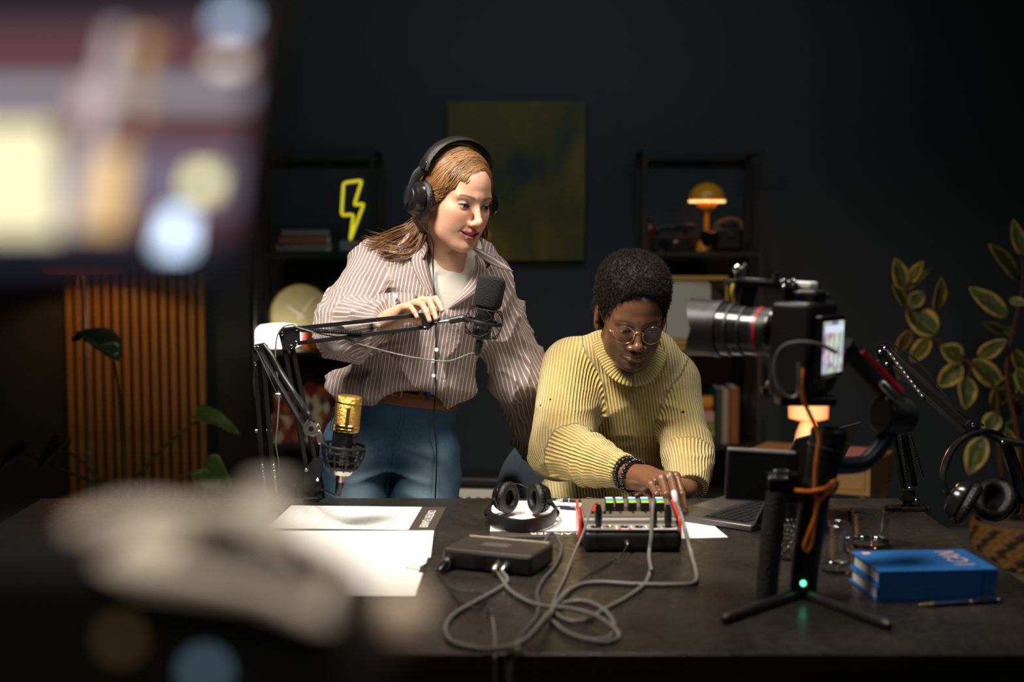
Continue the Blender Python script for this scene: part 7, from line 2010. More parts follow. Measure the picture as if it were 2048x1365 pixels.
mx = nt.nodes.new('ShaderNodeMix'); mx.data_type = 'RGBA'; mx.inputs['A'].default_value = (0.255, 0.182, 0.168, 1); mx.inputs['B'].default_value = (0.66, 0.58, 0.54, 1)
nt.links.new(ln, mx.inputs['Factor']); nt.links.new(mx.outputs['Result'], b.inputs['Base Color'])
tc = nt.nodes.new('ShaderNodeTexCoord'); n1 = nt.nodes.new('ShaderNodeTexNoise'); n1.inputs['Scale'].default_value = 28; n1.inputs['Detail'].default_value = 4
bp = nt.nodes.new('ShaderNodeBump'); bp.inputs['Strength'].default_value = 0.35; bp.inputs['Distance'].default_value = 0.012
nt.links.new(tc.outputs['Object'], n1.inputs['Vector']); nt.links.new(n1.outputs['Fac'], bp.inputs['Height']); nt.links.new(bp.outputs['Normal'], b.inputs['Normal'])
np_mesh('shirt', sv, sq, SHIRT, WOM, attrs={'u': su})

def patch_mesh(name, A, B, m, root, n=14, k=6, bulge=0.0, u0=0.0, along=False, thick=0.0016):
    """ruled cloth patch between two polylines of world points; stripe coordinate along or across"""
    A = [Vector(q) for q in A]; B = [Vector(q) for q in B]
    def samp(L, t):
        s = smooth_path(L, 8); x = t * (len(s) - 1); i = min(int(x), len(s) - 2); return s[i].lerp(s[i + 1], x - i)
    vs = []; us = []; fs = []
    for i in range(n + 1):
        a = samp(A, i / n); b_ = samp(B, i / n)
        for j in range(k + 1):
            t = j / k
            vs.append(a.lerp(b_, t) + Vector((0, -bulge * math.sin(math.pi * t), bulge * 0.3 * math.sin(math.pi * t))))
            us.append(u0 + (t * (A[len(A) // 2] - B[len(B) // 2]).length if along else i / n * (A[0] - A[-1]).length))
    for i in range(n):
        for j in range(k):
            q = i * (k + 1) + j; fs.append((q, q + 1, q + k + 2, q + k + 1))
    o = np_mesh(name, np.array([T(q) for q in vs]), np.array(fs), m, root, attrs={'u': us})
    md = o.modifiers.new('thick', 'SOLIDIFY'); md.thickness = thick; md.offset = 0
    return o
H_ = lambda px, py, off=0.006: ray_hit(wshirt0, px, py, off=off)
def wshirt0(p):
    return smin(smin(wtorso(p), w_ur(p), 0.035), w_ul(p), 0.03)
# collar leaves and lapels
patch_mesh('lapel', [H_(851, 490, 0.012), H_(828, 503, 0.020), H_(824, 530, 0.020), H_(845, 575, 0.016), H_(882, 629, 0.010)], [H_(858, 493, 0.006), H_(853, 515, 0.012), H_(858, 540, 0.010), H_(870, 585, 0.008), H_(887, 627, 0.006)], SHIRT, WOM, bulge=0.006, along=True)
patch_mesh('lapel', [H_(958, 508, 0.012), H_(972, 535, 0.018), H_(965, 575, 0.020), H_(925, 605, 0.016), H_(884, 629, 0.010)], [H_(950, 512, 0.008), H_(950, 535, 0.010), H_(938, 562, 0.010), H_(908, 598, 0.008), H_(882, 626, 0.006)], SHIRT, WOM, bulge=0.006, along=True)
patch_mesh('collar', [P(940, 492, 3.435), P(962, 500, 3.425), P(996, 520, 3.425), P(1026, 543, 3.425)], [P(950, 505, 3.43), P(968, 520, 3.42), P(990, 533, 3.42), P(1025, 544, 3.425)], SHIRT, WOM, bulge=0.004, along=True)
patch_mesh('collar', [P(832, 484, 3.50), P(845, 480, 3.47), P(855, 486, 3.44), P(856, 500, 3.43)], [P(822, 508, 3.50), P(832, 512, 3.46), P(838, 515, 3.43), P(846, 520, 3.42)], SHIRT, WOM, bulge=0.008, along=True)
# placket, pocket, buttons, cuff
hits = [H_(x, y, 0.004) for x, y in ((883, 630), (880, 660), (874, 700), (868, 740), (866, 764))]
patch_mesh('placket', [q + Vector((-0.014, 0, 0)) for q in hits], [q + Vector((0.014, 0, 0)) for q in hits], SHIRT, WOM, k=4, bulge=0.003, along=True)
HS = lambda px, py, off=0.004: ray_hit(wshirt, px, py, off=off)
patch_mesh('chest_pocket', [HS(752, 590), HS(792, 585), HS(832, 588)], [HS(756, 660), HS(792, 664), HS(832, 658)], SHIRT, WOM, n=10, bulge=0.004)
BTN = mat('pearl_button', (0.72, 0.70, 0.74), 0.25, coat=0.4)
for (x, y) in ((791, 592), (873, 700), (866, 722), (867, 752)):
    h = ray_hit(wshirt, x, y, off=0.007)
    MB().lathe([(0, 0), (0.0045, 0), (0.0048, 0.0012), (0.003, 0.0018), (0, 0.0014)], 14, frame(h, (1, 0, 0), (0.05, -1, 0.15))).build('button', BTN, WOM, world=True)
fd = (W_r - E_r).normalized()
MB().tube([W_r - fd * 0.05, W_r - fd * 0.014], [(0.046, 0.044), (0.041, 0.039)], 28, caps=False).build('cuff', mat('cuff_cotton', (0.30, 0.22, 0.205), 0.8, noise=0.12, nscale=80), WOM, world=True).modifiers.new('t', 'SOLIDIFY').thickness = 0.002
fd2 = (W_l - E_l).normalized()
MB().tube([W_l - fd2 * 0.05, W_l + fd2 * 0.004], [(0.044, 0.044), (0.042, 0.042)], 28, caps=False).build('cuff', mat('cuff_cotton', (0.30, 0.22, 0.205), 0.8, noise=0.12, nscale=80), WOM, world=True).modifiers.new('t', 'SOLIDIFY').thickness = 0.002
# ---- white t-shirt
def wtee(p):
    d = s_ell(p, PT(856, 606, 3.525), (0.150, 0.108, 0.150), RT)
    d = smin(d, s_seg(p, PT(790, 530, 3.535), PT(950, 535, 3.525), 0.052, 0.052), 0.05)
    d = smin(d, s_seg(p, PT(860, 515, 3.525), PT(945, 512, 3.515), 0.056, 0.056), 0.03) + 0.006
    d = d - 0.004 * ridge(p, (14, 14, 5), RD) ** 3
    d = smax(d, -s_ell(p, PT(908, 482, 3.44), (0.064, 0.085, 0.040)), 0.006)
    return d
v, q = mesh_sdf(wtee, (-0.33, 3.36, 1.02), (0.06, 3.68, 1.40), 0.004)
np_mesh('t_shirt', v, q, mat('white_jersey', (0.66, 0.61, 0.54), 0.85, bump=0.15, bscale=300), WOM)
rim_pts = [(864, 490), (871, 502), (885, 511), (902, 515), (920, 513), (936, 505), (949, 494)]
rp = [ray_hit(wtee, x, y + 3, off=0.001) for x, y in rim_pts]
MB().tube(smooth_path(rp, 5), 0.0045, 8).build('t_shirt_neckband', mat('white_jersey', (0.66, 0.61, 0.54), 0.85), WOM, world=True)

# ---- jeans
def wj_waist(p): return s_ell(p, PT(797, 815, 3.588), (0.146, 0.108, 0.105))
def wjeans0(p):
    d = smin(wj_waist(p), s_ell(p, PT(783, 885, 3.60), (0.166, 0.122, 0.105)), 0.04)
    d = smin(d, s_seg(p, PT(720, 905, 3.595), T(kl), 0.094, 0.070), 0.03)
    d2 = s_seg(p, PT(846, 905, 3.585), T(kr), 0.092, 0.070)
    d = smin(d, d2, 0.018)
    d = smin(d, s_seg(p, T(kl), T(al), 0.068, 0.052), 0.03); d = smin(d, s_seg(p, T(kr), T(ar), 0.068, 0.052), 0.03)
    return d
zc1, zc0 = P(797, 776, 3.59).z, 0.06
def wjeans(p):
    d = wjeans0(p)
    hp = np.exp(-((p[:, 2] - P(785, 925, 3.5).z) / 0.085) ** 2)
    xs = (p[:, 0] - P(785, 900, 3.6).x); 
    wv = ridge(np.stack([np.abs(xs), p[:, 1], p[:, 2] + 0.35 * np.abs(xs)], 1), (5, 5, 26)) ** 2
    d = d - 0.008 * hp * wv - 0.005 * ridge(p + 5.2, (6, 6, 9), RD) ** 4 + 0.004 * (vnoise(p * 14) - 0.5)
    d = np.maximum(d, p[:, 2] - (zc1 - 0.17 * (p[:, 0] - P(797, 776, 3.59).x)))
    return np.maximum(d, zc0 - p[:, 2])
jv, jq = mesh_sdf(wjeans, (-0.50, 3.38, 0.04), (0.0, 3.86, 1.02), 0.0055)
DEN = mat('blue_denim', (0.05, 0.12, 0.2), 0.8); nt, b = nodes_of(DEN)
tc = nt.nodes.new('ShaderNodeTexCoord'); at = nt.nodes.new('ShaderNodeAttribute'); at.attribute_name = 'wear'
n1 = nt.nodes.new('ShaderNodeTexNoise'); n1.inputs['Scale'].default_value = 20; n1.inputs['Detail'].default_value = 6
mp = nt.nodes.new('ShaderNodeMapping'); mp.inputs['Scale'].default_value = (900, 900, 120); n2 = nt.nodes.new('ShaderNodeTexNoise'); n2.inputs['Scale'].default_value = 1.0
r = nt.nodes.new('ShaderNodeValToRGB'); r.color_ramp.elements[0].color = (0.024, 0.075, 0.135, 1); r.color_ramp.elements[1].color = (0.28, 0.42, 0.52, 1)
r.color_ramp.elements[0].position = 0.15; r.color_ramp.elements[1].position = 0.95
nt.links.new(tc.outputs['Object'], n1.inputs['Vector']); nt.links.new(tc.outputs['Object'], mp.inputs['Vector']); nt.links.new(mp.outputs['Vector'], n2.inputs['Vector'])
s_ = mth(nt, 'ADD', mth(nt, 'MULTIPLY', at.outputs['Fac'], 0.85), mth(nt, 'ADD', mth(nt, 'MULTIPLY', n1.outputs['Fac'], 0.25), mth(nt, 'MULTIPLY', mth(nt, 'SUBTRACT', n2.outputs['Fac'], 0.5), 0.35)))
nt.links.new(s_, r.inputs['Fac']); nt.links.new(r.outputs['Color'], b.inputs['Base Color'])
bp = nt.nodes.new('ShaderNodeBump'); bp.inputs['Strength'].default_value = 0.2; bp.inputs['Distance'].default_value = 0.002
nt.links.new(n2.outputs['Fac'], bp.inputs['Height']); nt.links.new(bp.outputs['Normal'], b.inputs['Normal'])
wear = np.zeros(len(jv))
for c_, r_ in ((PT(712, 985, 3.50), (0.055, 0.12, 0.10)), (PT(858, 985, 3.49), (0.055, 0.12, 0.10)), (PT(712, 1120, 3.5), (0.05, 0.1, 0.13)), (PT(858, 1120, 3.5), (0.05, 0.1, 0.13))):
    wear = np.maximum(wear, np.exp(-(((jv - V(c_)) / V(r_)) ** 2).sum(1)))
np_mesh('jeans', jv, jq, DEN, WOM, attrs={'wear': wear})
THR = mat('seam_thread', (0.045, 0.10, 0.15), 0.8)
def seam(pts, r=0.0012, m=THR, name='seam'):
    hp = [ray_hit(wjeans, x, y, off=0.0008) for x, y in pts]
    MB().tube(smooth_path(hp, 4), r, 6).build(name, m, WOM, world=True)
seam([(806, 800), (804, 830), (797, 860), (788, 890), (781, 925), (776, 955), (773, 990)], 0.0016)
seam([(812, 800), (810, 830), (805, 860), (797, 885), (788, 900)])
seam([(866, 802), (868, 820), (878, 835), (896, 838), (907, 830)], 0.0016)
seam([(744, 790), (740, 806), (728, 815), (712, 812)], 0.0016)
seam([(668, 815), (660, 860), (655, 910), (654, 960)])
# ---- belt
bc_ = P(797, 786, 3.588); bt = np.array([-0.17, 0, -1.0]); bt /= np.linalg.norm(bt)
def wbelt(p):
    d = np.abs(wj_waist(p) - 0.004) - 0.0022
    return np.maximum(d, np.abs((p - V(T(bc_))) @ bt.astype(f32)) - 0.0165)
v, q = mesh_sdf(wbelt, (-0.46, 3.44, 0.90), (-0.10, 3.74, 1.07), 0.0017)
np_mesh('belt', v, q, mat('tan_leather', (0.17, 0.062, 0.018), 0.42, noise=0.2, bump=0.1, bscale=300), WOM)
def wb_(p): return np.maximum(np.abs(wj_waist(p) - 0.004) - 0.0022, -1)
bk_ = [ray_hit(lambda p: wj_waist(p) - 0.008, x, y) for x, y in ((784, 773), (791, 770), (802, 772), (802, 794), (791, 793), (784, 790))]
MB().tube(smooth_path(bk_, 4, closed=True), 0.0026, 8, closed=True).build('belt_buckle', mat('pale_gold', (0.85, 0.68, 0.4), 0.22, 1.0), WOM, world=True)
for x in (856, 762):
    lpq = [ray_hit(lambda p: wj_waist(p) - 0.0075, x, y) for y in (768, 782, 800)]
    MB().tube(lpq, [(0.0055, 0.0016)] * 3, 8, flat=(0, -1, 0)).build('belt_loop', DEN, WOM, world=True)
lpq = [ray_hit(lambda p: wj_waist(p) - 0.0075, 842, y) for y in (770, 783, 797)]
MB().tube(lpq, [(0.0060, 0.0014)] * 3, 8, flat=(0, -1, 0)).build('belt_keeper', mat('tan_leather', (0.17, 0.062, 0.018), 0.42), WOM, world=True)
# ---- shoes
for a in (al, ar):
    def shoe(p, a=a):
        d = s_seg(p, (a.x, a.y + 0.02, 0.045), (a.x, a.y - 0.13, 0.034), 0.042, 0.036)
        d = smin(d, s_seg(p, (a.x, a.y + 0.01, 0.05), (a.x, a.y, 0.10), 0.045, 0.045), 0.02)
        return np.maximum(d, 0.002 - p[:, 2])
    v, q = mesh_sdf(shoe, (a.x - 0.08, a.y - 0.2, -0.01), (a.x + 0.08, a.y + 0.1, 0.16), 0.006)
    np_mesh('shoe', v, q, mat('white_sneaker', (0.6, 0.58, 0.55), 0.6), WOM)

# ---- hair: cap volume plus strands
def whair(p):
    d = s_ell(p, (0, 0.014, 0.030), (0.0845, 0.102, 0.094))
    d = smin(d, s_ell(p, (0, 0.060, -0.035), (0.066, 0.052, 0.075)), 0.03)
    fc = s_ell(p, (0.008, -0.128, -0.022), (0.066, 0.080, 0.094))
    fc = smin(fc, s_ell(p, (-0.052, -0.085, -0.035), (0.035, 0.068, 0.075)), 0.02)
    fc = smin(fc, s_ell(p, (0.052, -0.085, -0.035), (0.035, 0.068, 0.075)), 0.02)
    d = smax(d, -fc, 0.012)
    return d
v, q = mesh_sdf(whair, (-0.11, -0.125, -0.13), (0.11, 0.14, 0.15), 0.0022)
HAIR = mat('brown_hair', (0.16, 0.07, 0.024), 0.34, spec=0.6); nt, b = nodes_of(HAIR)
at = nt.nodes.new('ShaderNodeAttribute'); at.attribute_name = 'rnd'
r = nt.nodes.new('ShaderNodeValToRGB'); r.color_ramp.elements[0].color = (0.045, 0.017, 0.006, 1); r.color_ramp.elements[1].color = (0.35, 0.17, 0.06, 1)
nt.links.new(at.outputs['Fac'], r.inputs['Fac']); nt.links.new(r.outputs['Color'], b.inputs['Base Color'])
b.inputs['Anisotropic'].default_value = 0.6
HV = [xf(WH, v)]; HQ = [q]; HA = [0.16 + 0.3 * (vnoise(v * V([30, 30, 200])) - 0.5)]; hk = [len(v)]
rg = random.Random(5)
def add_strand(pts, r, a, n=5):
    """tapered thin tube as quads"""
    k = len(pts); vs = np.zeros((k * n, 3)); prev = None
    t = (pts[1] - pts[0]).normalized(); x, y, _ = ortho(t)
    for i, p in enumerate(pts):
        t2 = (pts[min(i + 1, k - 1)] - pts[max(i - 1, 0)]).normalized()
        qd = t.rotation_difference(t2); x = qd @ x; y = qd @ y; t = t2
        s = i / (k - 1); rr = r * (0.6 + 0.4 * math.sin(math.pi * min(1, s * 1.3 + 0.15))) * (1 if s < 0.8 else max(0.12, (1 - s) / 0.2))
        for j in range(n):
            an = 2 * math.pi * j / n; vs[i * n + j] = p + x * (rr * math.cos(an)) + y * (rr * math.sin(an))
    qs = np.array([(i * n + j, i * n + (j + 1) % n, (i + 1) * n + (j + 1) % n, (i + 1) * n + j) for i in range(k - 1) for j in range(n)])
    HV.append(vs); HQ.append(qs + hk[0]); HA.append(np.full(len(vs), a)); hk[0] += len(vs)
def scalp_strands(N, seed, left):
    """combed strands lying on the cap from the parting to behind the ear (head-local)"""
    rr = np.random.RandomState(seed)
    s = rr.rand(N); st = np.stack([0.024 + 0.004 * rr.randn(N), lerp(-0.074, 0.06, s), lerp(0.092, 0.125, np.sin(s * 2.2))], 1)
    if left: end = np.stack([-0.070 + 0.012 * rr.rand(N), 0.060 + 0.03 * rr.rand(N), -0.045 - 0.05 * rr.rand(N)], 1)
    else: end = np.stack([0.070 - 0.012 * rr.rand(N), 0.055 + 0.03 * rr.rand(N), -0.045 - 0.04 * rr.rand(N)], 1)
    mid = np.stack([(-0.085 if left else 0.088) * np.ones(N) + 0.006 * rr.randn(N), lerp(-0.055, 0.06, s) + 0.008 * rr.randn(N), lerp(0.030, 0.06, s)], 1)
    lock = vnoise(np.stack([s * 26, np.zeros(N) + 0.3, np.zeros(N) + seed], 1)); hgt = (0.0008 + 0.0045 * lock + 0.0006 * rr.randn(N)).astype(f32)
    K = 12; out = []
    for k in range(K):
        t = k / (K - 1)
        p = ((1 - t) ** 2 * st.T + 2 * t * (1 - t) * mid.T * 1.0 + t * t * end.T).T.astype(f32)
        for _ in range(3):
            e = f32(0.002); d = whair(p)
            g_ = np.stack([whair(p + V([e, 0, 0])) - whair(p - V([e, 0, 0])), whair(p + V([0, e, 0])) - whair(p - V([0, e, 0])), whair(p + V([0, 0, e])) - whair(p - V([0, 0, e]))], 1) / (2 * e)
            p = p - (g_ * np.clip((d - hgt * math.sin(math.pi * min(0.94, 0.12 + 0.8 * t)) ) / np.maximum((g_ * g_).sum(1), 0.3), -0.03, 0.03)[:, None]).astype(f32)
        out.append(p)
    out = np.stack(out, 1)
    for i in range(N):
        w = xf(WH, out[i]); add_strand([Vector(q) for q in w], rr.uniform(0.0007, 0.0015), float(np.clip(0.05 + 0.75 * lock[i] + rr.normal(0.0, 0.16), 0, 1)))
scalp_strands(1700, 1, True); scalp_strands(450, 2, False)
# falling hair behind the image-left shoulder
def fall(guides, N, r, spread, seed):
    rr = random.Random(seed)
    for _ in range(N):
        gsel = rr.choice(guides); ox = Vector((rr.gauss(0, 1), rr.gauss(0, 1), rr.gauss(0, 1)))
        pts = []
        m = len(gsel)
        for i, (px, py, Y) in enumerate(gsel):
            s = i / (m - 1); pts.append(P(px, py, Y) + ox * spread * (0.35 + 1.0 * s))
        pts = smooth_path(pts, 5)
        wob = rr.uniform(0, 6)
        pts = [q + Vector((0.003 * math.sin(wob + 0.35 * i), 0.002 * math.cos(wob + 0.3 * i), 0)) for i, q in enumerate(pts)]
        add_strand(pts, r * rr.uniform(0.6, 1.3), min(1, max(0, rr.gauss(0.42, 0.25))))
G1 = [(862, 390, 3.52), (845, 420, 3.53), (828, 455, 3.53), (800, 480, 3.52), (762, 488, 3.50), (735, 484, 3.49)]
G2 = [(865, 395, 3.51), (850, 430, 3.51), (836, 468, 3.49), (818, 495, 3.46), (790, 508, 3.455), (760, 500, 3.47)]
G3 = [(868, 400, 3.49), (858, 440, 3.48), (850, 475, 3.46), (838, 500, 3.445), (815, 513, 3.44), (795, 512, 3.445)]
G4 = [(866, 400, 3.51), (848, 432, 3.52), (822, 462, 3.52), (790, 478, 3.51), (765, 492, 3.48)]
fall([G1, G2, G4], 70, 0.0048, 0.008, 21)
fall([G1, G2, G3, G4, G4], 420, 0.0011, 0.0095, 22)
fall([G3], 60, 0.0016, 0.006, 23)
G5 = [(965, 440, 3.50), (972, 470, 3.50), (966, 495, 3.50), (958, 510, 3.50)]
fall([G5], 50, 0.0028, 0.006, 24)
np_mesh('hair', np.concatenate(HV), np.concatenate(HQ), HAIR, WOM, attrs={'rnd': np.concatenate(HA)})

# ---- her headphones
HPW = thing('headphones', 'black headphones worn by the standing person', 'headphones', WH @ Vector((0, 0.0, 0.13)))
Lw = lambda x, y, z: WH @ Vector((x, y, z))
for s in (-1, 1):
    ear_cup(HPW, Lw(s * 0.099, 0.012, -0.010), WH.to_3x3() @ Vector((-s, -0.10, 0.0)), 0.044, 0.042, up=WH.to_3x3() @ Vector((0, 0, 1)), ribs=40)
    MB().tube(smooth_path([Lw(s * 0.092, 0.012, 0.062), Lw(s * 0.112, 0.014, 0.045), Lw(s * 0.121, 0.012, 0.01), Lw(s * 0.122, 0.010, -0.025)], 5), [(0.005, 0.012)] * 16, 10).build('yoke', BLACK_PL, HPW, world=True)
    MB().box(Lw(s * 0.098, 0.012, 0.070), (0.016, 0.026, 0.022), (WH.to_3x3() @ Matrix.Rotation(math.radians(-s * 16), 3, 'Y')).normalized()).build('slider', BLACK_GLOSS, HPW, world=True, bevel=0.002)
bp_ = []
for k in range(33):
    a = math.pi * k / 32
    bp_.append(Lw(0.100 * math.cos(a), 0.010, 0.060 + 0.084 * math.sin(a)))
MB().tube(bp_, [(0.005, 0.017)] * 33, 12, flat=T(WH.to_3x3() @ Vector((0, 1, 0)))).build('headband', LEATHER, HPW, world=True)
bp2 = [Lw(0.094 * math.cos(math.pi * k / 32), 0.010, 0.060 + 0.078 * math.sin(math.pi * k / 32)) for k in range(4, 29)]
MB().tube(bp2, [(0.005, 0.014)] * 25, 12, flat=T(WH.to_3x3() @ Vector((0, 1, 0)))).build('band_padding', LEATHER, HPW, world=True)
c0 = Lw(-0.105, 0.0, -0.055)
cabp = [c0, P(864, 480, 3.36)] + [ray_hit(lambda p: np.minimum(np.minimum(wshirt0(p), wtee(p)), wjeans0(p)), x, y, off=0.018) for x, y in ((866, 530), (868, 580), (871, 630), (872, 690), (870, 740), (872, 780), (868, 830), (873, 900), (872, 960), (870, 1010), (870, 1060))]
MB().tube(smooth_path(cabp, 6), 0.0019, 8).build('cord', CABLE_BLACK, HPW, world=True)

# ------------------------------------------------------------------ the seated man
MAN = thing('person', 'seated person in a yellow ribbed sweater and round glasses reaching for the mixer', 'person', (P(1235, 990, 3.8).x, 3.80, 0.0))
MH = Matrix.Translation(P(1262, 630, 3.44)) @ Matrix.Rotation(math.radians(8), 4, 'Z') @ Matrix.Rotation(math.radians(2), 4, 'Y') @ Matrix.Rotation(math.radians(22), 4, 'X') @ Matrix.Scale(1.0, 4)
MHi = MH.inverted()
neck_l = MHi @ P(1258, 735, 3.58)
mp_ = dict(skin=(0.130, 0.056, 0.028), blush=(0.15, 0.055, 0.03), lips=(0.17, 0.065, 0.052), lip_strength=0.6, brow=(0.010, 0.007, 0.006), brow_a=0.75, brow_w=1.25, w=1.02, jaw=1.05, neck=0.056, neck_end=T(neck_l), mouth_open=0.0, smile=0.0, nose=1.32, mouth_w=0.0045, lip=1.2, eye=0.0034, lid_drop=-0.0022, ears=True, beard=0.8)
fm, EM = make_head(mp_)
hv, hq = mesh_sdf(fm, (-0.098, -0.125, -0.20), (0.098, 0.14, 0.125), 0.0014)
parts = [(xf(MH, hv), hq, head_colors(hv, mp_))]
SKM = skin_material('deep_skin', 0.33, 0.08, spec=0.6)
# right hand reaching to the mixer
mw = P(1270, 955, 3.20)
mm = [P(1352, 953, 3.150), P(1339, 952, 3.128), P(1322, 957, 3.110), P(1301, 969, 3.100)]
mpp = [P(1363, 990, 3.105), P(1350, 990, 3.075), P(1332, 990, 3.062), P(1313, 990, 3.062)]
mdp = [P(1369, 1017, 3.092), P(1353, 1009, 3.066), P(1334, 1008, 3.058), P(1311, 1003, 3.066)]
mtp = [P(1373, 1040, 3.088), P(1352, 1024, 3.066), P(1331, 1020, 3.060), P(1306, 1012, 3.072)]
mth_ = [P(1285, 972, 3.185), P(1300, 990, 3.150), P(1315, 1002, 3.120)]
fhm = hand_sdf(T(mw), [T(q) for q in mm], [T(q) for q in mpp], [T(q) for q in mdp], [T(q) for q in mtp], [T(q) for q in mth_], 0.0088, 0.0270, forearm=PT(1225, 940, 3.25))
ap = np.array([T(x) for x in mm + mpp + mtp + [mw]])
v, q = mesh_sdf(fhm, ap.min(0) - 0.06, ap.max(0) + 0.04, 0.0014)
def hand_cols(v, joints, tips, dips, up, r0):
    c = np.tile(np.array(mp_['skin']) * 1.25, (len(v), 1)) * (1 + 0.12 * (vnoise(v * 160) - 0.5))[:, None]
    kn = np.zeros(len(v))
    for t in joints: kn = np.maximum(kn, np.exp(-(((v - V(T(t))) ** 2).sum(1)) / 0.008 ** 2))
    c = c * (1 - 0.35 * kn[:, None])
    nm = nail_mask(v, [T(t) for t in tips], [T(t) for t in dips], up, r0)
    return c * (1 - nm[:, None]) + np.array([0.36, 0.19, 0.12]) * nm[:, None]
parts.append((v, q, hand_cols(v, mpp + mdp, mtp, mdp, (0.0, -0.8, 0.5), 0.0088)))
# left hand lying on the far desk edge
W2 = P(1372, 978, 3.395)
lm = [P(1322, 981 + 1 * i, 3.375 - 0.018 * i) for i in range(4)]
ltp = [P(1262 + 5 * abs(i - 1), 990 + i, 3.365 - 0.020 * i) for i in range(4)]
for q_ in lm + ltp: q_.z = max(q_.z, DT + 0.012)
lpd = [chain(a, b, (0, 0, 1), 0.006) for a, b in zip(lm, ltp)]
fl3 = hand_sdf(T(W2), [T(q) for q in lm], [T(q[0]) for q in lpd], [T(q[1]) for q in lpd], [T(q) for q in ltp], [T(P(1360, 978, 3.33)), T(P(1325, 992, 3.285)), T(P(1300, 996, 3.27))], 0.0085, 0.026, forearm=PT(1400, 950, 3.45))
ap = np.array([T(x) for x in lm + ltp + [W2]])
v, q = mesh_sdf(fl3, ap.min(0) - 0.07, ap.max(0) + 0.05, 0.002)
parts.append((v, q, hand_cols(v, [x[0] for x in lpd], ltp, [x[1] for x in lpd], (0, -0.2, 1), 0.0085)))
# joints
mS_r, mE_r, mW_r = P(1142, 740, 3.60), P(1120, 900, 3.42), P(1246, 943, 3.236)
mS_l, mE_l, mW_l = P(1350, 768, 3.62), P(1372, 900, 3.53), P(1378, 975, 3.41)
pv = Vector((P(1235, 990, 3.8).x, 3.82, 0.56))
RM = np.array(frame((0, 0, 0), (1, 0, -0.03), (0.03, -0.32, 0.95)).to_3x3())
kn_l, kn_r = Vector((pv.x - 0.17, 3.36, 0.50)), Vector((pv.x + 0.14, 3.36, 0.50))
an_l, an_r = Vector((pv.x - 0.17, 3.42, 0.09)), Vector((pv.x + 0.14, 3.42, 0.09))
def mbody(p):
    d = s_ell(p, PT(1245, 790, 3.64), (0.14, 0.10, 0.16), RM)
    d = smin(d, s_ell(p, PT(1238, 920, 3.73), (0.13, 0.10, 0.16), RM), 0.05)
    d = smin(d, s_ell(p, T(pv), (0.15, 0.12, 0.10)), 0.05)
    d = smin(d, s_seg(p, T(mS_r), T(mS_l), 0.05, 0.05), 0.05)
    d = smin(d, s_seg(p, PT(1255, 770, 3.62), PT(1260, 715, 3.55), 0.054, 0.052), 0.03)
    for a, b, ra, rb in ((mS_r, mE_r, 0.046, 0.040), (mE_r, mw, 0.040, 0.026), (mS_l, mE_l, 0.046, 0.040), (mE_l, W2, 0.038, 0.026), (pv + Vector((-0.09, 0, 0)), kn_l, 0.075, 0.055), (pv + Vector((0.09, 0, 0)), kn_r, 0.075, 0.055), (kn_l, an_l, 0.052, 0.038), (kn_r, an_r, 0.052, 0.038)):
        d = smin(d, s_seg(p, T(a), T(b), ra, rb), 0.02)
    return d
v, q = mesh_sdf(mbody, (-0.06, 3.1, 0.02), (0.62, 4.0, 1.25), 0.011)
parts.append((v, q, np.tile(np.array(mp_['skin']), (len(v), 1))))
bv, bq, bcol = join_parts(parts)
np_mesh('body', bv, bq, SKM, MAN, cols=bcol)
add_lashes(MAN, MH, EM, mp_, 0.0007, mat('black_lashes', (0.006, 0.005, 0.004), 0.6))
add_eyes(MAN, MH, EM, (0.012, 0.007, 0.004), (0.05, -1.0, -0.45))

# ---- sweater
def m_torso(p):
    d = s_ell(p, PT(1243, 800, 3.645), (0.158, 0.125, 0.165), RM)
    d = smin(d, s_ell(p, PT(1232, 915, 3.73), (0.162, 0.140, 0.17), RM), 0.05)
    d = smin(d, s_seg(p, PT(1150, 728, 3.61), PT(1335, 748, 3.62), 0.058, 0.058), 0.06)
    d = smin(d, s_seg(p, PT(1205, 702, 3.57), PT(1312, 708, 3.575), 0.050, 0.050), 0.04)
    d = smin(d, s_ell(p, PT(1215, 985, 3.72), (0.185, 0.15, 0.075)), 0.05)
    return d
def m_ur(p): return s_seg(p, T(mS_r), T(mE_r), 0.078, 0.072)
_mt = (mW_r - mE_r).normalized(); _mL = (mW_r - mE_r).length
def m_fr(p):
    t = np.clip(((p - V(T(mE_r))) @ V(T(_mt))) / _mL, 0, 1)
    d = s_seg(p, T(mE_r), T(mW_r), 0.070, 0.038)
    d = d - 0.008 * np.exp(-((t - 0.66) / 0.07) ** 2) - 0.009 * np.exp(-((t - 0.50) / 0.05) ** 2) - 0.004 * np.exp(-((t - 0.84) / 0.05) ** 2)
    return np.maximum(d, (p - V(T(mW_r))) @ V(T(_mt)))
def m_ul(p): return s_seg(p, T(mS_l), T(mE_l), 0.060, 0.056)
_ml = (mW_l - mE_l).normalized()
def m_fl(p): return np.maximum(s_seg(p, T(mE_l), T(mW_l), 0.054, 0.040), (p - V(T(mW_l))) @ V(T(_ml)))
RDm = np.array(Matrix.Rotation(math.radians(-35), 3, 'Y'))
def m_sw0(p):
    d = m_torso(p); d = smin(d, m_ur(p), 0.03); d = smin(d, m_ul(p), 0.03); d = smin(d, m_fl(p), 0.025); return smin(d, m_fr(p), 0.016)
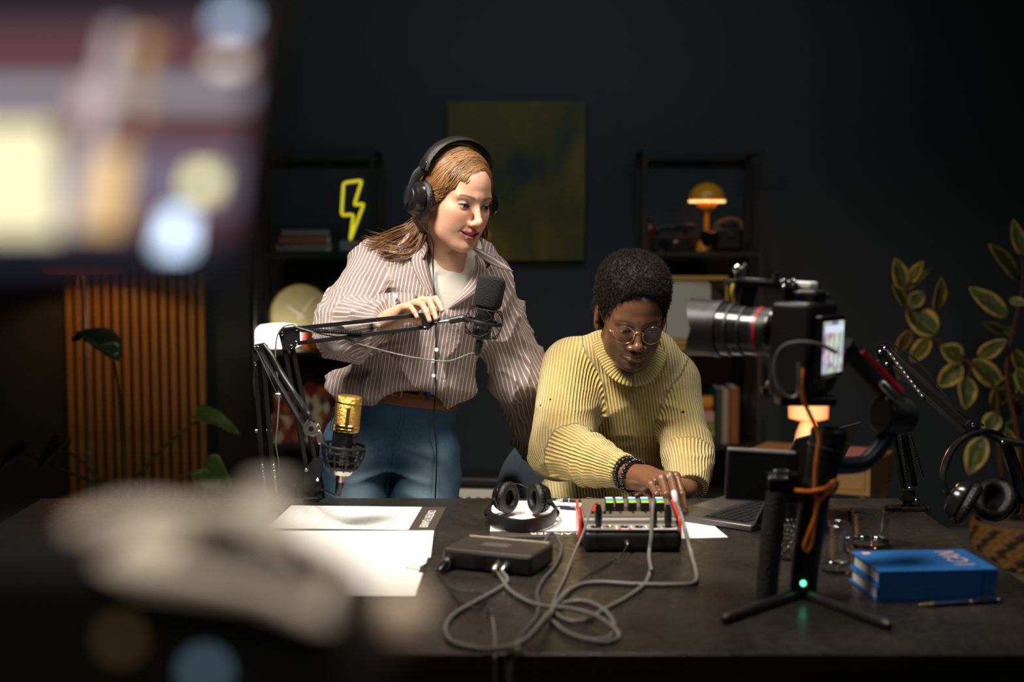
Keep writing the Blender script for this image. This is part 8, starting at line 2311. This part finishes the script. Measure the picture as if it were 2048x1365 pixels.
def m_sweater(p):
    d = m_sw0(p)
    d = d - 0.010 * ridge(p, (7, 7, 4), RDm) ** 4 + 0.010 * (vnoise(p * 6) - 0.5)
    for E_, s_ in ((mE_r, 0.13), (mE_l, 0.12)):
        e = np.exp(-((p - V(T(E_))) ** 2).sum(1) / s_ ** 2); d = d - e * 0.010 * ridge(p + 2.3, (12, 12, 26)) ** 2
    e = np.exp(-((p - V(PT(1190, 815, 3.55))) ** 2).sum(1) / 0.10 ** 2); d = d - e * 0.012 * ridge(p + 9.1, (24, 10, 8), RDm) ** 2
    d = smax(d, -s_ell(p, PT(1263, 688, 3.52), (0.070, 0.075, 0.060)), 0.012)
    return np.maximum(d, 0.60 - p[:, 2])
sv, sq = mesh_sdf(m_sweater, (-0.02, 3.14, 0.58), (0.60, 3.98, 1.24), 0.0045)
limbs = [dict(kind='plane', c=PT(1243, 800, 3.5), axis=(0.985, 0.0, 0.15), d=lambda p: m_torso(p) + 0.010),
         dict(kind='limb', a=T(mS_r), b=T(mE_r), ref=(0, -1, 0), r=0.070, d=m_ur), dict(kind='limb', a=T(mE_r), b=T(mW_r), ref=(0, -1, 0), r=0.055, d=m_fr),
         dict(kind='limb', a=T(mS_l), b=T(mE_l), ref=(0, -1, 0), r=0.060, d=m_ul), dict(kind='limb', a=T(mE_l), b=T(mW_l), ref=(0, -1, 0), r=0.048, d=m_fl)]
su = limb_u(sv, limbs)
KNIT = mat('yellow_rib_knit', (0.58, 0.42, 0.13), 0.9, sheen=0.3); nt, b = nodes_of(KNIT)
at = nt.nodes.new('ShaderNodeAttribute'); at.attribute_name = 'u'
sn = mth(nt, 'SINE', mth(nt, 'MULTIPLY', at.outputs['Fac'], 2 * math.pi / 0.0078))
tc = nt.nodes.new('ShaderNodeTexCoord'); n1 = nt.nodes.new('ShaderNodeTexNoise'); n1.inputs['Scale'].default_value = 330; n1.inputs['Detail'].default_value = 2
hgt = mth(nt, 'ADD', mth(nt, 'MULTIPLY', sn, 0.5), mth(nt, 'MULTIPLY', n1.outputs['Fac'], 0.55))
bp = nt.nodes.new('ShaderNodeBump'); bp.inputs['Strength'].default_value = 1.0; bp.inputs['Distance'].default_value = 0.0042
r = nt.nodes.new('ShaderNodeValToRGB'); r.color_ramp.elements[0].color = (0.40, 0.26, 0.065, 1); r.color_ramp.elements[1].color = (0.64, 0.49, 0.17, 1)  # rib grooves darker: shade put into the colour beside the bump
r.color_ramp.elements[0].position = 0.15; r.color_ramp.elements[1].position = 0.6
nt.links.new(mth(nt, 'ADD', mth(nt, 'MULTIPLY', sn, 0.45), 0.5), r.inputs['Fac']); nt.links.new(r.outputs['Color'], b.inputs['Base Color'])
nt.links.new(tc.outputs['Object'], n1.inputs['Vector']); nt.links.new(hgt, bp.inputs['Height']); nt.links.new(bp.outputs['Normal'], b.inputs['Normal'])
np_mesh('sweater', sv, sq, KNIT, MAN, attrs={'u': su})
# ribbed collar
lp_ = smooth_path([P(1263, 760, 3.455), P(1228, 742, 3.470), P(1202, 696, 3.515), P(1199, 670, 3.56), P(1225, 668, 3.61), P(1262, 664, 3.625), P(1300, 670, 3.61), P(1325, 682, 3.565), P(1322, 706, 3.52), P(1298, 747, 3.475)], 8, closed=True)
def band_mesh(name, loop, rad, hgt_, up_fn, m, root, sides=12):
    n = len(loop); vs = []; us = []; fs = []; acc = 0.0
    for i, p in enumerate(loop):
        t = (loop[(i + 1) % n] - loop[i - 1]).normalized(); u_ = up_fn(p); u_ = (u_ - t * u_.dot(t)).normalized(); o_ = t.cross(u_)
        for k in range(sides):
            a = 2 * math.pi * k / sides; vs.append(T(p + o_ * (rad * math.cos(a)) + u_ * (hgt_ * math.sin(a)))); us.append(acc)
        acc += (loop[(i + 1) % n] - p).length
    for i in range(n):
        for k in range(sides):
            fs.append((i * sides + k, i * sides + (k + 1) % sides, ((i + 1) % n) * sides + (k + 1) % sides, ((i + 1) % n) * sides + k))
    return np_mesh(name, np.array(vs), np.array(fs), m, root, attrs={'u': us})
cen = P(1262, 705, 3.54)
band_mesh('collar', lp_, 0.0065, 0.019, lambda p: Vector((0, 0.25, 1)) - (p - cen).normalized() * 0.9, KNIT, MAN)
# cuff of the right sleeve and a few worn holes
x_, y_, _ = ortho(_mt)
cl = [mW_r - _mt * 0.006 + x_ * (0.038 * math.cos(2 * math.pi * k / 40)) + y_ * (0.038 * math.sin(2 * math.pi * k / 40)) for k in range(40)]
band_mesh('cuff', cl, 0.005, 0.014, lambda p: _mt, KNIT, MAN)
x_, y_, _ = ortho(_ml)
cl = [mW_l - _ml * 0.006 + x_ * (0.036 * math.cos(2 * math.pi * k / 40)) + y_ * (0.036 * math.sin(2 * math.pi * k / 40)) for k in range(40)]
band_mesh('cuff', cl, 0.005, 0.016, lambda p: _ml, KNIT, MAN)
for (x, y, s_) in ((1366, 825, 0.004), (1101, 800, 0.003), (1081, 812, 0.0025)):
    h = ray_hit(m_sweater, x, y, y0=3.2)
    MB().sphere(h, (s_, 0.002, s_), 8, 6).build('worn_hole', mat('hole_dark', (0.02, 0.014, 0.006), 0.95), MAN, world=True)
# ---- trousers and shoes
def m_trs(p):
    d = s_ell(p, T(pv), (0.17, 0.14, 0.12))
    for a, b, ra, rb in ((pv + Vector((-0.09, 0, 0)), kn_l, 0.092, 0.072), (pv + Vector((0.09, 0, 0)), kn_r, 0.092, 0.072), (kn_l, an_l, 0.070, 0.055), (kn_r, an_r, 0.070, 0.055)):
        d = smin(d, s_seg(p, T(a), T(b), ra, rb), 0.03)
    d = d - 0.006 * ridge(p, (8, 8, 14)) ** 3
    return np.maximum(np.maximum(d, 0.06 - p[:, 2]), -(p[:, 2] - 0.40) * 0 - 1)
v, q = mesh_sdf(m_trs, (pv.x - 0.32, 3.22, 0.04), (pv.x + 0.30, 4.0, 0.72), 0.007)
np_mesh('trousers', v, q, mat('dark_denim', (0.02, 0.028, 0.045), 0.85, noise=0.2, nscale=60), MAN)
for a in (an_l, an_r):
    def shoe(p, a=a):
        d = s_seg(p, (a.x, a.y + 0.02, 0.045), (a.x, a.y - 0.14, 0.036), 0.046, 0.040)
        d = smin(d, s_seg(p, (a.x, a.y + 0.01, 0.05), (a.x, a.y, 0.10), 0.048, 0.048), 0.02)
        return np.maximum(d, 0.002 - p[:, 2])
    v, q = mesh_sdf(shoe, (a.x - 0.08, a.y - 0.22, -0.01), (a.x + 0.08, a.y + 0.1, 0.17), 0.006)
    np_mesh('shoe', v, q, mat('black_shoe', (0.02, 0.02, 0.02), 0.5), MAN)

# ---- short afro hair
def m_hair(p):
    d = s_ell(p, (0, 0.014, 0.052), (0.0860, 0.104, 0.088))
    d = smin(d, s_ell(p, (0, 0.008, 0.092), (0.080, 0.088, 0.058)), 0.02)
    d = smin(d, s_ell(p, (0, 0.050, -0.010), (0.078, 0.060, 0.06)), 0.03)
    fc = s_ell(p, (0, -0.126, 0.010), (0.088, 0.095, 0.096))
    q = p.copy(); q[:, 0] = np.abs(p[:, 0])
    fc = smin(fc, s_ell(q, (0.070, -0.075, -0.070), (0.05, 0.082, 0.075)), 0.015)
    fc = np.minimum(fc, s_ell(q, (0.086, 0.010, -0.030), (0.024, 0.034, 0.046)))
    d = smax(d, -fc, 0.008)
    return d - 0.0030 * (vnoise(p * 200) - 0.5) - 0.003 * (vnoise(p * 60) - 0.5)
v, q = mesh_sdf(m_hair, (-0.115, -0.125, -0.10), (0.115, 0.14, 0.165), 0.0022)
rs = np.random.RandomState(4)
NC = 16000
ii = rs.randint(0, len(v), NC); base = v[ii] + rs.randn(NC, 3) * 0.001
e = f32(0.004); bb = base.astype(f32)
nrm = np.stack([m_hair(bb + V([e, 0, 0])) - m_hair(bb - V([e, 0, 0])), m_hair(bb + V([0, e, 0])) - m_hair(bb - V([0, e, 0])), m_hair(bb + V([0, 0, e])) - m_hair(bb - V([0, 0, e]))], 1); nrm /= np.linalg.norm(nrm, axis=1)[:, None] + 1e-9
tg = np.cross(nrm, rs.randn(NC, 3)); tg /= np.linalg.norm(tg, axis=1)[:, None] + 1e-9; bt_ = np.cross(nrm, tg)
K = 6; cv = []
rc = rs.uniform(0.0012, 0.0022, NC)[:, None]; ln_ = rs.uniform(0.003, 0.0105, NC)[:, None]
for k in range(K):
    a = 2.0 * math.pi * k / (K - 1) * 1.3
    c = base + nrm * (ln_ * (k / (K - 1)) - 0.001) + tg * (rc * math.cos(a)) + bt_ * (rc * math.sin(a))
    for j in range(3):
        an = 2 * math.pi * j / 3; cv.append(c + (tg * math.cos(an) + nrm * math.sin(an)) * 0.00042)
cv = np.stack(cv, 1)          # NC, K*3, 3
qd = np.array([(k * 3 + j, k * 3 + (j + 1) % 3, (k + 1) * 3 + (j + 1) % 3, (k + 1) * 3 + j) for k in range(K - 1) for j in range(3)])
cq = (qd[None] + (np.arange(NC) * K * 3)[:, None, None]).reshape(-1, 4)
hv_ = np.concatenate([v, cv.reshape(-1, 3)]); hq_ = np.concatenate([q, cq + len(v)])
np_mesh('hair', xf(MH, hv_), hq_, mat('black_curly_hair', (0.016, 0.011, 0.009), 0.7, spec=0.25), MAN)

# ---- glasses
EYG = thing('eyeglasses', 'round thin gold wire glasses worn by the seated person', 'glasses', MH @ Vector((0, -0.10, -0.004)))
Lm = lambda x, y, z: MH @ Vector((x, y, z))
WIRE = mat('gold_wire', (0.85, 0.62, 0.36), 0.2, 1.0)
LENS = mat('spectacle_lens', (1, 1, 1), 0.0, trans=1.0, ior=1.25)
gz, gy = -0.0075, -0.1005
for s in (-1, 1):
    pts = [Lm(s * 0.0345 + 0.0245 * math.cos(2 * math.pi * k / 44), gy + 0.0032 * (abs(s * 0.0345 + 0.0245 * math.cos(2 * math.pi * k / 44)) / 0.03) ** 2, gz + 0.0225 * math.sin(2 * math.pi * k / 44)) for k in range(44)]
    MB().tube(pts, 0.00085, 8, closed=True).build('rim', WIRE, EYG, world=True)
    c = Lm(s * 0.0345, gy + 0.0042, gz)
    vs = [q for q in pts] + [q + MH.to_3x3() @ Vector((0, 0.0012, 0)) for q in pts]
    n = len(pts)
    MB().add(vs, [tuple(range(n)), tuple(range(2 * n - 1, n - 1, -1))] + [(i, n + i, n + (i + 1) % n, (i + 1) % n) for i in range(n)]).build('lens', LENS, EYG, world=True)
    e0 = Lm(s * 0.0585, gy + 0.013, gz + 0.004)
    MB().tube(smooth_path([Lm(s * 0.058, gy + 0.012, gz + 0.005), Lm(s * 0.068, gy + 0.016, gz + 0.006), Lm(s * 0.078, -0.04, 0.006), Lm(s * 0.0815, 0.004, 0.016), Lm(s * 0.080, 0.022, 0.002)], 5), 0.0009, 8).build('temple_arm', WIRE, EYG, world=True)
    MB().sphere(Lm(s * 0.060, gy + 0.011, gz + 0.005), 0.0022, 8, 6).build('hinge', WIRE, EYG, world=True)
    MB().sphere(Lm(s * 0.0105, gy + 0.004, gz - 0.004), (0.0016, 0.003, 0.004), 8, 6).build('nose_pad', mat('clear_pad', (0.7, 0.6, 0.5), 0.2), EYG, world=True)
MB().tube(smooth_path([Lm(-0.0105, gy, gz + 0.006), Lm(-0.005, gy - 0.002, gz + 0.0105), Lm(0.005, gy - 0.002, gz + 0.0105), Lm(0.0105, gy, gz + 0.006)], 5), 0.0009, 8).build('bridge', WIRE, EYG, world=True)

# ---- bead bracelets
BEAD = mat('onyx_bead', (0.006, 0.006, 0.008), 0.12, coat=0.6)
fd = (mw - mE_r).normalized(); x_, y_, _ = ortho(fd)
for bi, (off, tl, lab) in enumerate(((-0.006, 0.10, 'black bead bracelet nearest the hand on the reaching wrist'), (-0.020, -0.22, 'black bead bracelet nearest the sweater cuff'))):
    cb = mw + fd * off
    root = thing('bead_bracelet', lab, 'bracelet', cb, group='bead bracelets on the wrist')
    nb = 22; R_ = 0.0375
    for k in range(nb):
        a = 2 * math.pi * k / nb
        MB().sphere(cb + x_ * (R_ * math.cos(a)) + y_ * (R_ * math.sin(a)) + fd * (tl * R_ * math.cos(a + 0.6)), 0.0056, 10, 7).build('bead', BEAD, root, world=True)
